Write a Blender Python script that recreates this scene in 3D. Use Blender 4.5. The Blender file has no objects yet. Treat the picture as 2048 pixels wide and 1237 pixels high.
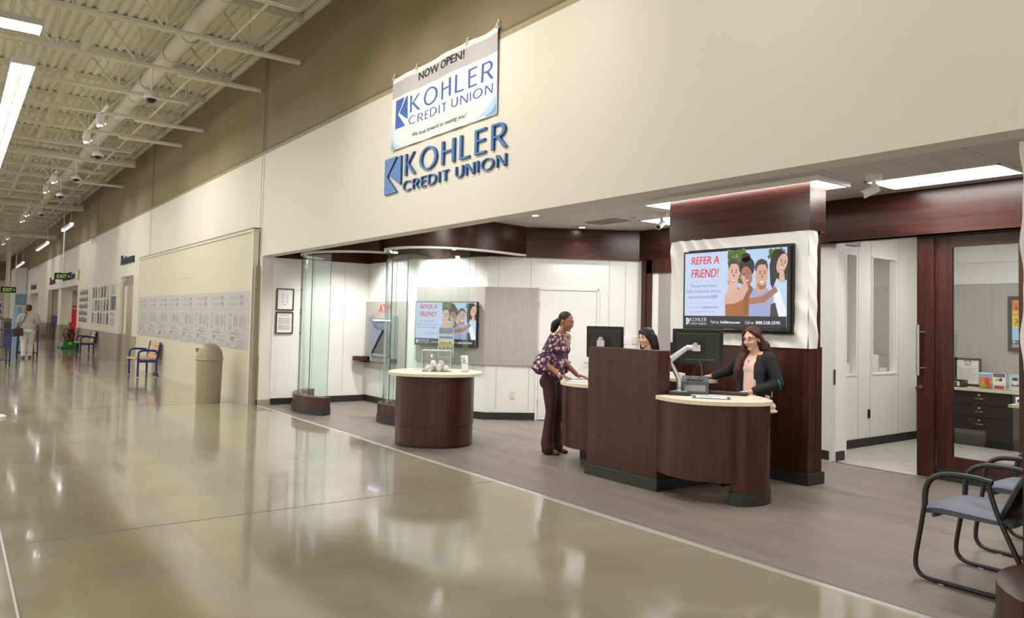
import bpy, math, random
import numpy as np
from math import sin, cos, pi, radians as R_
from mathutils import Vector, Matrix

SC = bpy.context.scene
COL = SC.collection

# ------------------------------------------------------------------ camera
cam_data = bpy.data.cameras.new('camera')
cam = bpy.data.objects.new('camera', cam_data)
COL.objects.link(cam)
CAM_F, CAM_H = 1512.0, 1.6
_yaw, _pitch, _roll = R_(-53.49), R_(2.37), R_(1.31)
_F = Vector((sin(_yaw) * cos(_pitch), cos(_yaw) * cos(_pitch), sin(_pitch)))
_r = Vector((cos(_yaw), -sin(_yaw), 0))
_u = _r.cross(_F)
_r2 = cos(_roll) * _r + sin(_roll) * _u
_u2 = -sin(_roll) * _r + cos(_roll) * _u
cam.matrix_world = Matrix(((_r2.x, _u2.x, -_F.x, 0), (_r2.y, _u2.y, -_F.y, 0),
                           (_r2.z, _u2.z, -_F.z, CAM_H), (0, 0, 0, 1)))
cam_data.sensor_fit = 'HORIZONTAL'
cam_data.sensor_width = 36.0
cam_data.lens = CAM_F * 36.0 / 2048.0
cam_data.shift_y = -38.8 / 2048.0
cam_data.clip_start, cam_data.clip_end = 0.05, 300
SC.camera = cam

# ------------------------------------------------------------------ world, view, sampling quality
world = bpy.data.worlds.new('world')
SC.world = world
world.use_nodes = True
world.node_tree.nodes['Background'].inputs[0].default_value = (1.0, 0.955, 0.87, 1)
world.node_tree.nodes['Background'].inputs[1].default_value = 0.86
SC.view_settings.view_transform = 'Standard'
SC.view_settings.look = 'None'
SC.view_settings.gamma = 1.0
SC.view_settings.use_curve_mapping = False
SC.view_settings.exposure = 0.35
cy = SC.cycles
cy.use_denoising = True
cy.max_bounces = 7
cy.diffuse_bounces = 3
cy.glossy_bounces = 4
cy.transmission_bounces = 4
cy.transparent_max_bounces = 16
cy.caustics_reflective = False
cy.caustics_refractive = False
cy.sample_clamp_indirect = 6.0
cy.use_light_tree = True

STORE_LAMP = 26.0      # radiance of the store's fluorescent lenses
BANK_LAMP = 16.5       # radiance of the bank's ceiling panels


def lamp(kind, name, loc, target, energy, color=(1, 1, 1), **kw):
    d = bpy.data.lights.new(name, kind)
    d.energy = energy
    d.color = color
    for k, v in kw.items():
        setattr(d, k, v)
    o = bpy.data.objects.new(name, d)
    COL.objects.link(o)
    o.location = loc
    v = Vector(target) - Vector(loc)
    o.rotation_euler = v.to_track_quat('-Z', 'Y').to_euler()
    return o


# ------------------------------------------------------------------ materials
MATS = {}


def mat(key, color, rough=0.5, metal=0.0, spec=0.5, coat=0.0, emit=None, strength=0.0):
    m = bpy.data.materials.new(key)
    m.use_nodes = True
    b = m.node_tree.nodes['Principled BSDF']
    b.inputs['Base Color'].default_value = (*color, 1)
    b.inputs['Roughness'].default_value = rough
    b.inputs['Metallic'].default_value = metal
    b.inputs['Specular IOR Level'].default_value = spec
    b.inputs['Coat Weight'].default_value = coat
    if emit:
        b.inputs['Emission Color'].default_value = (*emit, 1)
        b.inputs['Emission Strength'].default_value = strength
    MATS[key] = m
    return m


def nodes(key):
    t = MATS[key].node_tree
    return t, t.nodes, t.links, t.nodes['Principled BSDF']


def tex_map(t, scale=(1, 1, 1), rot=(0, 0, 0), kind='Object', loc=(0, 0, 0)):
    tc = t.nodes.new('ShaderNodeTexCoord')
    mp = t.nodes.new('ShaderNodeMapping')
    mp.inputs['Scale'].default_value = scale
    mp.inputs['Rotation'].default_value = rot
    mp.inputs['Location'].default_value = loc
    if kind == 'World':
        g = t.nodes.new('ShaderNodeNewGeometry')
        t.links.new(g.outputs['Position'], mp.inputs['Vector'])
    else:
        t.links.new(tc.outputs[kind], mp.inputs['Vector'])
    return mp


def ramp(t, src, stops):
    r = t.nodes.new('ShaderNodeValToRGB')
    e = r.color_ramp.elements
    while len(e) < len(stops):
        e.new(0.5)
    for i, (p, c) in enumerate(stops):
        e[i].position = p
        e[i].color = (*c, 1) if len(c) == 3 else c
    t.links.new(src, r.inputs['Fac'])
    return r


def noise(t, mp, scale, detail=4, rough=0.5, dist=0.0):
    n = t.nodes.new('ShaderNodeTexNoise')
    n.inputs['Scale'].default_value = scale
    n.inputs['Detail'].default_value = detail
    n.inputs['Roughness'].default_value = rough
    n.inputs['Distortion'].default_value = dist
    t.links.new(mp.outputs[0], n.inputs['Vector'])
    return n


def bump(t, b, src, strength=0.1, dist=0.01):
    n = t.nodes.new('ShaderNodeBump')
    n.inputs['Strength'].default_value = strength
    n.inputs['Distance'].default_value = dist
    t.links.new(src, n.inputs['Height'])
    t.links.new(n.outputs['Normal'], b.inputs['Normal'])


def noisy(key, c0, c1, scale, rough=0.5, kind='World', stretch=(1, 1, 1), detail=4, bmp=0.0, lo=0.35, hi=0.65, **kw):
    """a base colour that wanders between two tones"""
    mat(key, c0, rough, **kw)
    t, n, l, b = nodes(key)
    mp = tex_map(t, stretch, kind=kind)
    nz = noise(t, mp, scale, detail)
    rp = ramp(t, nz.outputs['Fac'], [(lo, c0), (hi, c1)])
    l.new(rp.outputs['Color'], b.inputs['Base Color'])
    if bmp:
        bump(t, b, nz.outputs['Fac'], bmp)


# plain paints and plastics
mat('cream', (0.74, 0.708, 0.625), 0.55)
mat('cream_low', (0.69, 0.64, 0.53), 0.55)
mat('taupe_low', (0.33, 0.28, 0.215), 0.5)
noisy('brown_wall', (0.225, 0.176, 0.098), (0.25, 0.197, 0.112), 1.3, 0.6)
mat('seam', (0.17, 0.13, 0.075), 0.7)
mat('seam_soft', (0.46, 0.40, 0.29), 0.7)
mat('tan_line', (0.36, 0.29, 0.18), 0.6)
mat('hoarding', (0.62, 0.575, 0.45), 0.5)
mat('white_panel', (0.83, 0.83, 0.80), 0.4)
mat('groove', (0.42, 0.42, 0.40), 0.7)
mat('white', (0.85, 0.85, 0.84), 0.45)
mat('wave_white', (0.86, 0.85, 0.82), 0.5)
mat('black_rubber', (0.022, 0.022, 0.024), 0.45)
mat('black', (0.012, 0.012, 0.013), 0.35)
mat('black_matte', (0.02, 0.02, 0.021), 0.6)
mat('screen_glass', (0.01, 0.01, 0.012), 0.12)
mat('chrome', (0.75, 0.75, 0.76), 0.18, 1.0)
mat('steel', (0.50, 0.50, 0.50), 0.32, 1.0)
mat('silver', (0.60, 0.60, 0.60), 0.35, 0.6)
mat('grey_plastic', (0.28, 0.29, 0.31), 0.4)
mat('atm_grey', (0.24, 0.25, 0.34), 0.4)
mat('grey_dark', (0.08, 0.085, 0.09), 0.45)
mat('deck', (0.86, 0.835, 0.73), 0.6)
mat('joist', (0.80, 0.765, 0.655), 0.55)
mat('duct', (0.72, 0.685, 0.58), 0.5)
mat('fixture_grey', (0.55, 0.54, 0.50), 0.4)
mat('lens', (1, 1, 1), 0.4, emit=(1.0, 0.985, 0.94), strength=STORE_LAMP)
mat('panel_lens', (1, 1, 1), 0.4, emit=(1.0, 0.985, 0.96), strength=BANK_LAMP)
mat('bulb', (1, 1, 1), 0.4, emit=(1.0, 0.97, 0.92), strength=40)
mat('atm_glow', (1, 1, 1), 0.4, emit=(0.75, 0.80, 1.0), strength=6)
mat('blue_paint', (0.012, 0.022, 0.17), 0.3)
mat('sign_blue', (0.035, 0.165, 0.47), 0.4)
mat('sign_blue_side', (0.03, 0.08, 0.22), 0.45)
mat('banner_blue', (0.03, 0.115, 0.46), 0.5)
mat('banner_lilac', (0.22, 0.24, 0.62), 0.5)
mat('banner_grey', (0.50, 0.47, 0.48), 0.5)
mat('ink', (0.015, 0.015, 0.016), 0.5)
mat('ink_grey', (0.30, 0.30, 0.30), 0.6)
mat('pale_blue', (0.42, 0.62, 0.85), 0.5)
mat('paler_blue', (0.66, 0.77, 0.90), 0.5)
mat('paper', (0.82, 0.82, 0.81), 0.6)
mat('red', (0.55, 0.01, 0.012), 0.35)
mat('atm_red', (0.62, 0.05, 0.035), 0.45)
mat('green', (0.01, 0.19, 0.045), 0.35)
mat('exit_green', (0.3, 0.7, 0.05), 0.4, emit=(0.45, 0.85, 0.10), strength=0.4)
mat('yellow', (0.80, 0.55, 0.02), 0.5)
mat('orange', (0.75, 0.16, 0.02), 0.5)
mat('lime', (0.45, 0.55, 0.03), 0.5)
mat('sky_blue', (0.20, 0.38, 0.66), 0.5)
mat('cloud', (0.75, 0.80, 0.84), 0.5)
mat('horse', (0.20, 0.065, 0.02), 0.4)
mat('pink_wall', (0.74, 0.60, 0.61), 0.6)
mat('navy_letter', (0.028, 0.042, 0.085), 0.5)
mat('strip_lens', (0.8, 0.8, 0.78), 0.4, emit=(1.0, 0.98, 0.93), strength=1.2)
mat('glass_edge', (0.02, 0.10, 0.085), 0.15)
mat('seat_grey', (0.095, 0.108, 0.142), 0.55)
mat('chair_black', (0.014, 0.014, 0.016), 0.42)
mat('can_beige', (0.33, 0.285, 0.20), 0.42)
mat('paper_band', (0.48, 0.475, 0.45), 0.6)
mat('band_ink', (0.30, 0.297, 0.285), 0.6)
mat('mural_ink', (0.10, 0.125, 0.16), 0.6)
mat('mural_mid', (0.27, 0.29, 0.30), 0.6)
mat('white_lamp', (0.80, 0.79, 0.76), 0.4)
mat('strip_metal', (0.72, 0.72, 0.70), 0.25, 0.5)
mat('vent_grey', (0.33, 0.31, 0.29), 0.6)

# laminates
noisy('taupe_lam', (0.40, 0.365, 0.33), (0.46, 0.42, 0.385), 30, 0.5, stretch=(3, 3, 0.04), detail=2)
noisy('counter', (0.70, 0.60, 0.44), (0.78, 0.69, 0.53), 90, 0.35, detail=2)
noisy('office_cab', (0.022, 0.014, 0.013), (0.034, 0.022, 0.02), 30, 0.45, stretch=(0.2, 0.2, 3))


def wood(key, c0, c1, c2, rough, stretch, scale=6.0):
    mat(key, c0, rough)
    t, n, l, b = nodes(key)
    mp = tex_map(t, stretch, kind='World')
    n1 = noise(t, mp, scale, 8, 0.6, 0.6)
    n2 = noise(t, mp, scale * 7, 3, 0.6, 0.2)
    mx = t.nodes.new('ShaderNodeMath')
    mx.operation = 'MULTIPLY_ADD'
    l.new(n2.outputs['Fac'], mx.inputs[0])
    mx.inputs[1].default_value = 0.35
    l.new(n1.outputs['Fac'], mx.inputs[2])
    rp = ramp(t, mx.outputs[0], [(0.45, c0), (0.68, c1), (0.88, c2)])
    l.new(rp.outputs['Color'], b.inputs['Base Color'])
    b.inputs['Specular IOR Level'].default_value = 0.38


wood('mahogany', (0.027, 0.0080, 0.0048), (0.052, 0.0150, 0.0086), (0.082, 0.0235, 0.0130), 0.34, (2.2, 2.2, 0.12))
wood('mahogany_h', (0.023, 0.0072, 0.0055), (0.042, 0.0122, 0.0082), (0.070, 0.0200, 0.0125), 0.27, (0.15, 0.15, 2.4))
wood('bench_wood', (0.50, 0.30, 0.13), (0.60, 0.38, 0.17), (0.66, 0.44, 0.21), 0.45, (0.3, 3, 3))

# polished concrete
mat('concrete', (0.27, 0.235, 0.155), 0.11)
t, n, l, b = nodes('concrete')
mp = tex_map(t, kind='World')
n1 = noise(t, mp, 0.55, 6, 0.6, 0.4)
n2 = noise(t, mp, 160, 2, 0.7)
mx = t.nodes.new('ShaderNodeMath'); mx.operation = 'MULTIPLY_ADD'
l.new(n2.outputs['Fac'], mx.inputs[0]); mx.inputs[1].default_value = 0.22; l.new(n1.outputs['Fac'], mx.inputs[2])
rp = ramp(t, mx.outputs[0], [(0.42, (0.285, 0.258, 0.178)), (0.62, (0.345, 0.315, 0.222)), (0.80, (0.405, 0.372, 0.268))])
l.new(rp.outputs['Color'], b.inputs['Base Color'])
b.inputs['Coat Weight'].default_value = 0.35
b.inputs['Coat Roughness'].default_value = 0.05
n3 = noise(t, mp, 1.4, 3)
r3 = ramp(t, n3.outputs['Fac'], [(0.3, (0.07, 0.07, 0.07)), (0.7, (0.17, 0.17, 0.17))])
l.new(r3.outputs['Color'], b.inputs['Roughness'])
n4 = noise(t, mp, 2.2, 2)
bump(t, b, n4.outputs['Fac'], 0.03, 0.02)
mat('joint', (0.11, 0.095, 0.06), 0.5)
mat('joint_light', (0.55, 0.52, 0.42), 0.4)

# grey vinyl planks that run along the hall
mat('vinyl', (0.24, 0.21, 0.185), 0.42)
t, n, l, b = nodes('vinyl')
mp = tex_map(t, kind='World')
br = t.nodes.new('ShaderNodeTexBrick')
br.inputs['Scale'].default_value = 1.0
br.inputs['Brick Width'].default_value = 1.25
br.inputs['Row Height'].default_value = 0.155
br.inputs['Mortar Size'].default_value = 0.0016
br.inputs['Color1'].default_value = (0.190, 0.157, 0.126, 1)
br.inputs['Color2'].default_value = (0.234, 0.198, 0.162, 1)
br.inputs['Mortar'].default_value = (0.15, 0.13, 0.11, 1)
l.new(mp.outputs[0], br.inputs['Vector'])
mp2 = tex_map(t, (1.2, 14, 1), kind='World')
n1 = noise(t, mp2, 2.2, 5, 0.6, 0.3)
r1 = ramp(t, n1.outputs['Fac'], [(0.3, (0.78, 0.77, 0.76)), (0.72, (1.12, 1.12, 1.12))])
mm = t.nodes.new('ShaderNodeMixRGB'); mm.blend_type = 'MULTIPLY'; mm.inputs[0].default_value = 1
l.new(br.outputs['Color'], mm.inputs[1]); l.new(r1.outputs['Color'], mm.inputs[2])
l.new(mm.outputs[0], b.inputs['Base Color'])

# office carpet plank
mat('carpet', (0.40, 0.38, 0.34), 0.8)
t, n, l, b = nodes('carpet')
mp2 = tex_map(t, (1.0, 9, 1), kind='World', rot=(0, 0, 0.5))
n1 = noise(t, mp2, 5, 4, 0.6, 0.3)
r1 = ramp(t, n1.outputs['Fac'], [(0.3, (0.30, 0.28, 0.24)), (0.7, (0.55, 0.53, 0.48))])
l.new(r1.outputs['Color'], b.inputs['Base Color'])

# ceiling tile with a lay-in grid
mat('tile', (0.62, 0.585, 0.53), 0.75)
t, n, l, b = nodes('tile')
mp = tex_map(t, kind='World', loc=(0.225, 0.12, 0))
br = t.nodes.new('ShaderNodeTexBrick')
br.offset = 0.0
br.inputs['Scale'].default_value = 1.0
br.inputs['Brick Width'].default_value = 0.645
br.inputs['Row Height'].default_value = 0.645
br.inputs['Mortar Size'].default_value = 0.009
br.inputs['Color1'].default_value = (0.62, 0.585, 0.53, 1)
br.inputs['Color2'].default_value = (0.63, 0.595, 0.54, 1)
br.inputs['Mortar'].default_value = (0.47, 0.44, 0.39, 1)
l.new(mp.outputs[0], br.inputs['Vector'])
l.new(br.outputs['Color'], b.inputs['Base Color'])

# pane glass: clear through, mirror-like at grazing angles
def glass(key, tint, f0=0.04):
    m = bpy.data.materials.new(key)
    m.use_nodes = True
    t = m.node_tree
    t.nodes.remove(t.nodes['Principled BSDF'])
    tr = t.nodes.new('ShaderNodeBsdfTransparent'); tr.inputs[0].default_value = (*tint, 1)
    gl = t.nodes.new('ShaderNodeBsdfGlossy'); gl.inputs['Roughness'].default_value = 0.02
    lw = t.nodes.new('ShaderNodeLayerWeight'); lw.inputs[0].default_value = 0.5
    pw = t.nodes.new('ShaderNodeMath'); pw.operation = 'POWER'; pw.inputs[1].default_value = 4.5
    ma = t.nodes.new('ShaderNodeMath'); ma.operation = 'MULTIPLY_ADD'; ma.inputs[1].default_value = 0.75; ma.inputs[2].default_value = f0
    mx = t.nodes.new('ShaderNodeMixShader')
    t.links.new(lw.outputs['Facing'], pw.inputs[0]); t.links.new(pw.outputs[0], ma.inputs[0])
    t.links.new(ma.outputs[0], mx.inputs[0]); t.links.new(tr.outputs[0], mx.inputs[1]); t.links.new(gl.outputs[0], mx.inputs[2])
    t.links.new(mx.outputs[0], t.nodes['Material Output'].inputs[0])
    MATS[key] = m


glass('glass', (0.90, 0.958, 0.94), 0.06)
glass('glass_clear', (0.96, 0.975, 0.97))
glass('acrylic', (0.965, 0.97, 0.97), 0.03)


# ------------------------------------------------------------------ mesh builder
class MB:
    def __init__(s):
        s.v, s.f, s.m, s.sm = [], [], [], []

    def add(s, verts, faces, m, smooth=False):
        o = len(s.v)
        s.v.extend([tuple(p) for p in verts])
        for f in faces:
            s.f.append([o + i for i in f]); s.m.append(m); s.sm.append(smooth)

    def poly(s, pts, m):
        s.add(pts, [list(range(len(pts)))], m)

    def box(s, x0, y0, z0, x1, y1, z1, m):
        v = [(x, y, z) for z in (z0, z1) for x, y in ((x0, y0), (x1, y0), (x1, y1), (x0, y1))]
        s.add(v, [(3, 2, 1, 0), (4, 5, 6, 7), (0, 1, 5, 4), (1, 2, 6, 5), (2, 3, 7, 6), (3, 0, 4, 7)], m)

    def obox(s, c, size, rot, m):
        """box centred at c, turned by rot (an angle about z, or a 3x3 matrix)"""
        M = Matrix.Rotation(rot, 3, 'Z') if isinstance(rot, (int, float)) else rot
        a, b_, d = (q / 2 for q in size)
        v = [Vector(c) + M @ Vector((x, y, z)) for z in (-d, d) for x, y in ((-a, -b_), (a, -b_), (a, b_), (-a, b_))]
        s.add(v, [(3, 2, 1, 0), (4, 5, 6, 7), (0, 1, 5, 4), (1, 2, 6, 5), (2, 3, 7, 6), (3, 0, 4, 7)], m)

    def prism(s, pts, z0, z1, m, mtop=None, mbot=None, smooth=False):
        """upright prism over a plan outline (counter-clockwise)"""
        k = len(pts)
        v = [(p[0], p[1], z0) for p in pts] + [(p[0], p[1], z1) for p in pts]
        s.add(v, [(i, (i + 1) % k, k + (i + 1) % k, k + i) for i in range(k)], m, smooth)
        s.add([(p[0], p[1], z1) for p in pts], [list(range(k))], mtop or m)
        s.add([(p[0], p[1], z0) for p in pts], [list(range(k))[::-1]], mbot or mtop or m)

    def ribbon(s, pts, z0, z1, th, m, smooth=True, closed=False):
        """an upright wall of thickness th that follows a plan polyline (offset to its left)"""
        P = [Vector((p[0], p[1])) for p in pts]
        k = len(P)
        N = []
        for i in range(k):
            a = P[max(i - 1, 0)]; c = P[min(i + 1, k - 1)]
            d = (c - a).normalized()
            N.append(Vector((-d.y, d.x)))
        Q = [p + n_ * th for p, n_ in zip(P, N)]
        v = [(p.x, p.y, z) for z in (z0, z1) for p in P] + [(p.x, p.y, z) for z in (z0, z1) for p in Q]
        fo, fi, ft = [], [], []
        for i in range(k - 1):
            fo.append((i, i + 1, k + i + 1, k + i))
            fi.append((2 * k + i + 1, 2 * k + i, 3 * k + i, 3 * k + i + 1))
            ft.append((k + i, k + i + 1, 3 * k + i + 1, 3 * k + i))
            ft.append((i + 1, i, 2 * k + i, 2 * k + i + 1))
        s.add(v, fo, m, smooth); s.add(v, fi, m, smooth); s.add(v, ft, m)
        s.add(v, [(0, k, 3 * k, 2 * k), (k - 1, 3 * k - 1, 4 * k - 1, 2 * k - 1)], m)

    def tube(s, pts, r, m, n=8, caps=True, smooth=True):
        P = [Vector(p) for p in pts]
        rr = r if isinstance(r, (list, tuple)) else [r] * len(P)
        v = []
        up = None
        for i, p in enumerate(P):
            d = (P[min(i + 1, len(P) - 1)] - P[max(i - 1, 0)]).normalized()
            if up is None:
                up = Vector((0, 0, 1)) if abs(d.z) < 0.9 else Vector((1, 0, 0))
            a = d.cross(up).normalized()
            up = a.cross(d).normalized()
            for j in range(n):
                t_ = 2 * pi * j / n
                v.append(p + (a * cos(t_) + up * sin(t_)) * rr[i])
        f = []
        for i in range(len(P) - 1):
            for j in range(n):
                f.append((i * n + j, i * n + (j + 1) % n, (i + 1) * n + (j + 1) % n, (i + 1) * n + j))
        s.add(v, f, m, smooth)
        if caps:
            s.add(v[:n], [list(range(n))[::-1]], m)
            s.add(v[-n:], [list(range(n))], m)

    def lathe(s, prof, c, m, n=28, smooth=True):
        """profile of (radius, z) turned about an upright axis through c"""
        v = []
        for r, z in prof:
            for j in range(n):
                t_ = 2 * pi * j / n
                v.append((c[0] + r * cos(t_), c[1] + r * sin(t_), c[2] + z))
        f = []
        for i in range(len(prof) - 1):
            for j in range(n):
                f.append((i * n + j, i * n + (j + 1) % n, (i + 1) * n + (j + 1) % n, (i + 1) * n + j))
        s.add(v, f, m, smooth)
        if prof[0][0] > 1e-5:
            s.add(v[:n], [list(range(n))[::-1]], m)
        if prof[-1][0] > 1e-5:
            s.add(v[-n:], [list(range(n))], m)

    def ball(s, c, r, m, n=12, k=8):
        rx, ry, rz = r if isinstance(r, (tuple, list)) else (r, r, r)
        v = []
        for i in range(k + 1):
            ph = pi * i / k
            for j in range(n):
                t_ = 2 * pi * j / n
                v.append((c[0] + rx * sin(ph) * cos(t_), c[1] + ry * sin(ph) * sin(t_), c[2] - rz * cos(ph)))
        f = []
        for i in range(k):
            for j in range(n):
                f.append((i * n + j, i * n + (j + 1) % n, (i + 1) * n + (j + 1) % n, (i + 1) * n + j))
        s.add(v, f, m, True)

    # planar art: fr = (origin, u axis, v axis); pts in metres on the plane, lifted d along u x v
    def art(s, fr, pts, m, d=0.001, depth=0.0, mside=None):
        O, U, V = (Vector(q) for q in fr)
        N = U.cross(V).normalized()
        top = [O + U * p[0] + V * p[1] + N * d for p in pts]
        # counter-clockwise front
        ar = sum(pts[i][0] * pts[(i + 1) % len(pts)][1] - pts[(i + 1) % len(pts)][0] * pts[i][1] for i in range(len(pts)))
        if ar < 0:
            top.reverse()
        k = len(top)
        s.add(top, [list(range(k))], m)
        if depth:
            bot = [p - N * depth for p in top]
            s.add(top + bot, [(i, k + i, k + (i + 1) % k, (i + 1) % k) for i in range(k)], mside or m)

    def rect(s, fr, u0, v0, u1, v1, m, d=0.001, depth=0.0):
        s.art(fr, [(u0, v0), (u1, v0), (u1, v1), (u0, v1)], m, d, depth)

    def disc(s, fr, u, v, ru, rv, m, d=0.001, n=20, rot=0.0, a0=0.0, a1=2 * pi):
        pts = []
        full = abs(a1 - a0 - 2 * pi) < 1e-6
        for i in range(n if full else n + 1):
            a = a0 + (a1 - a0) * i / n
            x, y = ru * cos(a), rv * sin(a)
            pts.append((u + x * cos(rot) - y * sin(rot), v + x * sin(rot) + y * cos(rot)))
        s.art(fr, pts, m, d)

    def text(s, fr, u, v, txt, h, m, align='L', width=None, d=0.002, depth=0.0, shear=0.0, mside=None):
        vv, ff, w = text_mesh(txt)
        sx = h if width is None else width / max(w, 1e-6)
        off = {'L': 0, 'C': -w * sx / 2, 'R': -w * sx}[align]
        O, U, V = (Vector(q) for q in fr)
        N = U.cross(V).normalized()
        P = [O + U * (u + off + x * sx + y * h * shear) + V * (v + y * h) + N * d for x, y in vv]
        s.add(P, ff, m)

    def build(s, name, parent=None, bevel=0.0, seg=2, kind=None, auto=None, local=False):
        root = parent
        base = (0, 0, 0, 0)
        if root is not None and not local:
            base = BASE[root.name]
        bx, by, bz, rz = base
        c_, s_ = cos(-rz), sin(-rz)
        vs = []
        for x, y, z in s.v:
            x, y, z = x - bx, y - by, z - bz
            vs.append((c_ * x - s_ * y, s_ * x + c_ * y, z))
        me = bpy.data.meshes.new(name)
        me.from_pydata(vs, [], s.f)
        keys = []
        for k in s.m:
            if k not in keys:
                keys.append(k)
        for k in keys:
            me.materials.append(MATS[k])
        idx = {k: i for i, k in enumerate(keys)}
        me.polygons.foreach_set('material_index', [idx[k] for k in s.m])
        me.polygons.foreach_set('use_smooth', s.sm)
        me.update()
        o = bpy.data.objects.new(name, me)
        COL.objects.link(o)
        if root is not None:
            o.parent = root
            BASE[o.name] = base
        else:
            BASE[o.name] = (0, 0, 0, 0)
        if bevel:
            bm_ = o.modifiers.new('bevel', 'BEVEL')
            bm_.width = bevel; bm_.segments = seg; bm_.limit_method = 'ANGLE'; bm_.angle_limit = R_(50)
        if kind:
            o['kind'] = kind
        return o


BASE = {}
_tc = {}


def text_mesh(txt):
    if txt in _tc:
        return _tc[txt]
    c = bpy.data.curves.new('lettering', 'FONT')
    c.body = txt
    c.size = 1.42      # about one unit of capital height
    c.resolution_u = 3
    o = bpy.data.objects.new('lettering', c)
    COL.objects.link(o)
    dg = bpy.context.evaluated_depsgraph_get()
    me = bpy.data.meshes.new_from_object(o.evaluated_get(dg))
    vv = [(v.co.x, v.co.y) for v in me.vertices]
    ff = [list(p.vertices) for p in me.polygons]
    bpy.data.objects.remove(o)
    bpy.data.curves.remove(c)
    bpy.data.meshes.remove(me)
    x0 = min(p[0] for p in vv)
    vv = [(x - x0, y) for x, y in vv]
    w = max(p[0] for p in vv)
    _tc[txt] = (vv, ff, w)
    return _tc[txt]


def tag(o, label=None, cat=None, group=None, kind=None):
    if label: o['label'] = label
    if cat: o['category'] = cat
    if group: o['group'] = group
    if kind: o['kind'] = kind
    return o


def thing(name, label, cat, loc=(0, 0, 0), rz=0.0, group=None):
    o = bpy.data.objects.new(name, None)
    o.empty_display_size = 0.1
    COL.objects.link(o)
    o.location = loc
    o.rotation_euler = (0, 0, rz)
    BASE[o.name] = (*loc, rz)
    return tag(o, label, cat, group)


def dup(root, loc, rz=None, label=None, group=None):
    """a copy of a thing with copies of its parts and sub-parts"""
    r = root.copy(); COL.objects.link(r)
    r.location = loc
    if rz is not None:
        r.rotation_euler = (0, 0, rz)
    BASE[r.name] = (*loc, r.rotation_euler.z)
    if label: r['label'] = label
    if group: r['group'] = group
    for ch in list(root.children):
        c = ch.copy(); COL.objects.link(c); c.parent = r
        for g in list(ch.children):
            d = g.copy(); COL.objects.link(d); d.parent = c
    return r


def smooth_path(pts, k=6):
    """Catmull-Rom through points"""
    P = [Vector(p) for p in pts]
    out = []
    for i in range(len(P) - 1):
        a, b_, c, d = P[max(i - 1, 0)], P[i], P[i + 1], P[min(i + 2, len(P) - 1)]
        for j in range(k):
            t_ = j / k
            out.append(0.5 * ((2 * b_) + (c - a) * t_ + (2 * a - 5 * b_ + 4 * c - d) * t_ ** 2 + (3 * b_ - a - 3 * c + d) * t_ ** 3))
    out.append(P[-1])
    return out


def arc(cx_, cy_, r, a0, a1, n=24):
    return [(cx_ + r * cos(R_(a0 + (a1 - a0) * i / n)), cy_ + r * sin(R_(a0 + (a1 - a0) * i / n))) for i in range(n + 1)]

# ================================================================== THE SETTING
YW = 4.43            # face of the long store wall
ZF, ZL, ZR = 2.66, 4.575, 6.56   # fascia edge, colour line, deck
ZC = 3.13            # bank ceiling
XE = -80.0           # far end of the hall
S = 'structure'

b = MB()
b.poly([(XE - 2, -24, 0), (12, -24, 0), (12, YW, 0), (XE - 2, YW, 0)], 'concrete')
b.poly([(XE - 2, YW, 0), (-13.5, YW, 0), (-13.5, 12.5, 0), (XE - 2, 12.5, 0)], 'concrete')
b.box(-40, 0.342, -0.01, 12, 0.354, 0.0015, 'joint_light')
b.box(-40, 0.354, -0.01, 12, 0.364, 0.001, 'joint')
for x in (-6.19, -14.2, -22.2, -30.2):
    b.box(x - 0.004, -20, -0.01, x + 0.004, YW, 0.001, 'joint')
b.build('floor', kind=S)
b = MB(); b.poly([(-13.6, YW, 0.001), (4, YW, 0.001), (4, 8.57, 0.001), (-5.3, 8.57, 0.001), (-5.3, 9.4, 0.001), (-13.6, 9.4, 0.001)], 'vinyl')
b.build('floor_bank', kind=S)
b = MB(); b.poly([(-5.6, 8.57, 0.002), (4, 8.57, 0.002), (4, 12.3, 0.002), (-5.6, 12.3, 0.002)], 'carpet')
b.build('floor_office', kind=S)
b = MB(); b.box(-13.5, YW - 0.022, -0.01, 4, YW + 0.022, 0.005, 'strip_metal'); b.build('trim_1', kind=S)

# long store wall, in colour bands, with its openings
OPEN = [(-63.4, -56.8, 2.72), (-50.7, -38.1, 2.74), (-27.6, -25.4, 2.74)]
b = MB()
def wall_run(x0, x1, zb=0.0):
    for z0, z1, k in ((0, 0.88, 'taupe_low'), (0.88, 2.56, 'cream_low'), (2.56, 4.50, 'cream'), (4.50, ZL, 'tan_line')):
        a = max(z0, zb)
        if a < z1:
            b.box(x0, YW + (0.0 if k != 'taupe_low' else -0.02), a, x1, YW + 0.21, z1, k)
x = XE
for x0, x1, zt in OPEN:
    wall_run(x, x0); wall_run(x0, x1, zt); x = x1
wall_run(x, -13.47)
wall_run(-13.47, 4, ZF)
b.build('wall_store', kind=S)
b = MB()
b.box(XE, YW + 0.012, ZL, 6, YW + 0.2, ZR + 0.1, 'brown_wall')
b.box(XE, YW - 0.004, ZL - 0.010, 6, YW + 0.03, ZL + 0.014, 'seam')
b.build('wall_store_upper', kind=S)
b = MB()
for x in (-13.58, -13.70, -23.15, -23.25, -33.2, -43.2):
    b.box(x - 0.009, YW + 0.006, ZL, x + 0.009, YW + 0.03, ZR, 'seam')
    b.box(x - 0.007, YW - 0.004, 2.7 if x > -24 else 2.57, x + 0.007, YW + 0.01, ZL - 0.08, 'seam_soft')
b.build('trim_2', kind=S)
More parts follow.
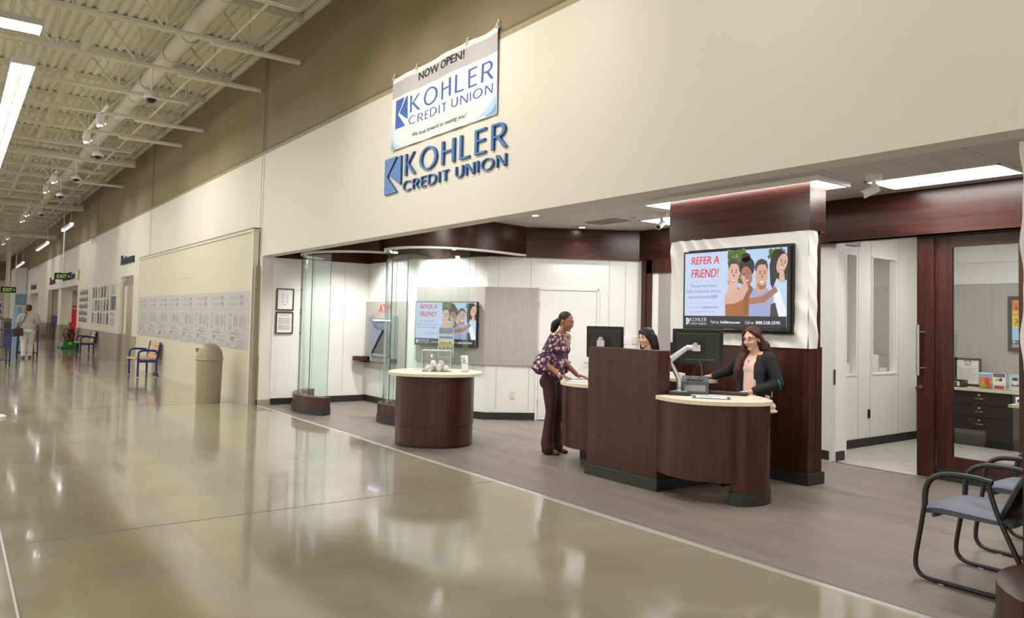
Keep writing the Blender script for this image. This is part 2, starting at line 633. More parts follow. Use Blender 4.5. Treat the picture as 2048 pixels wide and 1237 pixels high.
# narrow pier between the hoarding and the bank opening
b = MB()
b.box(-13.62, YW - 0.10, 0, -13.535, YW + 0.05, 2.47, 'taupe_low')
b.box(-13.535, YW - 0.01, 0.10, -13.462, YW + 0.205, ZF - 0.002, 'cream')
b.box(-13.53, YW - 0.02, 0, -13.455, YW + 0.205, 0.10, 'taupe_low')
b.build('wall_pier', kind=S)

# rooms behind the far openings
b = MB()
b.box(-27.6, 6.3, 0, -25.4, 6.4, 2.9, 'pink_wall'); b.box(-27.7, YW + 0.2, 0, -27.6, 6.4, 2.9, 'pink_wall')
b.box(-25.4, YW + 0.2, 0, -25.3, 6.4, 2.9, 'pink_wall'); b.box(-27.7, YW + 0.02, 2.745, -25.3, 6.4, 2.85, 'white')
b.box(-27.58, YW + 0.12, 0, -26.95, YW + 0.32, 2.45, 'cream_low'); b.box(-26.95, YW + 0.1, 0.88, -26.9, YW + 0.34, 2.62, 'taupe_low')
b.box(-27.59, YW + 0.1, 0.88, -27.55, YW + 0.34, 2.62, 'taupe_low')
b.box(-27.55, YW + 0.09, 0, -26.9, YW + 0.35, 0.88, 'taupe_low')
b.box(-26.9, 6.27, 0, -25.4, 6.32, 0.88, 'taupe_low'); b.box(-25.43, YW + 0.2, 0, -25.38, 6.3, 0.88, 'taupe_low')
b.build('wall_restroom', kind=S)
b = MB()
b.box(-51, 9.5, 0, -38, 9.6, 2.95, 'pink_wall'); b.box(-51, YW + 0.2, 0, -50.8, 9.5, 2.95, 'cream_low')
b.box(-38, YW + 0.2, 0, -37.8, 9.5, 2.95, 'cream_low'); b.box(-51, YW + 0.02, 2.745, -37.8, 9.6, 2.95, 'white')
b.box(-46.6, YW + 0.1, 0.88, -45.2, YW + 0.6, 2.75, 'cream_low'); b.box(-46.65, YW + 0.08, 0, -45.15, YW + 0.62, 0.88, 'taupe_low')
b.box(-63.6, 7.5, 0, -56.6, 7.6, 2.9, 'taupe_low'); b.box(-63.6, YW + 0.2, 0, -63.4, 7.5, 2.9, 'cream_low')
b.box(-56.8, YW + 0.2, 0, -56.6, 7.5, 2.9, 'cream_low'); b.box(-63.6, YW + 0.02, 2.725, -56.6, 7.6, 2.9, 'white')
b.build('wall_lobby', kind=S)
# far end of the hall
b = MB()
b.box(XE - 0.2, -24, 0, XE, YW, 0.88, 'taupe_low'); b.box(XE - 0.2, -24, 0.88, XE, YW, 2.2, 'pink_wall')
b.box(XE - 0.2, -24, 2.2, XE, YW, 4.1, 'cream_low'); b.box(XE - 0.2, -24, 4.1, XE, YW, ZR, 'brown_wall')
b.build('wall_end', kind=S)

# bank walls: white panels along a bent line
PW = [(-13.45, 4.64), (-13.43, 6.475), (-11.45, 6.475), (-10.09, 6.98), (-8.77, 9.12), (-5.25, 9.12)]
def strip_wall(b_, pts, z0, z1, th, m, inset=0.0):
    for (x0, y0), (x1, y1) in zip(pts[:-1], pts[1:]):
        d = Vector((x1 - x0, y1 - y0)); L = d.length; d.normalize(); n_ = Vector((-d.y, d.x))
        c = Vector(((x0 + x1) / 2, (y0 + y1) / 2)) + n_ * (th / 2 - inset)
        b_.obox((c.x, c.y, (z0 + z1) / 2), (L + (0.02 if inset == 0 else 0.0), th, z1 - z0), math.atan2(d.y, d.x), m)
def at_wall(i, s, z=0.0, out=0.0):
    """a point s metres along wall leg i, out metres into the room"""
    (x0, y0), (x1, y1) = PW[i], PW[i + 1]
    d = Vector((x1 - x0, y1 - y0)).normalized(); n_ = Vector((d.y, -d.x))
    return Vector((x0 + d.x * s + n_.x * out, y0 + d.y * s + n_.y * out, z))
def wall_ang(i):
    (x0, y0), (x1, y1) = PW[i], PW[i + 1]
    return math.atan2(y1 - y0, x1 - x0)
def wall_frame(i, s, z, out=0.0):
    """art frame on wall leg i: u along the wall, v up, facing the room"""
    a = wall_ang(i)
    return (at_wall(i, s, z, out), Vector((cos(a), sin(a), 0)), Vector((0, 0, 1)))
b = MB()
strip_wall(b, PW, 0, ZC, 0.12, 'white_panel')
for i, ss in ((0, (0.75, 1.35)), (1, (0.62, 1.30)), (2, (0.25, 0.75, 1.2)), (3, (0.17, 0.70, 2.0, 2.27)), (4, (0.35,))):
    for s_ in ss:
        c = at_wall(i, s_, 1.42, 0.0005)
        b.obox(c, (0.007, 0.003, 2.5), wall_ang(i), 'groove')
b.build('wall_bank', kind=S)
b = MB()
for i, s0, s1 in ((0, 0, 1.835), (1, 0, 1.98), (2, 0, 1.45), (3, 0, 0.80), (3, 1.82, 2.51), (4, 0, 0.4)):
    c = (at_wall(i, s0, 0.06, 0.008) + at_wall(i, s1, 0.06, 0.008)) / 2
    b.obox(c, (s1 - s0 + 0.008, 0.016, 0.115), wall_ang(i), 'black_rubber')
b.build('baseboard_bank', kind=S)
# mahogany band around the top of the bank walls
b = MB()
strip_wall(b, PW[:4], 2.64, ZC, 0.05, 'mahogany_h', 0.03)
strip_wall(b, PW[3:], 2.64, ZC, 0.09, 'mahogany_h', 0.06)
b.build('trim_3', kind=S)
# curved mahogany soffits over the cash-machine alcove, with a pale rim below
C1 = arc(-12.3, 6.0, 1.24, 205, 344, 40)
C2 = [tuple(p)[:2] for p in smooth_path([(-11.12, 5.80, 0), (-11.02, 5.62, 0), (-10.62, 5.38, 0), (-10.15, 5.42, 0), (-9.82, 5.62, 0), (-9.63, 5.92, 0), (-9.55, 6.3, 0), (-9.57, 6.75, 0), (-9.66, 7.2, 0), (-9.74, 7.55, 0)], 6)]
b = MB()
for path in (C1, C2):
    b.ribbon(path, 2.685, ZC, 0.05, 'mahogany_h')
    b.ribbon(path, 2.655, 2.685, 0.085, 'white')
b.build('trim_4', kind=S)

# bank door, flush and white
a3 = wall_ang(3)
door = thing('door_1', None, None, tuple(at_wall(3, 0.85, 0, 0)), a3)
tag(door, kind=S)
b = MB()
b.box(0, -0.016, 0.012, 0.94, 0.005, 2.11, 'white_panel'); b.build('door_leaf', door, local=True)
b = MB()
for x0, x1, z0, z1 in ((-0.045, -0.006, 0, 2.155), (0.946, 0.985, 0, 2.155), (-0.045, 0.985, 2.118, 2.155)):
    b.box(x0, -0.022, z0, x1, 0.004, z1, 'white_panel')
b.box(-0.006, -0.004, 0, 0.0, 0.003, 2.118, 'ink_grey'); b.box(-0.006, -0.004, 2.11, 0.946, 0.003, 2.118, 'ink_grey'); b.box(0, -0.004, 0, 0.94, 0.003, 0.012, 'ink')
b.build('door_frame', door, local=True)
for z in (0.28, 1.07, 1.88):
    b = MB(); b.tube([(-0.002, -0.022, z - 0.055), (-0.002, -0.022, z + 0.055)], 0.009, 'silver'); b.build('hinge', door, local=True)
b = MB()
b.tube([(0.86, -0.016, 0.95), (0.86, -0.075, 0.95)], 0.012, 'steel'); b.tube([(0.865, -0.07, 0.95), (0.75, -0.07, 0.948)], 0.011, 'steel')
b.lathe([(0.032, 0), (0.032, 0.01)], (0, 0, 0), 'steel', 20)
for i in range(len(b.v) - 40, len(b.v)):
    x_, y_, z_ = b.v[i]; b.v[i] = (0.86 + x_, -0.016 - z_, 0.95 + y_)
b.build('door_handle', door, local=True)
tag(door.children[-1], 'silver lever handle')

# mahogany office door behind the screen wall
d2 = thing('door_2', None, None, (-8.62, 9.055, 0)); tag(d2, kind=S)
b = MB()
b.box(-0.04, -0.02, 0, 0.05, 0.06, 2.64, 'mahogany'); b.box(0.05, 0.0, 0, 0.17, 0.05, 2.64, 'mahogany'); b.box(0.05, 0, 2.42, 1.0, 0.05, 2.64, 'mahogany')
b.box(0.17, 0, 0, 0.99, 0.05, 0.26, 'mahogany'); b.box(0.88, 0, 0, 1.0, 0.05, 2.64, 'mahogany')
b.build('door_frame', d2, local=True)
b = MB(); b.box(0.17, 0.018, 0.26, 0.30, 0.03, 2.42, 'white'); b.box(0.30, 0.018, 0.26, 0.88, 0.03, 2.42, 'vent_grey'); b.build('door_panel', d2, local=True)

# ceilings
b = MB(); b.box(-13.6, YW + 0.2, ZC, 4, 12.5, ZC + 0.08, 'tile'); b.build('ceiling_bank', kind=S)

# screen wall (the wide mahogany pier with the textured white field)
b = MB()
b.box(-6.24, 7.03, 0.12, -4.40, 7.28, 1.40, 'mahogany'); b.box(-6.24, 7.05, 1.38, -4.42, 7.28, 2.62, 'mahogany')
b.box(-6.26, 7.01, 2.60, -4.38, 7.30, ZC, 'mahogany_h')
b.box(-4.402, 7.17, 0.12, -4.396, 7.176, 2.6, 'black')
b.build('wall_screen', kind=S)
b = MB(); b.box(-6.26, 7.0, 0, -4.375, 7.30, 0.12, 'black_rubber'); b.build('baseboard_screen', kind=S, bevel=0.004)
# wave-textured white field that wraps the right-hand edge
b = MB()
def wave(u, v):
    q = u * 0.80 + v * 0.50 + 0.10 * sin(v * 2.6 + u * 1.3) + 0.04 * sin(u * 5.1 - v * 3.0)
    w1 = sin(q * 17.0)
    return 0.030 * (1 - abs(w1)) ** 0.8 * (0.55 + 0.45 * sin(u * 2.0 + v * 3.3))
nx, nz = 120, 76
x0, x1, z0, z1, yf = -6.23, -4.395, 1.385, 2.605, 7.02
vv = [(x0 + (x1 - x0) * i / nx, yf - wave(x0 + (x1 - x0) * i / nx, z0 + (z1 - z0) * j / nz), z0 + (z1 - z0) * j / nz) for j in range(nz + 1) for i in range(nx + 1)]
b.add(vv, [(j * (nx + 1) + i, j * (nx + 1) + i + 1, (j + 1) * (nx + 1) + i + 1, (j + 1) * (nx + 1) + i) for j in range(nz) for i in range(nx)], 'wave_white', True)
ny = 12
vv = [(x1 + wave(x1 + 0.15 * i / ny, z0 + (z1 - z0) * j / nz), (yf - wave(x1, z0 + (z1 - z0) * j / nz) if i == 0 else yf + 0.15 * i / ny), z0 + (z1 - z0) * j / nz) for j in range(nz + 1) for i in range(ny + 1)]
b.add(vv, [(j * (ny + 1) + i, j * (ny + 1) + i + 1, (j + 1) * (ny + 1) + i + 1, (j + 1) * (ny + 1) + i) for j in range(nz) for i in range(ny)], 'wave_white', True)
b.box(x0, yf + 0.001, z0, x1, yf + 0.05, z1, 'wave_white')
b.build('wall_wave', kind=S)
# lit ceiling tray around the screen wall
b = MB()
for q in ((-6.62, 6.90, -4.22, 6.93), (-6.62, 7.47, -4.22, 7.50), (-6.62, 6.93, -6.59, 7.47), (-4.25, 6.93, -4.22, 7.47)):
    b.box(q[0], q[1], ZC - 0.05, q[2], q[3], ZC, 'white')
b.build('trim_5', kind=S)

# office: side wall with two glazed openings, back wall, header, sliding door
b = MB()
xw = -5.45
def side_wall(y0, y1, z0, z1): b.box(xw - 0.10, y0, z0, xw, y1, z1, 'white_panel')
side_wall(8.9, 9.25, 0, 2.95); side_wall(9.86, 10.24, 0, 2.95); side_wall(10.95, 12.1, 0, 2.95)
for y0, y1 in ((9.25, 9.86), (10.24, 10.95)):
    side_wall(y0, y1, 0, 0.965); side_wall(y0, y1, 2.62, 2.95)
for y in (9.235, 9.89, 10.21, 10.985):
    b.box(xw - 0.001, y - 0.004, 0.1, xw + 0.0015, y + 0.004, 2.95, 'groove')
b.box(-5.30, 8.60, 0.0, -5.02, 8.80, 2.66, 'white_panel'); b.box(-5.45, 8.70, 0, -5.28, 9.2, 2.95, 'white_panel')
b.build('wall_office', kind=S)
b = MB(); b.box(xw, 8.8, 0, xw + 0.014, 11.5, 0.115, 'black_rubber'); b.box(-5.31, 8.59, 0, -5.10, 8.605, 0.115, 'black_rubber'); b.box(-5.02, 8.61, 0, -5.012, 8.8, 0.115, 'black_rubber')
b.build('baseboard_office', kind=S)
for k, (y0, y1) in enumerate(((9.25, 9.86), (10.24, 10.95))):
    w = thing('window_%d' % (k + 1), None, None, (xw, y0, 0.965)); tag(w, kind=S)
    b = MB()
    for q in ((y0 + 0.001, y0 + 0.02, 0.966, 2.619), (y1 - 0.04, y1 - 0.001, 0.966, 2.619), (y0 + 0.02, y1 - 0.04, 0.966, 0.99), (y0 + 0.02, y1 - 0.04, 2.595, 2.619)):
        b.box(xw - 0.09, q[0], q[2], xw + 0.012, q[1], q[3], 'white')
    b.build('window_frame', w)
    b = MB(); b.box(xw - 0.055, y0 + 0.02, 0.99, xw - 0.049, y1 - 0.04, 2.595, 'glass_clear'); b.build('pane', w)
b = MB()
b.box(-5.6, 12.1, 0, 3.5, 12.2, 2.95, 'taupe_lam'); b.box(-8.9, 12.1, 0, -5.6, 12.2, 2.95, 'taupe_lam')
b.box(-4.66, 12.094, 0, -4.652, 12.1, 2.95, 'groove'); b.box(-5.5, 12.09, 2.30, 3.5, 12.1, 2.95, 'white_panel')
b.build('wall_office_back', kind=S)
b = MB(); b.box(-5.5, 8.64, 2.95, 3.5, 12.2, 3.0, 'tile'); b.box(-8.9, 9.25, 2.95, -5.5, 12.2, 3.0, 'tile'); b.build('ceiling_office', kind=S)
b = MB(); b.box(-5.12, 8.42, 2.64, 3.5, 8.50, ZC, 'mahogany_h'); b.box(-5.30, 8.50, 2.63, 3.5, 8.64, ZC, 'mahogany_h'); b.box(-5.05, 8.50, 2.625, 3.5, 8.60, 2.64, 'black')
b.box(-5.12, 8.50, 2.64, -5.04, 9.2, ZC, 'mahogany_h')
b.build('trim_6', kind=S)
b = MB(); b.box(-5.05, 8.55, 0.0, 3.5, 8.59, 0.006, 'steel'); b.build('trim_7', kind=S)
d3 = thing('door_3', None, None, (-3.95, 8.57, 0)); tag(d3, kind=S)
b = MB()
b.box(-4.03, 8.53, 0.02, -3.851, 8.579, 2.64, 'mahogany')
for q in ((-3.85, -3.69, 0.02, 2.64), (-3.06, -2.85, 0.02, 2.64), (-3.69, -3.06, 0.02, 0.265), (-3.69, -3.06, 2.50, 2.64)):
    b.box(q[0], 8.58, q[2], q[1], 8.63, q[3], 'mahogany')
b.box(-3.875, 8.536, 0.28, -3.866, 8.585, 2.5, 'steel')
b.build('door_leaf', d3)
b = MB(); b.box(-3.69, 8.60, 0.265, -3.06, 8.61, 2.50, 'glass_clear'); b.build('pane', d3)
b = MB()
b.tube([(-3.985, 8.455, 1.11), (-3.985, 8.455, 1.66)], 0.019, 'steel', 12)
for z in (1.19, 1.58): b.tube([(-3.985, 8.455, z), (-3.945, 8.535, z)], 0.010, 'steel', 10)
b.build('door_handle', d3)
tag(d3.children[-1], 'tall steel bar handle')
b = MB(); b.tube([(-3.985, 8.53, 0.985), (-3.985, 8.512, 0.985)], 0.022, 'steel', 16); b.build('lock', d3)
b = MB(); b.box(-3.85, 8.575, 0.0, -2.85, 8.635, 0.13, 'black_rubber'); b.build('baseboard_office_front', kind=S)
b = MB(); b.box(-5.045, 8.595, 0.92, -5.018, 8.602, 1.10, 'grey_dark'); b.build('latch_plate', d3)

# store roof: ribbed steel deck
b = MB()
prof = []
y = -16.0
while y < YW + 0.05:
    prof += [(y, ZR), (y + 0.045, ZR), (y + 0.062, ZR - 0.04), (y + 0.135, ZR - 0.04)]
    y += 0.152
vv = [(x, p[0], p[1]) for x in (XE, 10.0) for p in prof]
k = len(prof)
b.add(vv, [(i, i + 1, k + i + 1, k + i) for i in range(k - 1)], 'deck')
b.build('ceiling', kind=S)
b = MB()
b.box(XE, YW - 0.03, ZR - 0.16, 10, YW + 0.012, ZR - 0.02, 'joist')      # ledger angle under the deck
b.build('trim_8', kind=S)

# ================================================================== ROOF STEEL, DUCTS, LAMPS
def make_joist():
    t = thing('steel_joist', 'cream open-web steel joist spanning under the ribbed roof deck', 'roof joist', (-11.9, 0, 0), 0, 'roof joists of the hall')
    b = MB()
    for s_ in (-1, 1):
        b.box(s_ * 0.012 if s_ > 0 else -0.06, -7, ZR - 0.06, 0.06 if s_ > 0 else -0.012, YW - 0.02, ZR - 0.045, 'joist')
        b.box(s_ * 0.012 if s_ > 0 else -0.02, -7, ZR - 0.12, 0.02 if s_ > 0 else -0.012, YW - 0.02, ZR - 0.05, 'joist')
    b.box(-0.06, YW - 0.12, ZR - 0.17, 0.06, YW - 0.01, ZR - 0.10, 'joist')
    b.build('top_chord', t, local=True)
    b = MB()
    for s_ in (-1, 1):
        b.box(0.012 if s_ > 0 else -0.058, -7, 5.755, 0.058 if s_ > 0 else -0.012, 3.62, 5.77, 'joist')
        b.box(0.012 if s_ > 0 else -0.02, -7, 5.765, 0.02 if s_ > 0 else -0.012, 3.62, 5.82, 'joist')
    b.build('bottom_chord', t, local=True)
    b = MB()
    for k_ in range(-6, 4):
        y0 = k_ * 1.2 - 0.03
        b.tube([(0, y0 - 0.03, 5.79), (0, y0 - 0.60, ZR - 0.07)], 0.019, 'joist', 6)
        b.tube([(0, y0 + 0.03, 5.79), (0, y0 + 0.60, ZR - 0.07)], 0.019, 'joist', 6)
        b.tube([(0, y0, 5.79), (0, y0, ZR - 0.07)], 0.014, 'joist', 6)
    b.tube([(0, 3.5, 5.79), (0, YW - 0.1, ZR - 0.10)], 0.016, 'joist', 6)
    b.build('web', t, local=True)
    return t
joist = make_joist()
k = 0
for i in range(-4, 35):
    if i != 0:
        dup(joist, (-11.9 - 1.97 * i, 0, 0))
# struts from some bottom chords to the wall
st = None
for i, (xs, ye) in enumerate(((-11.9, 4.40), (-13.87, 4.36), (-17.81, 4.36), (-19.78, 4.36), (-27.66, 4.36))):
    if st is None:
        b = MB(); b.tube([(0, 3.0, 5.735), (0, ye, 5.735)], 0.045, 'joist', 12)
        b.tube([(0, 3.05, 5.735), (0, 3.05, 5.77)], 0.02, 'joist', 6)
        st = tag(b.build('wall_strut'), 'cream round strut from a joist chord to the brown wall', 'strut', 'struts between joists and wall')
        st.location.x = xs
    else:
        c = st.copy(); COL.objects.link(c); c.location.x = xs
# duct and pipes that run along the hall
t = thing('air_duct', 'large round cream duct running through the joists beside the wall', 'duct', (-8, 2.88, 6.08))
b = MB(); b.tube([(-4, 2.88, 6.08), (-46, 2.88, 6.08)], 0.145, 'duct', 20); b.build('pipe', t)
for i in range(12):
    x = -7.5 - 3.2 * i
    b = MB(); b.tube([(x, 2.88, 6.08), (x - 0.06, 2.88, 6.08)], 0.165, 'duct', 20); b.build('coupling', t)
for i in range(12):
    x = -6.3 - 3.2 * i
    b = MB()
    b.tube([(x, 2.88 + 0.155 * cos(q), 6.08 + 0.155 * sin(q)) for q in np.linspace(0, 2 * pi, 17)], 0.012, 'silver', 5)
    b.tube([(x, 2.88, 6.23), (x, 2.88, ZR - 0.02)], 0.006, 'joist', 5); b.build('hanger', t)
b = MB(); b.tube([(-4, 1.66, 6.16), (-60, 1.66, 6.16)], 0.06, 'duct', 12)
tag(b.build('sprinkler_pipe'), 'thin cream pipe crossing above the joists nearer the lamps', 'pipe')
b = MB(); b.tube([(-24.7, -6, 6.02), (-24.7, 4.2, 6.02)], 0.13, 'duct', 16); b.tube([(-24.7, 3.3, 6.02), (-24.7, 3.3, 5.72)], 0.05, 'duct', 10)
tag(b.build('cross_duct'), 'cream duct crossing the hall just under the deck', 'duct')
b = MB(); b.tube([(-36.5, -6, 5.95), (-36.5, 4.3, 5.95)], 0.15, 'duct', 16)
tag(b.build('cross_duct'), 'far cream duct crossing behind the nearer pendant strip lamp', 'duct')
b = MB(); b.tube([(-46.5, -6, 5.5), (-46.5, 4.3, 5.5)], 0.15, 'duct', 16)
tag(b.build('cross_duct'), 'farthest cream duct crossing behind the second pendant strip lamp', 'duct')
b = MB(); b.box(-46, 3.235, 5.80, 2, 3.285, 5.805, 'joist'); b.box(-46, 3.28, 5.80, 2, 3.285, 5.85, 'joist')
tag(b.build('bridging_bar'), 'slim cream angle bar tying the joists together beside the duct', 'bar')
b = MB(); b.box(-46, -1.3, 5.80, 2, -1.25, 5.805, 'joist')
tag(b.build('bridging_bar'), 'slim cream angle bar over the hall lamps', 'bar')

def strip_light(name, x0, y0, x1, y1, z, w, label, group=None):
    """hanging fluorescent strip: folded housing, lens, suspension rods"""
    L = math.hypot(x1 - x0, y1 - y0); a = math.atan2(y1 - y0, x1 - x0)
    t = thing(name, label, 'ceiling lamp', (x0, y0, z), a, group)
    b = MB(); b.box(0, -w / 2, 0.03, L, w / 2, 0.11, 'fixture_grey'); b.box(0, -w * 0.2, 0.11, L, w * 0.2, 0.15, 'fixture_grey'); b.box(0, -w / 2, 0.0, 0.012, w / 2, 0.03, 'fixture_grey'); b.box(L - 0.012, -w / 2, 0, L, w / 2, 0.03, 'fixture_grey')
    b.build('housing', t, local=True)
    b = MB()
    k_ = 10
    for side in (0, 1):
        ya, yb = (-w / 2 + 0.012, -0.018) if side == 0 else (0.018, w / 2 - 0.012)
        vv = []
        for i in range(k_ + 1):
            q = i / k_; yy = ya + (yb - ya) * q
            zz = 0.03 - 0.035 * sin(pi * q) - 0.006 * sin(3 * pi * q)
            vv += [(0.012, yy, zz), (L - 0.012, yy, zz)]
        b.add(vv, [(2 * i, 2 * i + 1, 2 * i + 3, 2 * i + 2) for i in range(k_)], 'lens', True)
    b.box(0.012, -0.018, 0.012, L - 0.012, 0.018, 0.03, 'white')
    b.build('lens', t, local=True)
    for x in (0.5, L - 0.5):
        b = MB(); b.tube([(x, 0, 0.15), (x, 0, ZR - z - 0.05)], 0.004, 'joist', 5); b.build('hanger', t, local=True)
    return t
strip_light('hall_lamp', -13.12, 0.70, -25.3, 0.70, 5.2, 0.31, 'long glowing fluorescent lamp with a dark seam, running away along the hall')
strip_light('hall_lamp', -11.35, 0.78, -11.35, -4.1, 5.17, 0.36, 'glowing fluorescent lamp with a grey side, lying crosswise nearest the hall entrance')
proto = None
for yy in (-5.2, -10.4):
    for i in range(13):
        x0 = 4 - 6.2 * i
        if proto is None:
            proto = strip_light('hall_lamp', x0, yy, x0 - 3.9, yy, 5.2, 0.40, 'fluorescent strip hung in a row over the open shop floor', 'shop floor strip lamps')
        else:
            dup(proto, (x0, yy, 5.2))

# pendant strips near the wall, and exit signs
def pendant(x0, x1, z, label):
    t = thing('pendant_strip', label, 'pendant lamp', (x0, 3.42, z))
    b = MB(); b.box(x1, 3.36, z, x0, 3.48, z + 0.10, 'white'); b.build('housing', t)
    b = MB(); b.box(x1 + 0.02, 3.37, z - 0.012, x0 - 0.02, 3.47, z + 0.0, 'strip_lens'); b.box(x0 - 0.02, 3.385, z + 0.02, x0 + 0.03, 3.455, z + 0.08, 'lens'); b.build('lens', t)
    for x in (x0 - 0.2, x1 + 0.3):
        b = MB(); b.tube([(x, 3.42, z + 0.1), (x, 3.42, ZR - 0.05)], 0.008, 'joist', 6); b.build('hanger', t)
pendant(-31.9, -34.6, 4.74, 'white pendant strip lamp above the nearer exit sign')
pendant(-40.5, -45.9, 4.66, 'second white pendant strip lamp along the wall')
pendant(-55.0, -61.0, 4.45, 'third and smallest white pendant strip lamp, far along the wall')
def exit_sign(x, y, z, w, label, rod):
    t = thing('exit_sign', label, 'exit sign', (x, y, z))
    b = MB(); b.box(x - 0.04, y, z, x, y + w, z + w * 0.46, 'black'); b.build('housing', t)
    fr = ((x + 0.001, y, z), (0, 1, 0), (0, 0, 1))
    b = MB(); b.text(fr, w * 0.16, w * 0.10, 'EXIT', w * 0.26, 'exit_green', width=w * 0.60, d=0.003)
    b.art(fr, [(w * 0.82, w * 0.13), (w * 0.93, w * 0.23), (w * 0.82, w * 0.33), (w * 0.86, w * 0.23)], 'exit_green', 0.003); b.build('lettering', t)
    b = MB(); b.tube([(x - 0.02, y + w / 2, z + w * 0.46), (x - 0.02, y + w / 2, rod)], 0.022, 'white', 8); b.build('pole', t)
exit_sign(-34.6, 3.20, 2.83, 0.56, 'green-lettered black EXIT sign hung below the pendant strip lamp', 4.74)
exit_sign(-60, 2.55, 2.70, 0.85, 'small dark EXIT sign at the far end of the hall', ZR - 0.03)

# track spots that graze the wall, each lamp aimed at the wall beside it
def track(x0, x1, heads, z, label, hl, y=2.2, energy=60):
    t = thing('lighting_track', label, 'lighting track', (x0, y, z))
    b = MB(); b.box(x1, y - 0.02, z, x0, y + 0.02, z + 0.04, 'joist'); b.build('rail', t)
    for x in (x0 - 0.15, x1 + 0.15):
        b = MB(); b.tube([(x, y, z + 0.04), (x, y, ZR - 0.03)], 0.006, 'joist', 5); b.build('hanger', t)
    for i, x in enumerate(heads):
        h = thing('track_spot', hl[i] if isinstance(hl, tuple) else hl, 'spotlight', (x, y, z - 0.3), 0, 'track spotlights along the wall')
        b = MB(); b.box(x - 0.10, y - 0.08, z - 0.24, x + 0.10, y + 0.05, z - 0.02, 'white_lamp')
        b.box(x - 0.02, y - 0.02, z - 0.02, x + 0.02, y + 0.02, z, 'white_lamp'); b.build('housing', h, bevel=0.012)
        b = MB(); b.add([(x - 0.085, y - 0.05, z - 0.262), (x + 0.085, y - 0.05, z - 0.262), (x + 0.085, y + 0.075, z - 0.19), (x - 0.085, y + 0.075, z - 0.19)], [(0, 1, 2, 3)], 'bulb')
        b.build('lens', h)
        lamp('SPOT', 'track_spot_light', (x, y + 0.06, z - 0.30), (x + 0.2, YW, 3.75), energy[i] if isinstance(energy, tuple) else energy, (1, 0.95, 0.86), spot_size=R_(84), spot_blend=0.9, shadow_soft_size=0.08)
HS = 'white track spotlight with a bright edge, '
track(-15.9, -19.3, (-16.6, -18.45), 5.47, 'short cream lighting track carrying the two nearest spotlights', (HS + 'the nearest of all', HS + 'second nearest, lower on the same track'), energy=62)
track(-24.4, -28.4, (-25.0, -27.3), 5.47, 'second lighting track farther along the hall', (HS + 'nearer one on the second track', HS + 'farther one on the second track'), energy=62)
track(-33.9, -38.2, (-34.7, -37.2), 5.47, 'third lighting track seen beyond the dome cameras', (HS + 'nearer one on the third track', HS + 'farther one on the third track'), energy=62)
track(-46.0, -52, (-47, -51), 5.47, 'farthest lighting track, tiny under the roof', (HS + 'nearer one on the farthest track', HS + 'last in the row'), energy=62)
track(0.2, -9.2, (-0.2, -2.2, -4.2, -6.0, -7.4, -8.8), 5.47, 'unseen lighting track added over the hall before the blue sign', 'unseen white track spotlight added to light the wall of the blue sign', energy=(38, 38, 50, 100, 100, 85))  # track out of view; heads past the sign added to brighten the fascia

# dome cameras on stems
dome = None
for i, (x, y, z) in enumerate(((-13.87, 2.57, 5.22), (-19.78, 2.585, 5.21), (-23.72, 2.6, 5.22), (-27.66, 2.62, 5.22), (-33.57, 2.6, 5.23))):
    lb = ('nearest dark dome camera on a long stem under the joists', 'second dome camera on a stem, behind the two nearest track spots', 'third dome camera along the row', 'fourth dome camera, below the second lighting track', 'farthest dome camera of the row')[i]
    if dome is None:
        dome = thing('dome_camera', lb, 'security camera', (x, y, z), 0, 'dome cameras over the hall')
        b = MB(); b.tube([(0, 0, 0.09), (0, 0, 0.548)], 0.014, 'white_lamp', 8); b.build('stem', dome, local=True)
        b = MB(); b.lathe([(0.02, 0.13), (0.07, 0.11), (0.115, 0.06), (0.125, 0.03), (0.125, 0.0), (0.10, -0.005)], (0, 0, 0), 'white_lamp', 20); b.build('housing', dome, local=True)
        b = MB(); b.lathe([(0.085, 0.0), (0.078, -0.03), (0.05, -0.06), (0.0, -0.075)], (0, 0, 0), 'screen_glass', 18); b.build('dome', dome, local=True)
    else:
        dup(dome, (x, y, z), label=lb)

# ------------------------------------------------------------------ bank lamps
def troffer(x0, y0, x1, y1, z, label):
    t = thing('ceiling_panel_lamp', label, 'ceiling lamp', (x0, y0, z))
    b = MB()
    for q in ((x0, y0, x1, y0 + 0.025), (x0, y1 - 0.025, x1, y1), (x0, y0, x0 + 0.025, y1), (x1 - 0.025, y0, x1, y1)):
        b.box(q[0], q[1], z - 0.008, q[2], q[3], z + 0.004, 'white')
    b.build('frame', t)
    b = MB(); b.poly([(x0 + .02, y0 + .02, z - 0.002), (x0 + .02, y1 - .02, z - 0.002), (x1 - .02, y1 - .02, z - 0.002), (x1 - .02, y0 + .02, z - 0.002)], 'panel_lens'); b.build('lens', t)
troffer(-4.12, 7.58, -2.85, 8.20, ZC, 'bright rectangular ceiling panel lamp above the office door')
troffer(-7.86, 8.12, -6.60, 8.78, ZC, 'bright ceiling panel lamp partly hidden behind the screen wall')
troffer(-8.9, 5.05, -7.62, 5.68, ZC, 'unseen ceiling panel lamp added for light over the round kiosk')  # added out of view, with the next two, to brighten the bank
troffer(-5.6, 5.05, -4.35, 5.68, ZC, 'unseen ceiling panel lamp added for light over the teller desks')
troffer(-2.9, 5.4, -1.7, 6.0, ZC, 'unseen ceiling panel lamp added for light over the waiting chairs')
troffer(-4.6, 10.1, -3.4, 10.7, 2.948, 'ceiling panel lamp inside the glazed office')
troffer(-7.6, 10.1, -6.4, 10.7, 2.948, 'ceiling panel lamp in the room behind the office windows')
troffer(-26.9, 5.2, -26.0, 5.8, 2.742, 'ceiling panel lamp inside the restroom passage')
troffer(-46.0, 6.3, -44.0, 6.9, 2.742, 'ceiling panel lamp over the vending lobby')
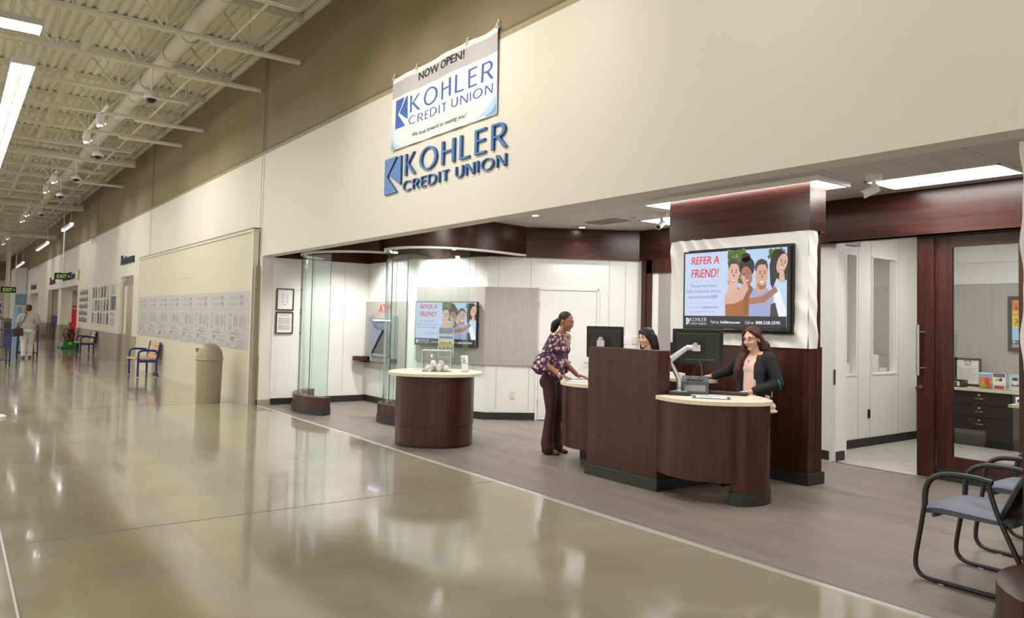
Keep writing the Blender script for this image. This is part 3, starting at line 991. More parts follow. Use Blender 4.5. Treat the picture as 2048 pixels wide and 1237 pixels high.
troffer(-61.0, 5.5, -59.4, 6.1, 2.722, 'ceiling panel lamp inside the farthest opening')
t = thing('cove_lamp', 'white glowing light tray around the top of the screen wall', 'ceiling lamp', (-6.5, 7.0, ZC))
b = MB()
for q in ((-6.58, 6.94, -4.26, 7.008), (-6.58, 7.302, -4.26, 7.46), (-6.58, 7.008, -6.262, 7.302), (-4.378, 7.008, -4.26, 7.302)):
    b.poly([(q[0], q[1], ZC - 0.03), (q[0], q[3], ZC - 0.03), (q[2], q[3], ZC - 0.03), (q[2], q[1], ZC - 0.03)], 'panel_lens')
b.build('lens', t)
down = None
for i, (x, y) in enumerate(((-8.50, 6.67), (-9.03, 8.05), (-12.3, 5.75), (-10.75, 6.1))):
    lb = ('round recessed downlight next to the store fascia', 'round recessed downlight above the flush white door', 'recessed downlight inside the cash machine alcove', 'recessed downlight above the wall screen')[i]
    if down is None:
        down = thing('downlight', lb, 'downlight', (x, y, ZC), 0, 'recessed downlights of the bank')
        b = MB(); b.lathe([(0.095, -0.008), (0.095, 0.0)], (0, 0, 0), 'vent_grey', 24); b.lathe([(0.10, -0.004), (0.07, -0.012)], (0, 0, 0), 'white', 24); b.build('trim_ring', down, local=True)
        b = MB(); b.lathe([(0.0, -0.014), (0.045, -0.0135)], (0, 0, 0), 'bulb', 16); b.build('bulb', down, local=True)
    else:
        dup(down, (x, y, ZC), label=lb)
    lamp('SPOT', 'downlight_beam', (x, y, ZC - 0.03), (x, y, 0), 210 if i > 1 else (45 if i == 0 else 26), (1, 0.97, 0.93), spot_size=R_(125), spot_blend=0.6, shadow_soft_size=0.05)
# ceiling bits of the bank
b = MB(); b.box(-8.58, 7.70, ZC - 0.012, -7.93, 8.04, ZC, 'vent_grey')
for i in range(6): b.box(-8.56, 7.73 + 0.05 * i, ZC - 0.016, -7.95, 7.75 + 0.05 * i, ZC - 0.011, 'taupe_low')
tag(b.build('air_vent'), 'grey square air vent in the bank ceiling', 'vent')
for (x, y), lb in (((-7.68, 7.82), 'small round smoke detector beside the grey air vent'), ((-3.21, 7.22), 'small round detector in the ceiling over the office front')):
    b = MB(); b.lathe([(0.06, 0), (0.055, -0.015), (0.03, -0.025), (0, -0.025)], (x, y, ZC), 'fixture_grey', 18); tag(b.build('smoke_detector'), lb, 'detector')
for (x, y), aim, lb in (((-3.85, 7.27), (-0.08, -0.06), 'white spot camera hanging from the ceiling near the office lamp'), ((-7.12, 7.81), (0.02, -0.09), 'white spot camera under the ceiling beside the screen wall')):
    t = thing('spot_camera', lb, 'camera', (x, y, ZC))
    b = MB(); b.lathe([(0.075, 0), (0.075, -0.05), (0.03, -0.055)], (x, y, ZC), 'white_lamp', 20); b.tube([(x, y, ZC - 0.05), (x, y, ZC - 0.14)], 0.022, 'white_lamp', 10); b.build('mount', t)
    p0 = Vector((x - aim[0] * 0.4, y - aim[1] * 0.4, ZC - 0.13)); p1 = Vector((x + aim[0], y + aim[1], ZC - 0.20))
    b = MB(); b.tube([p0, p1], 0.042, 'white_lamp', 16); b.build('barrel', t)
    b = MB(); d_ = (p1 - p0).normalized(); b.tube([p1 - d_ * 0.002, p1 + d_ * 0.004], 0.03, 'black', 14); b.build('lens', t)

# ================================================================== SIGNS, LETTERING
def ring(cx_, cy_, rx, ry, tx, ty, a0, a1, n=28):
    """an open ring band as quads; stroke tx at the sides, ty at top and bottom"""
    out = []
    for i in range(n):
        A, B_ = R_(a0 + (a1 - a0) * i / n), R_(a0 + (a1 - a0) * (i + 1) / n)
        out.append([(cx_ + rx * cos(A), cy_ + ry * sin(A)), (cx_ + rx * cos(B_), cy_ + ry * sin(B_)),
                    (cx_ + (rx - tx) * cos(B_), cy_ + (ry - ty) * sin(B_)), (cx_ + (rx - tx) * cos(A), cy_ + (ry - ty) * sin(A))])
    return out
def rc(x0, y0, x1, y1): return [(x0, y0), (x1, y0), (x1, y1), (x0, y1)]
T_ = 0.115
GLYPH = {
    'K': (0.66, [rc(0, 0, T_, 1), [(0.11, 0.47), (0.20, 0.47), (0.60, 1), (0.50, 1)], [(0.13, 0.50), (0.24, 0.56), (0.68, 0), (0.51, 0)]]),
    'O': (1.02, ring(0.51, 0.5, 0.51, 0.515, 0.135, 0.085, 0, 360, 36)),
    'H': (0.70, [rc(0, 0, T_, 1), rc(0.57, 0, 0.70, 1), rc(T_, 0.50, 0.57, 0.58)]),
    'L': (0.50, [rc(0, 0, T_, 1), rc(T_, 0, 0.50, 0.085)]),
    'E': (0.52, [rc(0, 0, T_, 1), rc(T_, 0, 0.52, 0.085), rc(T_, 0.50, 0.48, 0.58), rc(T_, 0.915, 0.52, 1)]),
    'R': (0.66, [rc(0, 0, T_, 1), rc(T_, 0.915, 0.33, 1), rc(T_, 0.44, 0.33, 0.52)] + ring(0.33, 0.72, 0.29, 0.28, 0.13, 0.085, -90, 90, 18) + [[(0.25, 0.45), (0.38, 0.45), (0.70, 0), (0.54, 0)]]),
    'C': (0.86, ring(0.51, 0.5, 0.51, 0.515, 0.135, 0.085, 48, 312, 30)),
    'D': (0.82, [rc(0, 0, T_, 1), rc(T_, 0.915, 0.34, 1), rc(T_, 0, 0.34, 0.085)] + ring(0.34, 0.5, 0.48, 0.5, 0.135, 0.085, -90, 90, 22)),
    'I': (T_, [rc(0, 0, T_, 1)]),
    'T': (0.62, [rc(0.245, 0, 0.38, 1), rc(0, 0.915, 0.62, 1)]),
    'U': (0.70, [rc(0, 0.34, T_, 1), rc(0.57, 0.34, 0.70, 1)] + ring(0.35, 0.35, 0.35, 0.36, 0.135, 0.085, 180, 360, 18)),
    'N': (0.74, [rc(0, 0, 0.10, 1), rc(0.64, 0, 0.74, 1), [(0.0, 1), (0.15, 1), (0.74, 0), (0.60, 0)]]),
}
def word_width(w, gap=0.17):
    return sum((GLYPH[c][0] + gap) if c != ' ' else 0.42 for c in w) - gap
def word(b_, fr, u, v, w, h, width, m, d=0.002, depth=0.0, mside=None, gap=0.17):
    sx = width / word_width(w, gap)
    x = 0.0
    for c in w:
        if c == ' ':
            x += 0.42; continue
        gw, polys = GLYPH[c]
        for p in polys:
            b_.art(fr, [(u + (x + q[0]) * sx, v + q[1] * h) for q in p], m, d, depth, mside)
        x += gw + gap
def k_mark(b_, fr, u, v, w, h, m, d=0.002, depth=0.0, mside=None):
    """the square mark: a tall left piece and a right wedge that leave a K between them"""
    P = lambda q: [(u + x * w, v + y * h) for x, y in q]
    b_.art(fr, P([(0, 0), (0.78, 0.02), (0.16, 0.50), (0.0, 0.40)]), m, d, depth, mside)
    b_.art(fr, P([(0, 0.40), (0.16, 0.50), (0.72, 1), (0, 1)]), m, d, depth, mside)
    b_.art(fr, P([(0.30, 0.52), (1.0, 0.19), (1.0, 0.99), (0.92, 1.0)]), m, d, depth, mside)
def logo(b_, fr, u, v, W, m, d=0.002, depth=0.0, mside=None, m2=None):
    """the whole two-line sign, W wide; u, v is the mark's bottom-left"""
    k_ = W / 2.64
    k_mark(b_, fr, u, v, 0.42 * k_, 0.46 * k_, m, d, depth, mside)
    word(b_, fr, u + 0.52 * k_, v + 0.185 * k_, 'KOHLER', 0.270 * k_, 2.12 * k_, m, d, depth, mside, 0.26)
    word(b_, fr, u + 0.50 * k_, v + 0.0 * k_, 'CREDIT UNION', 0.128 * k_, 2.13 * k_, m2 or m, d, depth, mside, 0.22)

WALLF = lambda x, z, out=0.0: ((x, YW - out, z), (1, 0, 0), (0, 0, 1))
# raised blue letters on the fascia
b = MB()
fr = WALLF(-8.755, 3.17)
k_mark(b, fr, 0.0, 0.0, 0.43, 0.46, 'sign_blue', 0.03, 0.024, 'sign_blue_side')
word(b, fr, 0.525, 0.182, 'KOHLER', 0.268, 2.12, 'sign_blue', 0.03, 0.024, 'sign_blue_side', 0.26)
word(b, fr, 0.49, -0.01, 'CREDIT UNION', 0.125, 2.16, 'sign_blue', 0.03, 0.024, 'sign_blue_side', 0.22)
sign = b.build('wall_sign')
tag(sign, 'raised blue logo and letters KOHLER CREDIT UNION fixed on the cream fascia', 'sign')

# vinyl banner with the same name
bt = thing('banner', 'white vinyl NOW OPEN banner tied to the wall above the raised blue letters', 'banner', (-7.45, YW - 0.03, 3.72))
b = MB()
nx = 30; nz = 14
def bz(u, v): return 0.022 + 0.010 * sin(u * 5.5) * (0.3 + v) + 0.006 * sin(u * 13 + v * 3)
BX0, BX1, BZ0, BZ1 = -8.60, -6.29, 3.72, 4.645
for lay in (0, 1):
    vv = [(BX0 + (BX1 - BX0) * i / nx, YW - bz((BX1 - BX0) * i / nx, j / nz) - (0.002 if lay == 0 else 0), BZ0 + (BZ1 - BZ0) * j / nz + 0.012 * sin(pi * ((i / nx * 4) % 1)) * -(j == nz)) for j in range(nz + 1) for i in range(nx + 1)]
    q = [(j * (nx + 1) + i, j * (nx + 1) + i + 1, (j + 1) * (nx + 1) + i + 1, (j + 1) * (nx + 1) + i) for j in range(nz) for i in range(nx)]
    if lay == 0:
        b.add(vv, [f for i_, f in enumerate(q) if i_ // nx < 10], 'paper'); b.add(vv, [f for i_, f in enumerate(q) if 10 <= i_ // nx < 13], 'banner_grey'); b.add(vv, [f for i_, f in enumerate(q) if i_ // nx >= 13], 'paper')
    else:
        b.add(vv, [f[::-1] for f in q], 'paper')
b.build('sheet', bt)
b = MB()
fr = WALLF(BX0, BZ0, 0.042)
for q in range(4): b.text(fr, 0.645 + 0.0026 * q, 0.755 + 0.0012 * q, 'NOW OPEN!', 0.093, 'ink', width=1.02, d=0.0003 * q)
k_mark(b, fr, 0.11, 0.26, 0.31, 0.36, 'banner_blue', 0.0)
word(b, fr, 0.485, 0.395, 'KOHLER', 0.205, 1.74, 'banner_blue', 0.0, gap=0.26)
word(b, fr, 0.455, 0.245, 'CREDIT UNION', 0.10, 1.77, 'banner_blue', 0.0, gap=0.22)
b.text(fr, 0.54, 0.085, 'We look forward to meeting you!', 0.05, 'ink', width=1.19, d=0.0, shear=0.18)
# blue swooshes in the lower corners
for (u0, r0, a0, a1, cu, cv) in ((0.0, 0.30, 100, 178, 0.34, 0.02),):
    pass
def swoosh(pts0, pts1, m, d):
    for i in range(len(pts0) - 1):
        b.art(fr, [pts0[i], pts0[i + 1], pts1[i + 1], pts1[i]], m, d)
def quadb(p0, p1, p2, n=10): return [((1 - t_) ** 2 * p0[0] + 2 * t_ * (1 - t_) * p1[0] + t_ ** 2 * p2[0], (1 - t_) ** 2 * p0[1] + 2 * t_ * (1 - t_) * p1[1] + t_ ** 2 * p2[1]) for t_ in [i / n for i in range(n + 1)]]
swoosh(quadb((0.005, 0.36), (0.06, 0.16), (0.42, 0.01)), quadb((0.005, 0.01), (0.02, 0.01), (0.10, 0.01)), 'paler_blue', -0.0015)
swoosh(quadb((0.005, 0.20), (0.05, 0.09), (0.25, 0.01)), quadb((0.005, 0.01), (0.02, 0.01), (0.06, 0.01)), 'pale_blue', -0.001)
swoosh(quadb((0.005, 0.10), (0.04, 0.05), (0.13, 0.01)), quadb((0.005, 0.01), (0.02, 0.01), (0.06, 0.01)), 'sky_blue', -0.0006)
swoosh(quadb((2.30, 0.42), (2.22, 0.17), (1.72, 0.01)), quadb((2.30, 0.01), (2.28, 0.01), (2.2, 0.01)), 'paler_blue', -0.0015)
swoosh(quadb((2.30, 0.26), (2.24, 0.11), (1.93, 0.01)), quadb((2.30, 0.01), (2.28, 0.01), (2.22, 0.01)), 'pale_blue', -0.001)
swoosh(quadb((2.30, 0.13), (2.26, 0.06), (2.10, 0.01)), quadb((2.30, 0.01), (2.28, 0.01), (2.25, 0.01)), 'sky_blue', -0.0006)
for i_, (x_, y_, z_) in enumerate(b.v):      # the print follows the folds of the cloth
    b.v[i_] = (x_, YW - bz(x_ - BX0, (z_ - BZ0) / (BZ1 - BZ0)) - 0.0055 + (y_ - (YW - 0.042)), z_)
b.build('lettering', bt)
for u, v in ((0.02, 0.92), (0.60, 0.90), (1.72, 0.90), (2.29, 0.915), (0.02, 0.02), (2.29, 0.02)):
    b = MB(); x, z = BX0 + u, BZ0 + v
    b.tube([(x, YW - 0.045, z - 0.02), (x + 0.004, YW - 0.01, z + (0.075 if v > 0.5 else 0.0))], 0.009, 'white', 6); b.build('tie', bt)

# dark blue words on the far wall
def wall_word(txt, x0, x1, z, h, label):
    b_ = MB(); fr_ = WALLF(x0, z)
    b_.text(fr_, 0, 0, txt, h, 'navy_letter', width=x1 - x0, d=0.05)
    o = b_.build('wall_lettering')
    sol = o.modifiers.new('thick', 'SOLIDIFY'); sol.thickness = 0.05; sol.offset = -1
    tag(o, label, 'sign')
wall_word('Restrooms', -27.45, -25.35, 3.13, 0.32, 'dark blue word Restrooms on the wall over its doorway')
wall_word('Food', -49.6, -47.2, 3.02, 0.42, 'dark blue word partly hidden behind the nearer exit sign')
wall_word('Service', -46.9, -43.9, 3.30, 0.28, 'dark blue word standing just over the nearer exit sign')
wall_word('Health/Care', -43.4, -39.2, 3.06, 0.36, 'dark blue word to one side of the nearer exit sign')
wall_word('Deli', -62.0, -58.5, 2.98, 0.36, 'small dark word on the wall over the farthest opening')
b = MB(); b.box(-38.3, YW - 0.06, 2.98, -37.7, YW - 0.004, 3.40, 'lime'); b.box(-38.25, YW - 0.065, 3.02, -37.75, YW - 0.06, 3.36, 'cream')
tag(b.build('wall_notice'), 'small greenish notice box on the wall above the mural', 'notice')

# the papered hoarding
hd = thing('hoarding', 'tall cream hoarding with a grey printed paper band, closing off a shop unit', 'hoarding', (-18.75, 4.36, 0))
b = MB()
HX0, HX1, HY = -23.85, -13.66, 4.31
b.box(HX0, HY, 0.0, HX1, YW - 0.023, 3.10, 'hoarding')
b.box(HX1 - 0.05, HY - 0.004, 0.0, HX1 + 0.006, YW - 0.022, 3.10, 'cream')
b.build('boards', hd)
b = MB(); b.box(HX0 - 0.03, HY - 0.015, 3.10, HX1 + 0.02, YW - 0.003, 3.165, 'hoarding'); b.box(HX0 - 0.03, HY - 0.018, 3.155, HX1 + 0.02, YW - 0.003, 3.172, 'seam'); b.box(HX0 - 0.04, HY - 0.01, 0, HX0, YW - 0.022, 3.1, 'cream'); b.box(HX0, HY - 0.002, 3.085, HX1, HY, 3.10, 'seam_soft'); b.build('cap', hd)
b = MB(); b.box(HX0, HY - 0.008, 0, HX1 - 0.05, HY, 0.085, 'hoarding'); b.box(HX0, HY - 0.010, 0.085, HX1 - 0.05, HY, 0.092, 'cream')
b.box(-21.5, HY - 0.012, 0.0, -20.8, HY + 0.001, 0.055, 'black'); b.build('skirting', hd)
b = MB()
b.box(HX0 + 0.02, HY - 0.003, 0.955, HX1 - 0.07, HY, 2.035, 'paper_band')
for x in (-20.25, -17.1, -15.0): b.box(x - 0.003, HY - 0.0035, 0.3 if x < -20 else 0.95, x + 0.003, HY - 0.002, 2.03, 'band_ink')
random.seed(5)
P_ = 1.235
for i in range(8):
    u0 = HX0 + 0.12 + P_ * i
    fr = ((u0, HY - 0.003, 0.955), (1, 0, 0), (0, 0, 1))
    I = 'band_ink'
    def cl(u, v, w, h, m=I):
        if u0 + u + w < HX1 - 0.08: b.rect(fr, u, v, u + w, v + h, m, 0.0008)
    for r_ in (0.92, 0.80):
        cl(0.75, r_, 0.22, 0.085, I)
        b.rect(fr, 0.77, r_ + 0.015, 0.95, r_ + 0.035, 'paper_band', 0.0012) if u0 + 1.0 < HX1 - .08 else None
        for q in range(6): cl(0.15 + q * 0.085, r_ + 0.02, 0.035, 0.05)
    for q in range(14): cl(0.05 + q * 0.08, 0.735, 0.045, 0.012)
    for q in range(5): cl(0.42 + q * 0.055, 0.42, 0.03, 0.20 + 0.05 * (q % 2))
    for q in range(4): cl(0.78 + q * 0.05, 0.42, 0.028, 0.17 + 0.06 * (q % 2))
    cl(0.12, 0.36, 0.13, 0.30); b.rect(fr, 0.14, 0.40, 0.23, 0.63, 'paper_band', 0.0013)
    cl(1.06, 0.33, 0.045, 0.33)
    for q in range(7): cl(0.42 + 0.02 * (q % 3), 0.36 - q * 0.018, 0.34, 0.007)
    if u0 + 0.55 < HX1 - 0.08:
        b.art(fr, [(0.22, 0.30), (0.22, 0.20), (0.36, 0.10), (0.50, 0.20), (0.50, 0.30)], I, 0.0008)
        b.rect(fr, 0.25, 0.225, 0.47, 0.275, 'paper_band', 0.0012)
        for q in range(4): b.disc(fr, 0.02 + q * 0.06, 0.06 + 0.03 * (q % 2), 0.018, 0.05, I, 0.0008, 10)
    for r_ in (0.27, 0.205):
        for q in range(6): cl(0.60 + q * 0.09, r_, 0.05, 0.02)
    if u0 + 1.15 < HX1 - 0.08:
        b.text(fr, 0.60, 0.085, "MEIJER'S", 0.085, I, width=0.50, d=0.0009)
        for q in range(9): cl(0.60 + q * 0.056, 0.045, 0.035, 0.02)
    for q in range(11): cl(0.05 + q * 0.105, 0.0, 0.012 + 0.03 * (q % 3), 0.028)
b.build('paper_band', hd)
tag(hd.children[-1], 'grey printed paper band')
b = MB(); b.box(-18.9, HY - 0.006, 2.40, -17.8, HY, 2.407, 'seam_soft'); b.box(-20.95, HY - 0.02, 1.07, -20.85, HY, 1.10, 'grey_dark'); b.build('latch', hd)

# mural prints on the far wall
def mural(x0, x1, z0, z1, cells, label):
    t = thing('wall_mural', label, 'mural', ((x0 + x1) / 2, YW - 0.01, z0))
    b_ = MB(); fr_ = WALLF(x0, z0, 0.002)
    random.seed(len(cells))
    for (u0, v0, u1, v1, m, k_) in cells:
        W, H_ = x1 - x0, z1 - z0
        if k_ == 'text':
            r_ = 5; hh = (v1 - v0) * H_ / r_
            for q in range(r_):
                b_.rect(fr_, u0 * W, v0 * H_ + q * hh, u0 * W + (u1 - u0) * W * random.uniform(0.7, 1), v0 * H_ + q * hh + hh * 0.5, m, 0.002)
        elif k_ == 'crowd':
            b_.rect(fr_, u0 * W, v0 * H_, u1 * W, v0 * H_ + (v1 - v0) * H_ * 0.55, m, 0.002)
            for q in range(7):
                uu = (u0 + (u1 - u0) * (q + 0.5) / 7) * W
                b_.rect(fr_, uu - 0.11, v0 * H_, uu + 0.11, (v0 + (v1 - v0) * random.uniform(0.75, 1.0)) * H_, 'mural_mid' if q % 2 else m, 0.003)
        else:
            b_.rect(fr_, u0 * W, v0 * H_, u1 * W, v1 * H_, m, 0.002)
            for q in range(3):
                uu = u0 + (u1 - u0) * random.uniform(0.1, 0.7)
                b_.rect(fr_, uu * W, v0 * H_, (uu + (u1 - u0) * 0.22) * W, (v0 + (v1 - v0) * random.uniform(0.5, 0.95)) * H_, 'mural_mid' if m == 'mural_ink' else 'mural_ink', 0.003)
    b_.build('print', t)
mural(-37.3, -34.9, 1.15, 2.52, [(0, i * 0.205, 1, i * 0.205 + 0.165, 'mural_ink', 'crowd') for i in range(5)], 'column of five dark group pictures printed on the far wall')
cells = []
for r_ in range(3):
    for c in range(6):
        u = 0.01 + c * 0.128
        cells.append((u, 0.02 + r_ * 0.345, u + (0.085 if (c + r_) % 3 else 0.07), 0.31 + r_ * 0.345, 'mural_ink' if (c + r_) % 2 == 0 else 'mural_mid', 'pic' if (c + r_) % 3 != 1 else 'text'))
cells += [(0.80, 0.38, 0.99, 0.72, 'mural_ink', 'pic'), (0.80, 0.76, 0.99, 1.0, 'mural_mid', 'text'), (0.80, 0.24, 0.99, 0.34, 'mural_mid', 'text'), (0.80, 0.0, 0.99, 0.20, 'mural_mid', 'text')]
mural(-33.6, -28.3, 1.12, 2.52, cells, 'wide mural of dark pictures and text blocks beside the restroom doorway')

# ================================================================== SCREENS
SK = {}
def emat(key, c, s_=1.0):
    if key not in MATS:
        mat(key, (0.02, 0.02, 0.02), 0.12, emit=c, strength=s_)
for nm, c in dict(lav=(0.60, 0.70, 0.95), lav2=(0.45, 0.60, 0.92), red=(0.70, 0.02, 0.03), txt=(0.16, 0.18, 0.26), txt2=(0.35, 0.40, 0.52), bar=(0.012, 0.010, 0.012), wht=(0.88, 0.93, 1.0),
                  skinA=(0.78, 0.46, 0.36), skinB=(0.42, 0.18, 0.11), skinC=(0.70, 0.40, 0.29), skinD=(0.74, 0.44, 0.33), hairA=(0.05, 0.035, 0.03), hairB=(0.02, 0.012, 0.012), tree=(0.10, 0.16, 0.04), tree2=(0.17, 0.24, 0.07),
                  shirtA=(0.40, 0.13, 0.03), shirtB=(0.30, 0.10, 0.03), shirtC=(0.38, 0.40, 0.66), shirtD=(0.55, 0.72, 0.90), armE=(0.72, 0.43, 0.32), mouth=(0.95, 0.90, 0.88), lip=(0.45, 0.08, 0.07), sky=(0.50, 0.68, 0.93), dark=(0.03, 0.02, 0.02), trou=(0.05, 0.04, 0.04), shade=(0.36, 0.16, 0.10)).items():
    emat('scr_' + nm, c, 0.72)
def screen_art(b_, O, U, V, W, H_):
    """the slide shown on both screens: text field at the side, four friends outdoors, a dark footer"""
    X = lambda u: u * W
    Y_ = lambda v: v * H_
    fr_ = (O, U, V)
    def R2(u0, v0, u1, v1, m, d): b_.rect(fr_, X(u0), Y_(v0), X(u1), Y_(v1), 'scr_' + m, d)
    def D2(u, v, ru, rv, m, d, rot=0.0, **k_): b_.disc(fr_, X(u), Y_(v), X(ru), Y_(rv) if not rot else Y_(rv), 'scr_' + m, d, rot=rot, **k_)
    def A2(pts, m, d): b_.art(fr_, [(X(p[0]), Y_(p[1])) for p in pts], 'scr_' + m, d)
    R2(0, 0, 1, 1, 'lav', 0.0002)
    R2(0.45, 0.148, 1, 1, 'sky', 0.0006)
    random.seed(3)
    for i in range(70):   # foliage behind the heads
        D2(random.uniform(0.455, 0.62), random.uniform(0.80, 0.985) if i % 3 else random.uniform(0.55, 0.8), random.uniform(0.012, 0.03), random.uniform(0.02, 0.045), 'tree' if i % 2 else 'tree2', 0.0008)
    for i in range(30):
        D2(random.uniform(0.84, 0.985), random.uniform(0.80, 0.985), random.uniform(0.01, 0.025), random.uniform(0.02, 0.04), 'tree' if i % 2 else 'tree2', 0.0008)
    # bodies, back to front
    def face(u, v, ru, rv, skin, rot, look, d):
        D2(u, v, ru, rv, skin, d, rot)
        c, s_ = cos(rot), sin(rot)
        def L(x, y): return (u + (x * c * ru - y * s_ * rv * (H_ / W)), v + (x * s_ * ru * (W / H_) + y * c * rv))
        for sx in (-0.38 + look, 0.38 + look):
            p = L(sx, 0.18); D2(p[0], p[1], ru * 0.17, rv * 0.05, 'dark', d + 0.0003)
            p = L(sx, 0.34); D2(p[0], p[1], ru * 0.22, rv * 0.035, 'hairA', d + 0.0003)
        p = L(look * 1.2, -0.08); D2(p[0], p[1], ru * 0.13, rv * 0.16, 'shade', d + 0.0002)
        p = L(look, -0.44); D2(p[0], p[1], ru * 0.44, rv * 0.17, 'lip', d + 0.0003, rot, a0=pi, a1=2 * pi)
        p = L(look, -0.45); D2(p[0], p[1], ru * 0.36, rv * 0.10, 'mouth', d + 0.0004, rot, a0=pi, a1=2 * pi)
    # second: woman with dark curls behind
    D2(0.635, 0.775, 0.075, 0.135, 'hairB', 0.0010); D2(0.625, 0.90, 0.045, 0.06, 'hairB', 0.0010)
    A2([(0.59, 0.15), (0.585, 0.5), (0.66, 0.56), (0.73, 0.45), (0.73, 0.15)], 'shirtB', 0.0011)
    face(0.635, 0.665, 0.052, 0.125, 'skinB', 0.25, 0.0, 0.0013)
    # fourth: woman with long dark hair at the edge
    A2([(0.855, 0.55), (0.845, 0.78), (0.875, 0.95), (0.93, 0.985), (0.985, 0.93), (1.0, 0.80), (1.0, 0.5), (0.90, 0.42)], 'hairB', 0.0012)
    A2([(0.86, 0.15), (0.865, 0.45), (0.91, 0.62), (0.96, 0.57), (1.0, 0.60), (1.0, 0.15)], 'shirtD', 0.0014)
    A2([(0.885, 0.15), (0.89, 0.42), (0.93, 0.50), (0.985, 0.26), (1.0, 0.24), (1.0, 0.15)], 'wht', 0.0015)
    A2([(0.93, 0.58), (0.935, 0.68), (0.975, 0.70), (0.985, 0.56)], 'skinD', 0.0015)
    face(0.957, 0.80, 0.045, 0.125, 'skinD', -0.35, 0.1, 0.0016)
    # first: man at the side with short hair
    A2([(0.43, 0.148), (0.425, 0.40), (0.46, 0.52), (0.56, 0.52), (0.61, 0.38), (0.61, 0.148)], 'shirtA', 0.0018)
    A2([(0.425, 0.38), (0.46, 0.55), (0.55, 0.56), (0.55, 0.44), (0.47, 0.40)], 'skinA', 0.0019)
    D2(0.509, 0.79, 0.052, 0.105, 'hairA', 0.0019); face(0.508, 0.690, 0.056, 0.160, 'skinA', -0.12, 0.05, 0.0021); A2([(0.462, 0.80), (0.475, 0.855), (0.51, 0.875), (0.55, 0.85), (0.558, 0.80), (0.535, 0.825), (0.49, 0.83)], 'hairA', 0.0025)
    A2([(0.42, 0.30), (0.425, 0.40), (0.52, 0.43), (0.60, 0.56), (0.58, 0.68), (0.615, 0.66), (0.655, 0.50), (0.60, 0.36), (0.52, 0.31)], 'armE', 0.0026)
    # third: man in a pale polo shirt in front
    A2([(0.655, 0.148), (0.665, 0.40), (0.70, 0.50), (0.83, 0.50), (0.885, 0.38), (0.87, 0.148)], 'shirtC', 0.0022)
    A2([(0.715, 0.49), (0.725, 0.60), (0.81, 0.60), (0.815, 0.50), (0.765, 0.42)], 'skinC', 0.0023)
    D2(0.772, 0.765, 0.060, 0.105, 'hairA', 0.0023); face(0.775, 0.660, 0.056, 0.160, 'skinC', -0.05, 0.1, 0.0026); D2(0.778, 0.545, 0.040, 0.062, 'shade', 0.00262); D2(0.780, 0.585, 0.036, 0.050, 'skinC', 0.00264); D2(0.780, 0.588, 0.022, 0.022, 'mouth', 0.00320, a0=pi, a1=2 * pi); A2([(0.722, 0.74), (0.73, 0.84), (0.77, 0.87), (0.82, 0.845), (0.832, 0.755), (0.815, 0.80), (0.77, 0.80), (0.735, 0.79)], 'hairA', 0.0030)
    A2([(0.66, 0.30), (0.665, 0.375), (0.78, 0.40), (0.90, 0.52), (0.925, 0.46), (0.80, 0.32)], 'skinB', 0.0028)
    A2([(0.855, 0.148), (0.86, 0.30), (0.90, 0.32), (0.93, 0.148)], 'trou', 0.0024)
    # text field
    A2([(0, 0.148), (0, 1), (0.452, 1), (0.44, 0.70), (0.420, 0.45), (0.425, 0.148)], 'lav', 0.0040)
    fr2 = fr_
    def T2(u, v, s__, h, m, w, sh=0.0, bold=0, d=0.0058):
        b_.text(fr2, X(u), Y_(v), s__, Y_(h), 'scr_' + m, width=X(w), d=d, shear=sh)
        for q in range(bold): b_.text(fr2, X(u) + 0.0016 * (q + 1), Y_(v) + 0.0006, s__, Y_(h), 'scr_' + m, width=X(w), d=d + 0.0001 * (q + 1), shear=sh)
    T2(0.070, 0.845, 'REFER A', 0.105, 'red', 0.29, 0.12, 3)
    T2(0.070, 0.665, 'FRiEND!', 0.115, 'red', 0.28, 0.12, 3)
    R2(0.01, 0.614, 0.38, 0.616, 'txt2', 0.0046); R2(0.01, 0.318, 0.40, 0.320, 'txt2', 0.0046)
    T2(0.06, 0.535, 'Tell your friends about', 0.042, 'txt', 0.28)
    T2(0.018, 0.460, 'Kohler Credit Union and you', 0.042, 'txt', 0.36)
    T2(0.045, 0.385, 'both could receive $$$$!', 0.042, 'txt', 0.31)
    T2(0.020, 0.252, 'Find out how at', 0.026, 'txt2', 0.17); T2(0.198, 0.252, 'kohlercu.com', 0.028, 'txt', 0.155, 0, 1); T2(0.36, 0.252, 'or', 0.026, 'txt2', 0.022)
    T2(0.055, 0.192, 'ask an employee for details.', 0.026, 'txt2', 0.27)
    # footer
    R2(0, 0, 1, 0.148, 'bar', 0.0050)
    P = lambda q: [(0.02 + x * 0.034, 0.03 + y * 0.088) for x, y in q]
    A2(P([(0, 0), (0.78, 0.02), (0.16, 0.50), (0, 1), (0, 0)][:4]), 'wht', 0.0056)
    A2(P([(0, 0.5), (0.2, 0.52), (0.72, 1), (0, 1)]), 'wht', 0.0056); A2(P([(0.30, 0.52), (1.0, 0.12), (1.0, 0.99)]), 'wht', 0.0056)
    word(b_, fr_, X(0.062), Y_(0.073), 'KOHLER', Y_(0.048), X(0.175), 'scr_wht', 0.0056, gap=0.26)
    word(b_, fr_, X(0.062), Y_(0.028), 'CREDIT UNION', Y_(0.026), X(0.175), 'scr_wht', 0.0056, gap=0.22)
    T2(0.285, 0.050, 'Find us:', 0.038, 'wht', 0.085); T2(0.385, 0.050, 'kohlercu.com', 0.038, 'wht', 0.19, 0, 2)
    T2(0.625, 0.050, 'Call us:', 0.038, 'wht', 0.085); T2(0.725, 0.050, '888.528.2595', 0.038, 'wht', 0.22, 0, 2)

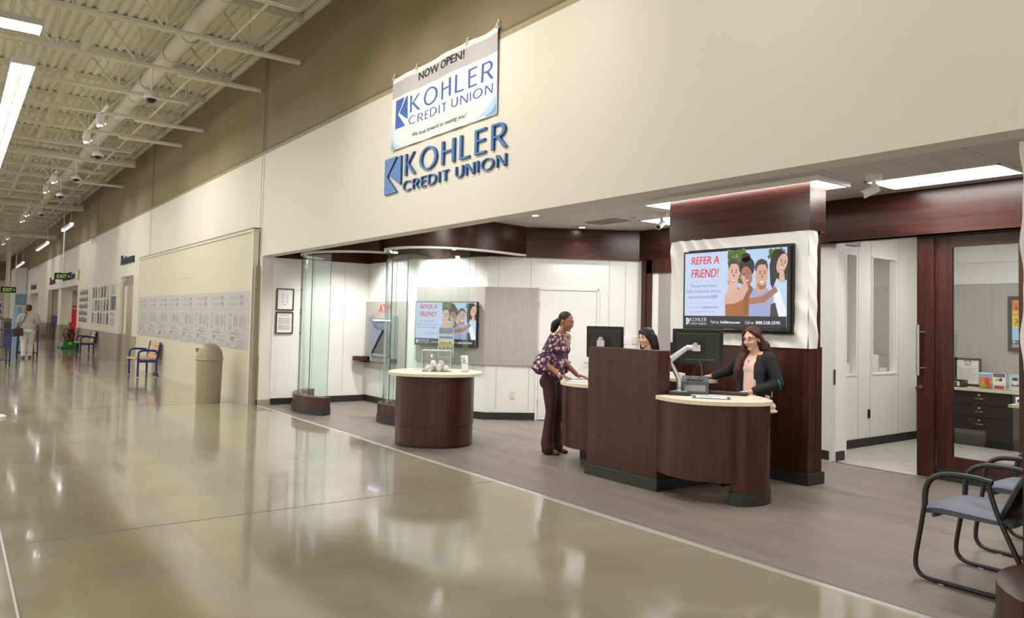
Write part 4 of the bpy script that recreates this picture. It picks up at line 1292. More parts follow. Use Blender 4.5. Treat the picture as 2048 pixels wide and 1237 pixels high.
tv = thing('wall_screen', 'large black framed screen reading REFER A FRIEND on the textured white panel', 'screen', (-5.23, 6.97, 1.55))
b = MB()
x0, x1, z0, z1 = -5.935, -4.545, 1.553, 2.452
b.box(x0 + 0.01, 6.915, z0 + 0.01, x1 - 0.01, 6.965, z1 - 0.01, 'black_matte'); b.box(x0, 6.90, z0, x1, 6.918, z1, 'black')
b.box(x0 + 0.02, 6.965, z0 - 0.03, x1 - 0.0, 7.012, z1 + 0.02, 'black_matte')
b.build('casing', tv)
b = MB(); screen_art(b, Vector((x0 + 0.025, 6.8995, z0 + 0.030)), Vector((1, 0, 0)), Vector((0, 0, 1)), x1 - x0 - 0.045, z1 - z0 - 0.052); b.build('picture', tv)
b = MB(); b.rect(((x0, 6.8995, z0), (1, 0, 0), (0, 0, 1)), 0.58, 0.006, 0.72, 0.012, 'vent_grey', 0.001); b.build('badge', tv)

# taupe panel with the smaller screen
pn = thing('feature_panel', 'taupe laminate panel bent around the white wall, carrying the smaller screen', 'panel', tuple(at_wall(2, 0.7, 0.88, 0.03)))
b = MB()
A0, A1, A2_ = at_wall(2, 0.0, 0, 0.045), at_wall(3, 0.0, 0, 0.045), at_wall(3, 0.825, 0, 0.045)
n2, n3 = at_wall(2, 0, 0, 0) - at_wall(2, 0, 0, 0.04), at_wall(3, 0, 0, 0) - at_wall(3, 0, 0, 0.04)
cr = A1 + (A1 - at_wall(2, 1.40, 0, 0.045)) * 0.05
cr = at_wall(2, 1.435, 0, 0.045)
pts = [A0, cr, A2_, A2_ + n3, cr + (n2 + n3) / 2, A0 + n2]
b.prism([(p.x, p.y) for p in pts], 0.88, 2.145, 'taupe_lam')
b.build('board', pn)
tv2 = thing('wall_screen', 'smaller wall screen reading REFER A FRIEND on the taupe panel behind the kiosk', 'screen', tuple(at_wall(2, 0.68, 1.16, 0.11)), wall_ang(2))
b = MB(); fr = wall_frame(2, 0.04, 1.16, 0.12)
O, U, V = fr
def fbox(b_, fr_, u0, v0, d0, u1, v1, d1, m):
    O_, U_, V_ = fr_; N_ = U_.cross(V_)
    vv = [O_ + U_ * u + V_ * v + N_ * d for d in (d0, d1) for u, v in ((u0, v0), (u1, v0), (u1, v1), (u0, v1))]
    b_.add(vv, [(3, 2, 1, 0), (4, 5, 6, 7), (0, 1, 5, 4), (1, 2, 6, 5), (2, 3, 7, 6), (3, 0, 4, 7)], m)
fbox(b, fr, 0, 0, -0.055, 1.29, 0.735, 0, 'black'); fbox(b, fr, 0.3, 0.2, -0.075, 1.0, 0.55, -0.055, 'black_matte'); b.build('casing', tv2)
b = MB(); screen_art(b, O + U * 0.012 + V * 0.012, U, V, 1.266, 0.711); b.build('picture', tv2)

# ================================================================== CURVED GLASS SCREENS
def glass_screen(name, label, path_c, curb_in, z_c, joints, gz0, gz1):
    """wooden curb with a black plinth and upright bent panes standing on it"""
    mid = path_c[len(path_c) // 2]
    t = thing(name, label, 'glass screen', (mid[0], mid[1], 0))
    b_ = MB(); b_.ribbon(path_c, 0.11, z_c, curb_in, 'mahogany'); b_.build('curb', t, bevel=0.003)
    b_ = MB()
    P = [Vector((p[0], p[1])) for p in path_c]; N = []
    for i in range(len(P)):
        d = (P[min(i + 1, len(P) - 1)] - P[max(i - 1, 0)]).normalized(); N.append(Vector((-d.y, d.x)))
    po = [tuple(p - n_ * 0.012) for p, n_ in zip(P, N)]
    b_.ribbon(po, 0.0, 0.11, curb_in + 0.024, 'black_rubber'); b_.build('plinth', t)
    pg = [tuple(p + n_ * (curb_in * 0.45)) for p, n_ in zip(P, N)]
    for j0, j1 in joints:
        b_ = MB(); seg = pg[j0:j1 + 1]
        # pull the ends in a little so that neighbouring panes show a joint
        a, z = Vector(seg[0]), Vector(seg[-1])
        d0 = (Vector(seg[1]) - a).normalized(); d1 = (Vector(seg[-2]) - z).normalized()
        seg[0] = tuple(a + d0 * 0.003); seg[-1] = tuple(z + d1 * 0.003)
        b_.ribbon(seg, gz0, gz1, 0.012, 'glass')
        k_ = len(b_.f)
        for q in (k_ - 1, k_ - 2): b_.m[q] = 'glass_edge'
        b_.build('pane', t)
    return t
CU1 = arc(-12.3, 6.0, 1.30, 214, 301, 30)
glass_screen('glass_screen', 'curved glass screen on a low mahogany curb beside the two framed notices', CU1, 0.17, 0.285, ((8, 15), (15, 23), (23, 30)), 0.285, 2.66)
CU2 = [tuple(p)[:2] for p in smooth_path([(-11.06, 5.78, 0), (-10.98, 5.58, 0), (-10.62, 5.34, 0), (-10.15, 5.37, 0), (-9.80, 5.57, 0), (-9.58, 5.88, 0), (-9.46, 6.24, 0)], 6)]
glass_screen('glass_screen', 'curved glass screen in front of the smaller wall screen, behind the round kiosk', CU2, 0.16, 0.285, ((0, 9), (9, 15), (15, 20), (20, 27), (27, 36)), 0.285, 2.66)
# matching low curb cut by the edge of the picture, and the wooden end pier it belongs to
CU3 = arc(-1.14, 4.72, 0.62, 150, 235, 18)
t = thing('low_curb', 'low rounded mahogany curb on the floor before the nearer black chair', 'curb', (-1.75, 4.95, 0))
b = MB(); b.ribbon(CU3[::-1], 0.11, 0.30, -0.18, 'mahogany'); b.build('curb', t)
b = MB(); b.ribbon(arc(-1.14, 4.72, 0.632, 150, 235, 18)[::-1], 0, 0.11, -0.2, 'black_rubber'); b.build('plinth', t)

# ================================================================== ROUND KIOSK
def oval(cx_, cy_, r, n=56, p=2.35, rot=0.0, k_=1.0):
    out = []
    for i in range(n):
        a = 2 * pi * i / n
        c, s_ = cos(a), sin(a)
        x = math.copysign(abs(c) ** (2 / p), c) * r * k_; y = math.copysign(abs(s_) ** (2 / p), s_) * r
        out.append((cx_ + x * cos(rot) - y * sin(rot), cy_ + x * sin(rot) + y * cos(rot)))
    return out
KX, KY, KR = -8.52, 5.10, R_(53.5)
t = thing('kiosk', 'round mahogany kiosk with a cream top, carrying a clear ballot box', 'kiosk', (KX, KY, 0))
b = MB(); b.prism(oval(KX, KY, 0.497, rot=KR), 0.025, 0.255, 'mahogany', smooth=True); b.prism(oval(KX, KY, 0.505, rot=KR), 0.262, 0.885, 'mahogany', smooth=True); b.prism(oval(KX, KY, 0.49, rot=KR), 0.25, 0.27, 'black'); b.build('body', t)
b = MB(); b.prism(oval(KX, KY, 0.46, rot=KR), 0, 0.03, 'black_rubber'); b.build('plinth', t)
b = MB(); b.prism(oval(KX, KY, 0.585, rot=KR, k_=1.03), 0.885, 0.92, 'counter'); b.build('countertop', t, bevel=0.004)
# ballot box with the poster holder
t = thing('ballot_box', 'clear acrylic ballot box holding folded white slips on the kiosk', 'box', (-8.53, 5.13, 0.92), KR)
b = MB()
w_, d_, h_ = 0.37, 0.27, 0.275
for q in ((-w_ / 2, -d_ / 2, 0, w_ / 2, -d_ / 2 + .004, h_), (-w_ / 2, d_ / 2 - .004, 0, w_ / 2, d_ / 2, h_), (-w_ / 2, -d_ / 2, 0, -w_ / 2 + .004, d_ / 2, h_), (w_ / 2 - .004, -d_ / 2, 0, w_ / 2, d_ / 2, h_), (-w_ / 2, -d_ / 2, h_ - .004, w_ / 2, d_ / 2, h_), (-w_ / 2, -d_ / 2, 0.0005, w_ / 2, d_ / 2, .004)):
    b.box(*q, 'acrylic')
b.build('box', t, local=True)
b = MB()
for a0, a1 in (((-w_ / 2, -d_ / 2, h_), (w_ / 2, -d_ / 2, h_)), ((-w_ / 2, -d_ / 2, 0.003), (-w_ / 2, -d_ / 2, h_)), ((w_ / 2, -d_ / 2, 0.003), (w_ / 2, -d_ / 2, h_)), ((-w_ / 2, d_ / 2, h_), (w_ / 2, d_ / 2, h_)), ((w_ / 2, -d_ / 2, h_), (w_ / 2, d_ / 2, h_)), ((-w_ / 2, -d_ / 2, h_), (-w_ / 2, d_ / 2, h_))):
    b.tube([a0, a1], 0.003, 'white', 6)
b.build('edges', t, local=True)
b = MB(); b.box(-0.075, -0.03, h_ - 0.002, 0.12, 0.02, h_ + 0.006, 'white'); b.box(-0.075, -d_ / 2 - 0.004, h_ - 0.09, -0.05, -d_ / 2, h_ - 0.045, 'white'); b.build('slot_lid', t, local=True)
random.seed(11)
prt = None
def crumple(r):
    b_ = MB(); b_.ball((0, 0, 0), r, 'paper', 9, 6)
    b_.v = [tuple(Vector(p) * random.uniform(0.55, 1.25)) for p in b_.v]
    b_.sm = [False] * len(b_.sm)
    return b_
slips = [(-0.09, -0.03, 0.045, 0.055), (-0.03, 0.02, 0.04, 0.05), (0.02, -0.05, 0.05, 0.05), (0.08, 0.03, 0.045, 0.055), (-0.12, 0.05, 0.04, 0.045), (0.12, -0.05, 0.04, 0.045), (0.0, 0.07, 0.04, 0.05), (-0.05, -0.04, 0.10, 0.045), (0.05, -0.01, 0.11, 0.045)]
for i, (x, y, z, r) in enumerate(slips):
    o = crumple(r).build('paper_slip')
    c, s_ = cos(KR), sin(KR)
    o.location = (-8.53 + x * c - y * s_, 5.13 + x * s_ + y * c, 0.92 + z); o.scale = (1, 1, 0.75); o.rotation_euler = (i, i * 2, i)
    tag(o, 'crumpled white paper slip inside the clear ballot box', 'paper', 'slips in the ballot box')
t = thing('poster_holder', 'small clear stand with a blue and yellow poster standing up from the ballot box', 'poster stand', (-8.41, 5.18, 1.1), KR)
b = MB(); b.box(-0.10, -0.012, 0.01, 0.10, -0.009, 0.40, 'acrylic'); b.box(-0.10, 0.003, 0.01, 0.10, 0.006, 0.40, 'acrylic'); b.box(-0.10, -0.012, 0.01, 0.10, 0.006, 0.014, 'white'); b.box(-0.10, -0.013, 0.01, -0.096, 0.006, 0.40, 'white'); b.box(0.096, -0.013, 0.01, 0.10, 0.006, 0.40, 'white'); b.build('holder', t, local=True)
b = MB(); b.box(-0.095, -0.007, 0.125, 0.095, -0.001, 0.395, 'paper')
fr = (Vector((-0.095, -0.0072, 0.125)), Vector((1, 0, 0)), Vector((0, 0, 1)))
b.rect(fr, 0.005, 0.19, 0.185, 0.265, 'sky_blue', 0.0006); b.text(fr, 0.03, 0.24, 'COMMUNITY', 0.013, 'lime', width=0.13, d=0.001); b.text(fr, 0.05, 0.22, 'Ticket', 0.014, 'lime', width=0.08, d=0.001); b.text(fr, 0.03, 0.2, 'GIVEAWAY', 0.013, 'lime', width=0.13, d=0.001)
b.text(fr, 0.02, 0.172, 'enter to win two tickets', 0.007, 'ink_grey', width=0.15, d=0.001)
b.rect(fr, 0.005, 0.075, 0.185, 0.155, 'sky_blue', 0.0006); b.rect(fr, 0.005, 0.075, 0.185, 0.125, 'cloud', 0.0008); b.rect(fr, 0.005, 0.03, 0.185, 0.075, 'lime', 0.0009); b.rect(fr, 0.02, 0.065, 0.09, 0.08, 'orange', 0.0012)
b.art(fr, [(0.12, 0.062), (0.165, 0.062), (0.15, 0.098)], 'sky_blue', 0.0012); b.rect(fr, 0.005, 0.004, 0.185, 0.022, 'ink', 0.0008)
for i in range(3): b.rect(fr, 0.02 + i * 0.055, 0.008, 0.06 + i * 0.055, 0.018, 'cloud', 0.001)
b.build('poster', t, local=True)
t = thing('leaflet_holder', 'small clear leaflet holder near the rim of the kiosk', 'leaflet holder', (-8.32, 5.42, 0.92), KR + 0.35)
b = MB()
Rt = Matrix.Rotation(R_(-14), 3, 'X')
b.obox((0, 0.02, 0.115), (0.10, 0.004, 0.23), Rt, 'acrylic'); b.obox((0, -0.035, 0.05), (0.10, 0.003, 0.09), Rt, 'acrylic'); b.box(-0.05, -0.06, 0, 0.05, 0.05, 0.004, 'acrylic')
b.obox((0.05, 0.0, 0.1), (0.003, 0.06, 0.2), Rt, 'acrylic'); b.obox((-0.05, 0.0, 0.1), (0.003, 0.06, 0.2), Rt, 'acrylic')
b.build('holder', t, local=True)
b = MB(); b.obox((0, 0.01, 0.115), (0.09, 0.004, 0.20), Rt, 'paper')
for i in range(9): b.obox((random.uniform(-.02, .02), 0.006 - 0.0, 0.04 + 0.018 * i), (random.uniform(.03, .07), 0.006, 0.009), Rt, 'ink_grey' if i % 2 else 'vent_grey')
b.build('leaflet', t, local=True)
t = thing('note_pad', 'thin white note pad lying beside the clear ballot box', 'note pad', (-8.93, 5.14, 0.92), 0.6)
b = MB(); b.box(-0.09, -0.06, 0, 0.09, 0.06, 0.007, 'paper'); b.build('sheets', t, local=True)
b = MB(); b.box(-0.092, -0.062, 0, 0.092, -0.05, 0.009, 'vent_grey'); b.build('binding', t, local=True)

# ================================================================== TELLER DESKS
def closed(pts, k_=5): return [tuple(p)[:2] for p in smooth_path([(x, y, 0) for x, y in pts], k_)]
t = thing('divider', 'tall mahogany divider panel between the two rounded teller desks', 'divider', (-5.5, 5.55, 0))
b = MB(); b.box(-6.01, 5.485, 0.115, -5.02, 5.655, 1.345, 'mahogany'); b.box(-5.26, 5.655, 0.115, -5.021, 6.28, 0.88, 'mahogany'); b.build('panel', t, bevel=0.003)
b = MB(); b.box(-6.025, 5.465, 0, -5.0, 5.66, 0.115, 'black_rubber'); b.box(-5.28, 5.66, 0, -5.0, 6.3, 0.115, 'black_rubber'); b.build('plinth', t, bevel=0.004)
RIM_R = closed([(-5.02, 5.455), (-4.88, 5.40), (-4.70, 5.365), (-4.49, 5.40), (-4.31, 5.53), (-4.18, 5.72), (-4.12, 5.90), (-4.14, 6.05), (-4.30, 6.22), (-4.62, 6.42), (-5.02, 6.50)])
FR_R = closed([(-5.02, 5.480), (-4.88, 5.425), (-4.70, 5.39), (-4.50, 5.425), (-4.325, 5.55), (-4.20, 5.73), (-4.143, 5.90), (-4.16, 6.04), (-4.31, 6.20)])
t = thing('teller_desk', 'rounded mahogany teller desk with a silver monitor arm, nearest the screen wall', 'desk', (-4.6, 5.9, 0))
b = MB(); b.prism(RIM_R, 0.885, 0.92, 'counter'); b.build('countertop', t, bevel=0.004)
b = MB(); b.ribbon(FR_R, 0.20, 0.885, 0.03, 'mahogany'); b.build('front_panel', t)
LEG = [(-4.345, 5.72), (-4.30, 5.655), (-4.235, 5.665), (-4.175, 5.725), (-4.135, 5.82), (-4.125, 5.92), (-4.15, 6.03), (-4.25, 6.15), (-4.36, 6.10)]
b = MB(); b.prism(LEG, 0.115, 0.884, 'mahogany', smooth=True); b.build('leg', t)
c0 = Vector((-4.24, 5.88)); LEG2 = [tuple(c0 + (Vector(p) - c0) * 1.07) for p in LEG]
b = MB(); b.prism(LEG2, 0.0, 0.118, 'black_rubber', smooth=True); b.build('plinth', t)
RIM_L = closed([(-6.01, 6.62), (-6.42, 6.56), (-6.72, 6.43), (-6.86, 6.26), (-6.91, 6.06), (-6.86, 5.87), (-6.73, 5.71), (-6.56, 5.61), (-6.40, 5.575), (-6.24, 5.585), (-6.12, 5.62), (-6.01, 5.67)])
FR_L = closed([(-6.70, 6.40), (-6.835, 6.25), (-6.885, 6.06), (-6.84, 5.88), (-6.715, 5.73), (-6.55, 5.633), (-6.40, 5.60), (-6.24, 5.61), (-6.12, 5.645), (-6.01, 5.69)])
t = thing('teller_desk', 'rounded mahogany teller desk where the woman in the floral blouse leans', 'desk', (-6.4, 6.1, 0))
b = MB(); b.prism(RIM_L, 0.885, 0.92, 'counter'); b.build('countertop', t, bevel=0.004)
b = MB(); b.ribbon(FR_L, 0.20, 0.885, 0.03, 'mahogany'); b.build('front_panel', t)
b = MB(); b.prism([(-6.03, 5.95), (-6.03, 6.3), (-6.7, 6.3), (-6.80, 6.15), (-6.74, 6.04), (-6.55, 6.02)][::-1], 0, 0.884, 'black_rubber'); b.build('leg', t)
t = thing('transaction_shelf', 'cream shelf raised above the teller desk, behind the divider', 'shelf', (-5.6, 6.5, 0.98))
b = MB(); b.box(-5.92, 6.30, 0.985, -5.20, 6.62, 1.022, 'counter'); b.build('shelf', t, bevel=0.003)
b = MB(); b.box(-5.9, 6.40, 0.0, -5.3, 6.50, 0.985, 'mahogany'); b.build('support', t)

def cam_yaw(x, y):      # angle whose local -y looks back at the camera
    return math.atan2(-x, y) if False else math.atan2(y, x) - pi / 2
def monitor(loc, rz, w, h, label, tilt=8, arm=True, base=None):
    t = thing('monitor', label, 'monitor', loc, rz)
    Rt = Matrix.Rotation(R_(tilt), 3, 'X')
    b = MB(); b.obox((0, 0.012, 0), (w, 0.022, h), Rt, 'black'); b.obox((0, -0.012, -0.01), (w * 0.86, 0.03, h * 0.82), Rt, 'black_matte'); b.build('casing', t, bevel=0.006, local=True)
    b = MB(); b.obox(Rt @ Vector((0, 0.0245, 0)), (w - 0.02, 0.002, h - 0.025), Rt, 'screen_glass'); b.build('display', t, local=True)
    b = MB(); b.obox(Rt @ Vector((0.0, -0.03, 0.0)), (0.13, 0.012, 0.13), Rt, 'black'); b.obox(Rt @ Vector((w * 0.05, -0.029, -h * 0.34)), (w * 0.55, 0.006, 0.012), Rt, 'grey_dark'); b.build('mount_plate', t, local=True)
    return t
mz = math.atan2(0.75, 0.66)      # the back looks towards the hall
monitor((-4.91, 5.93, 1.385), R_(40), 0.485, 0.355, 'black monitor seen from behind on a silver arm, facing the woman with glasses', 7)
monitor((-6.27, 5.97, 1.385), R_(40), 0.42, 0.355, 'black monitor seen from behind, rising over the tall divider', 5)
t = thing('monitor_stand', 'silver jointed monitor arm standing on the teller desk nearest the screen wall', 'monitor arm', (-5.02, 5.79, 0.92))
b = MB(); b.lathe([(0.045, 0), (0.045, 0.012), (0.022, 0.02), (0.022, 0.07)], (-5.02, 5.79, 0.92), 'silver', 18); b.build('base', t)
b = MB(); b.tube([(-5.02, 5.79, 0.98), (-5.02, 5.79, 1.06), (-5.09, 5.735, 1.235)], [0.024, 0.024, 0.022], 'silver', 10); b.build('lower_arm', t, bevel=0.003)
b = MB(); b.ball((-5.085, 5.74, 1.255), 0.035, 'silver'); b.tube([(-5.085, 5.74, 1.255), (-4.975, 5.845, 1.375)], [0.033, 0.027], 'silver', 10); b.tube([(-5.082, 5.70, 1.262), (-5.088, 5.77, 1.262)], 0.02, 'black', 10); b.build('upper_arm', t)
b = MB(); b.tube([(-4.975, 5.845, 1.375), (-4.915, 5.875, 1.378)], 0.03, 'silver', 10); b.obox((-4.89, 5.888, 1.375), (0.075, 0.055, 0.06), R_(40), 'silver'); b.tube([(-4.885, 5.855, 1.40), (-4.895, 5.88, 1.405)], 0.026, 'silver', 14); b.build('head', t)
t = thing('monitor_stand', 'silver monitor arm head showing just above the tall divider', 'monitor arm', (-6.33, 5.92, 0.92))
b = MB(); b.tube([(-6.33, 5.92, 0.92), (-6.33, 5.92, 1.30)], 0.022, 'silver', 10); b.build('lower_arm', t)
b = MB(); b.obox((-6.29, 5.925, 1.37), (0.085, 0.055, 0.07), R_(40), 'silver'); b.tube([(-6.275, 5.90, 1.415), (-6.285, 5.925, 1.42)], 0.028, 'silver', 14); b.tube([(-6.33, 5.92, 1.30), (-6.29, 5.92, 1.37)], 0.026, 'silver', 10); b.build('head', t)
# things on the teller desk nearest the screen wall
t = thing('card_printer', 'dark grey receipt printer under the monitor arm', 'printer', (-4.98, 5.98, 0.92), R_(40))
b = MB(); b.box(-0.13, -0.10, 0, 0.13, 0.10, 0.12, 'grey_dark'); b.add([(-0.13, -0.10, 0.12), (0.13, -0.10, 0.12), (0.13, 0.10, 0.17), (-0.13, 0.10, 0.17), (-0.13, 0.10, 0.12), (0.13, 0.10, 0.12)], [(0, 1, 2, 3), (1, 5, 2), (0, 3, 4), (3, 2, 5, 4)], 'grey_dark'); b.build('body', t, bevel=0.006, local=True)
b = MB(); b.box(-0.10, -0.104, 0.03, 0.10, -0.099, 0.09, 'grey_plastic'); b.box(-0.08, -0.06, 0.128, 0.08, 0.02, 0.142, 'black'); b.build('front', t, local=True)
t = thing('check_scanner', 'flat black check scanner with a grey window on the cream desk top', 'scanner', (-4.93, 5.70, 0.92), R_(35))
b = MB(); b.box(-0.10, -0.075, 0, 0.10, 0.075, 0.036, 'black_matte'); b.build('body', t, bevel=0.008, local=True)
b = MB(); b.box(-0.07, -0.05, 0.036, 0.07, 0.03, 0.039, 'grey_plastic'); b.build('window', t, local=True)
t = thing('desk_sign', 'flat framed sheet lying on the cream desk beside the check scanner', 'sheet', (-4.60, 5.76, 0.92), R_(38))
b = MB(); b.box(-0.17, -0.11, 0, 0.17, 0.11, 0.005, 'grey_dark'); b.build('mat', t, local=True)
b = MB(); b.box(-0.14, -0.085, 0.005, 0.14, 0.085, 0.0065, 'paler_blue')
for i in range(5): b.box(-0.11, -0.06 + 0.028 * i, 0.0066, 0.08 - 0.03 * (i % 3), -0.05 + 0.028 * i, 0.007, 'ink_grey')
b.build('sheet', t, local=True)
t = thing('keyboard', 'slim black keyboard beside the hand of the woman with glasses', 'keyboard', (-4.80, 6.18, 0.92), R_(27))
b = MB(); b.box(-0.24, -0.075, 0, 0.24, 0.075, 0.022, 'black_matte'); b.build('tray', t, bevel=0.004, local=True)
b = MB()
for r_ in range(5):
    for c in range(15): b.box(-0.225 + 0.03 * c, -0.06 + 0.025 * r_, 0.022, -0.20 + 0.03 * c, -0.04 + 0.025 * r_, 0.028, 'grey_dark')
b.build('keys', t, local=True)
b = MB()
b.tube(smooth_path([(-4.86, 5.90, 1.25), (-4.80, 5.86, 1.12), (-4.88, 5.80, 1.03), (-5.0, 5.74, 0.97), (-5.03, 5.71, 0.945)], 6), 0.0035, 'grey_dark', 6)
tag(b.build('monitor_cable'), 'thin dark cable looping down from the monitor to the desk', 'cable')
b = MB()
b.tube(smooth_path([(-4.90, 5.92, 1.22), (-4.93, 5.88, 1.12), (-5.02, 5.86, 1.0), (-5.07, 5.83, 0.94), (-5.0, 5.83, 0.925), (-4.84, 5.77, 0.924), (-4.80, 5.73, 0.924)], 6), 0.003, 'black', 6)
tag(b.build('monitor_cable'), 'second black cable bunched around the foot of the silver arm', 'cable')
t = thing('cup_stack', 'white paper forms box on the raised cream shelf', 'box', (-5.76, 6.48, 1.022))
b = MB(); b.box(-5.89, 6.42, 1.022, -5.62, 6.58, 1.06, 'paper'); b.build('box', t)
b = MB(); b.box(-5.885, 6.425, 1.06, -5.63, 6.575, 1.066, 'cloud'); b.build('top_sheet', t)
t.name = 'paper_tray'
t = thing('mouse', 'black computer mouse under the hand of the woman with glasses', 'mouse', (-5.33, 6.53, 1.022))
b = MB(); b.ball((-5.33, 6.53, 1.030), (0.05, 0.032, 0.022), 'black_matte', 14, 8); b.build('shell', t)
b = MB(); b.box(-5.375, 6.527, 1.03, -5.35, 6.533, 1.047, 'grey_dark'); b.build('wheel', t)
# on the other desk
t = thing('check_scanner', 'black card terminal on the desk by the hands of the woman in the floral blouse', 'scanner', (-6.40, 5.98, 0.9265), R_(35))
b = MB(); b.box(-0.095, -0.07, 0, 0.095, 0.07, 0.034, 'black_matte'); b.build('body', t, bevel=0.008, local=True)
b = MB(); b.box(-0.06, -0.045, 0.034, 0.06, 0.03, 0.037, 'grey_plastic'); b.box(0.0, 0.035, 0.034, 0.06, 0.06, 0.05, 'black'); b.build('window', t, local=True)
t = thing('desk_sign', 'dark mat with a sheet under the hands of the woman in the floral blouse', 'sheet', (-6.53, 5.87, 0.92), R_(35))
b = MB(); b.box(-0.19, -0.12, 0, 0.19, 0.12, 0.005, 'grey_plastic'); b.build('mat', t, local=True)
b = MB(); b.box(-0.15, -0.09, 0.005, 0.15, 0.09, 0.0062, 'paler_blue'); b.build('sheet', t, local=True)
# switch plates on the white wall behind the divider
for i, s_ in enumerate((1.95, 2.10)):
    t = thing('switch_plate', ('pair of pale switch plates on the white wall behind the divider', 'cream thermostat plate next to the pale switch plate')[i], 'switch', tuple(at_wall(3, s_ + 0.33, 1.30, 0.006)))
    b = MB(); b.obox(at_wall(3, s_ + 0.33, 1.32, 0.006), (0.09, 0.014, 0.115), wall_ang(3), 'white' if i == 0 else 'counter'); b.build('plate', t)
    b = MB(); b.obox(at_wall(3, s_ + 0.33, 1.32, 0.014), (0.02, 0.010, 0.05), wall_ang(3), 'cloud'); b.build('switch', t)
def outlet(p, ang, label, m='counter'):
    t = thing('power_outlet', label, 'outlet', tuple(p))
    b_ = MB(); b_.obox(p, (0.075, 0.010, 0.118), ang, m); b_.build('plate', t)
    for dz in (-0.026, 0.026):
        b_ = MB(); b_.obox(Vector(p) + Vector((0, 0, dz)), (0.034, 0.0135, 0.036), ang, 'cream' if m != 'chrome' else 'black'); b_.build('socket', t)
outlet(at_wall(3, 0.44, 0.40, 0.005), wall_ang(3), 'cream power outlet low on the white wall by the flush door')
outlet(Vector((-5.445, 10.16, 0.44)), pi / 2, 'steel power outlet on the office wall under its windows', 'chrome')

# ================================================================== CASH MACHINE
WA = wall_frame(1, 0, 0, 0)
t = thing('cash_machine', 'grey built-in cash machine with red ATM letters above it', 'cash machine', (-12.6, 6.45, 0.78))
AX, AY = -13.43, 6.475
b = MB(); b.box(-13.425, AY - 0.035, 0.64, -11.82, AY - 0.001, 1.905, 'taupe_lam'); b.build('surround', t)
b = MB()
y0 = AY - 0.11
for q in ((-13.165, -13.06, 0.785, 1.645), (-12.24, -12.12, 0.785, 1.645), (-13.06, -12.24, 1.565, 1.60), (-13.165, -12.12, 0.785, 0.875)):
    b.box(q[0], y0, q[2], q[1], AY - 0.034, q[3], 'grey_plastic')
b.build('bezel', t, bevel=0.006)
b = MB()
b.add([(-13.06, y0 + .01, 0.875), (-13.06, y0 + .01, 1.565), (-12.93, AY - 0.036, 1.50), (-12.93, AY - 0.036, 0.875)], [(0, 1, 2, 3)], 'atm_grey')
b.add([(-13.06, y0 + .01, 1.565), (-12.24, y0 + .01, 1.565), (-12.36, AY - 0.036, 1.50), (-12.93, AY - 0.036, 1.50)], [(0, 1, 2, 3)], 'atm_grey')
b.box(-12.93, AY - 0.04, 0.875, -12.36, AY - 0.035, 1.50, 'atm_grey'); b.add([(-12.24, y0 + .01, 0.875), (-12.24, y0 + .01, 1.565), (-12.36, AY - 0.036, 1.50), (-12.36, AY - 0.036, 0.875)], [(3, 2, 1, 0)], 'grey_plastic')
b.build('recess', t)
b = MB(); b.add([(-12.99, y0 + .015, 0.94), (-12.30, y0 + .015, 0.94), (-12.30, AY - 0.045, 1.36), (-12.66, AY - 0.045, 1.36)], [(0, 1, 2, 3)], 'grey_dark'); b.tube([(-12.99, y0 + .01, 0.94), (-12.66, AY - 0.05, 1.37)], 0.018, 'black', 6); b.box(-12.97, y0 - 0.005, 0.875, -12.30, y0 + 0.03, 0.94, 'grey_dark'); b.build('screen_console', t)
b = MB()
for i in range(3): b.box(-12.88, y0 - 0.02 - 0.005 * i, 0.885 + 0.018 * i, -12.32, y0 + 0.02, 0.895 + 0.018 * i, 'silver')
b.build('keypad', t)
b = MB(); b.box(-12.98, y0 + 0.0, 1.545, -12.26, y0 + 0.012, 1.562, 'atm_glow'); b.build('light_bar', t)
b = MB(); fr = ((-12.87, AY - 0.035, 1.70), (1, 0, 0), (0, 0, 1)); b.text(fr, 0, 0, 'ATM', 0.16, 'atm_red', width=0.47, d=0.004)
for q in range(3): b.text(fr, 0.004 + 0.003 * q, 0.001, 'ATM', 0.16, 'atm_red', width=0.47, d=0.0045 + 0.0003 * q)
b.build('lettering', t); tag(t.children[-1], 'red ATM letters')
t = thing('wall_ledge', 'small mahogany ledge with a rounded front beside the cash machine', 'ledge', (-13.3, 6.3, 0.8))
b = MB(); b.prism([(-13.42, 6.44), (-13.43, 6.22), (-13.34, 6.15), (-13.22, 6.17), (-13.14, 6.26), (-13.12, 6.44)], 0.785, 0.865, 'mahogany'); b.build('ledge', t, bevel=0.004)
b = MB(); b.box(-13.36, 6.30, 0.76, -13.2, 6.44, 0.786, 'mahogany'); b.build('bracket', t)

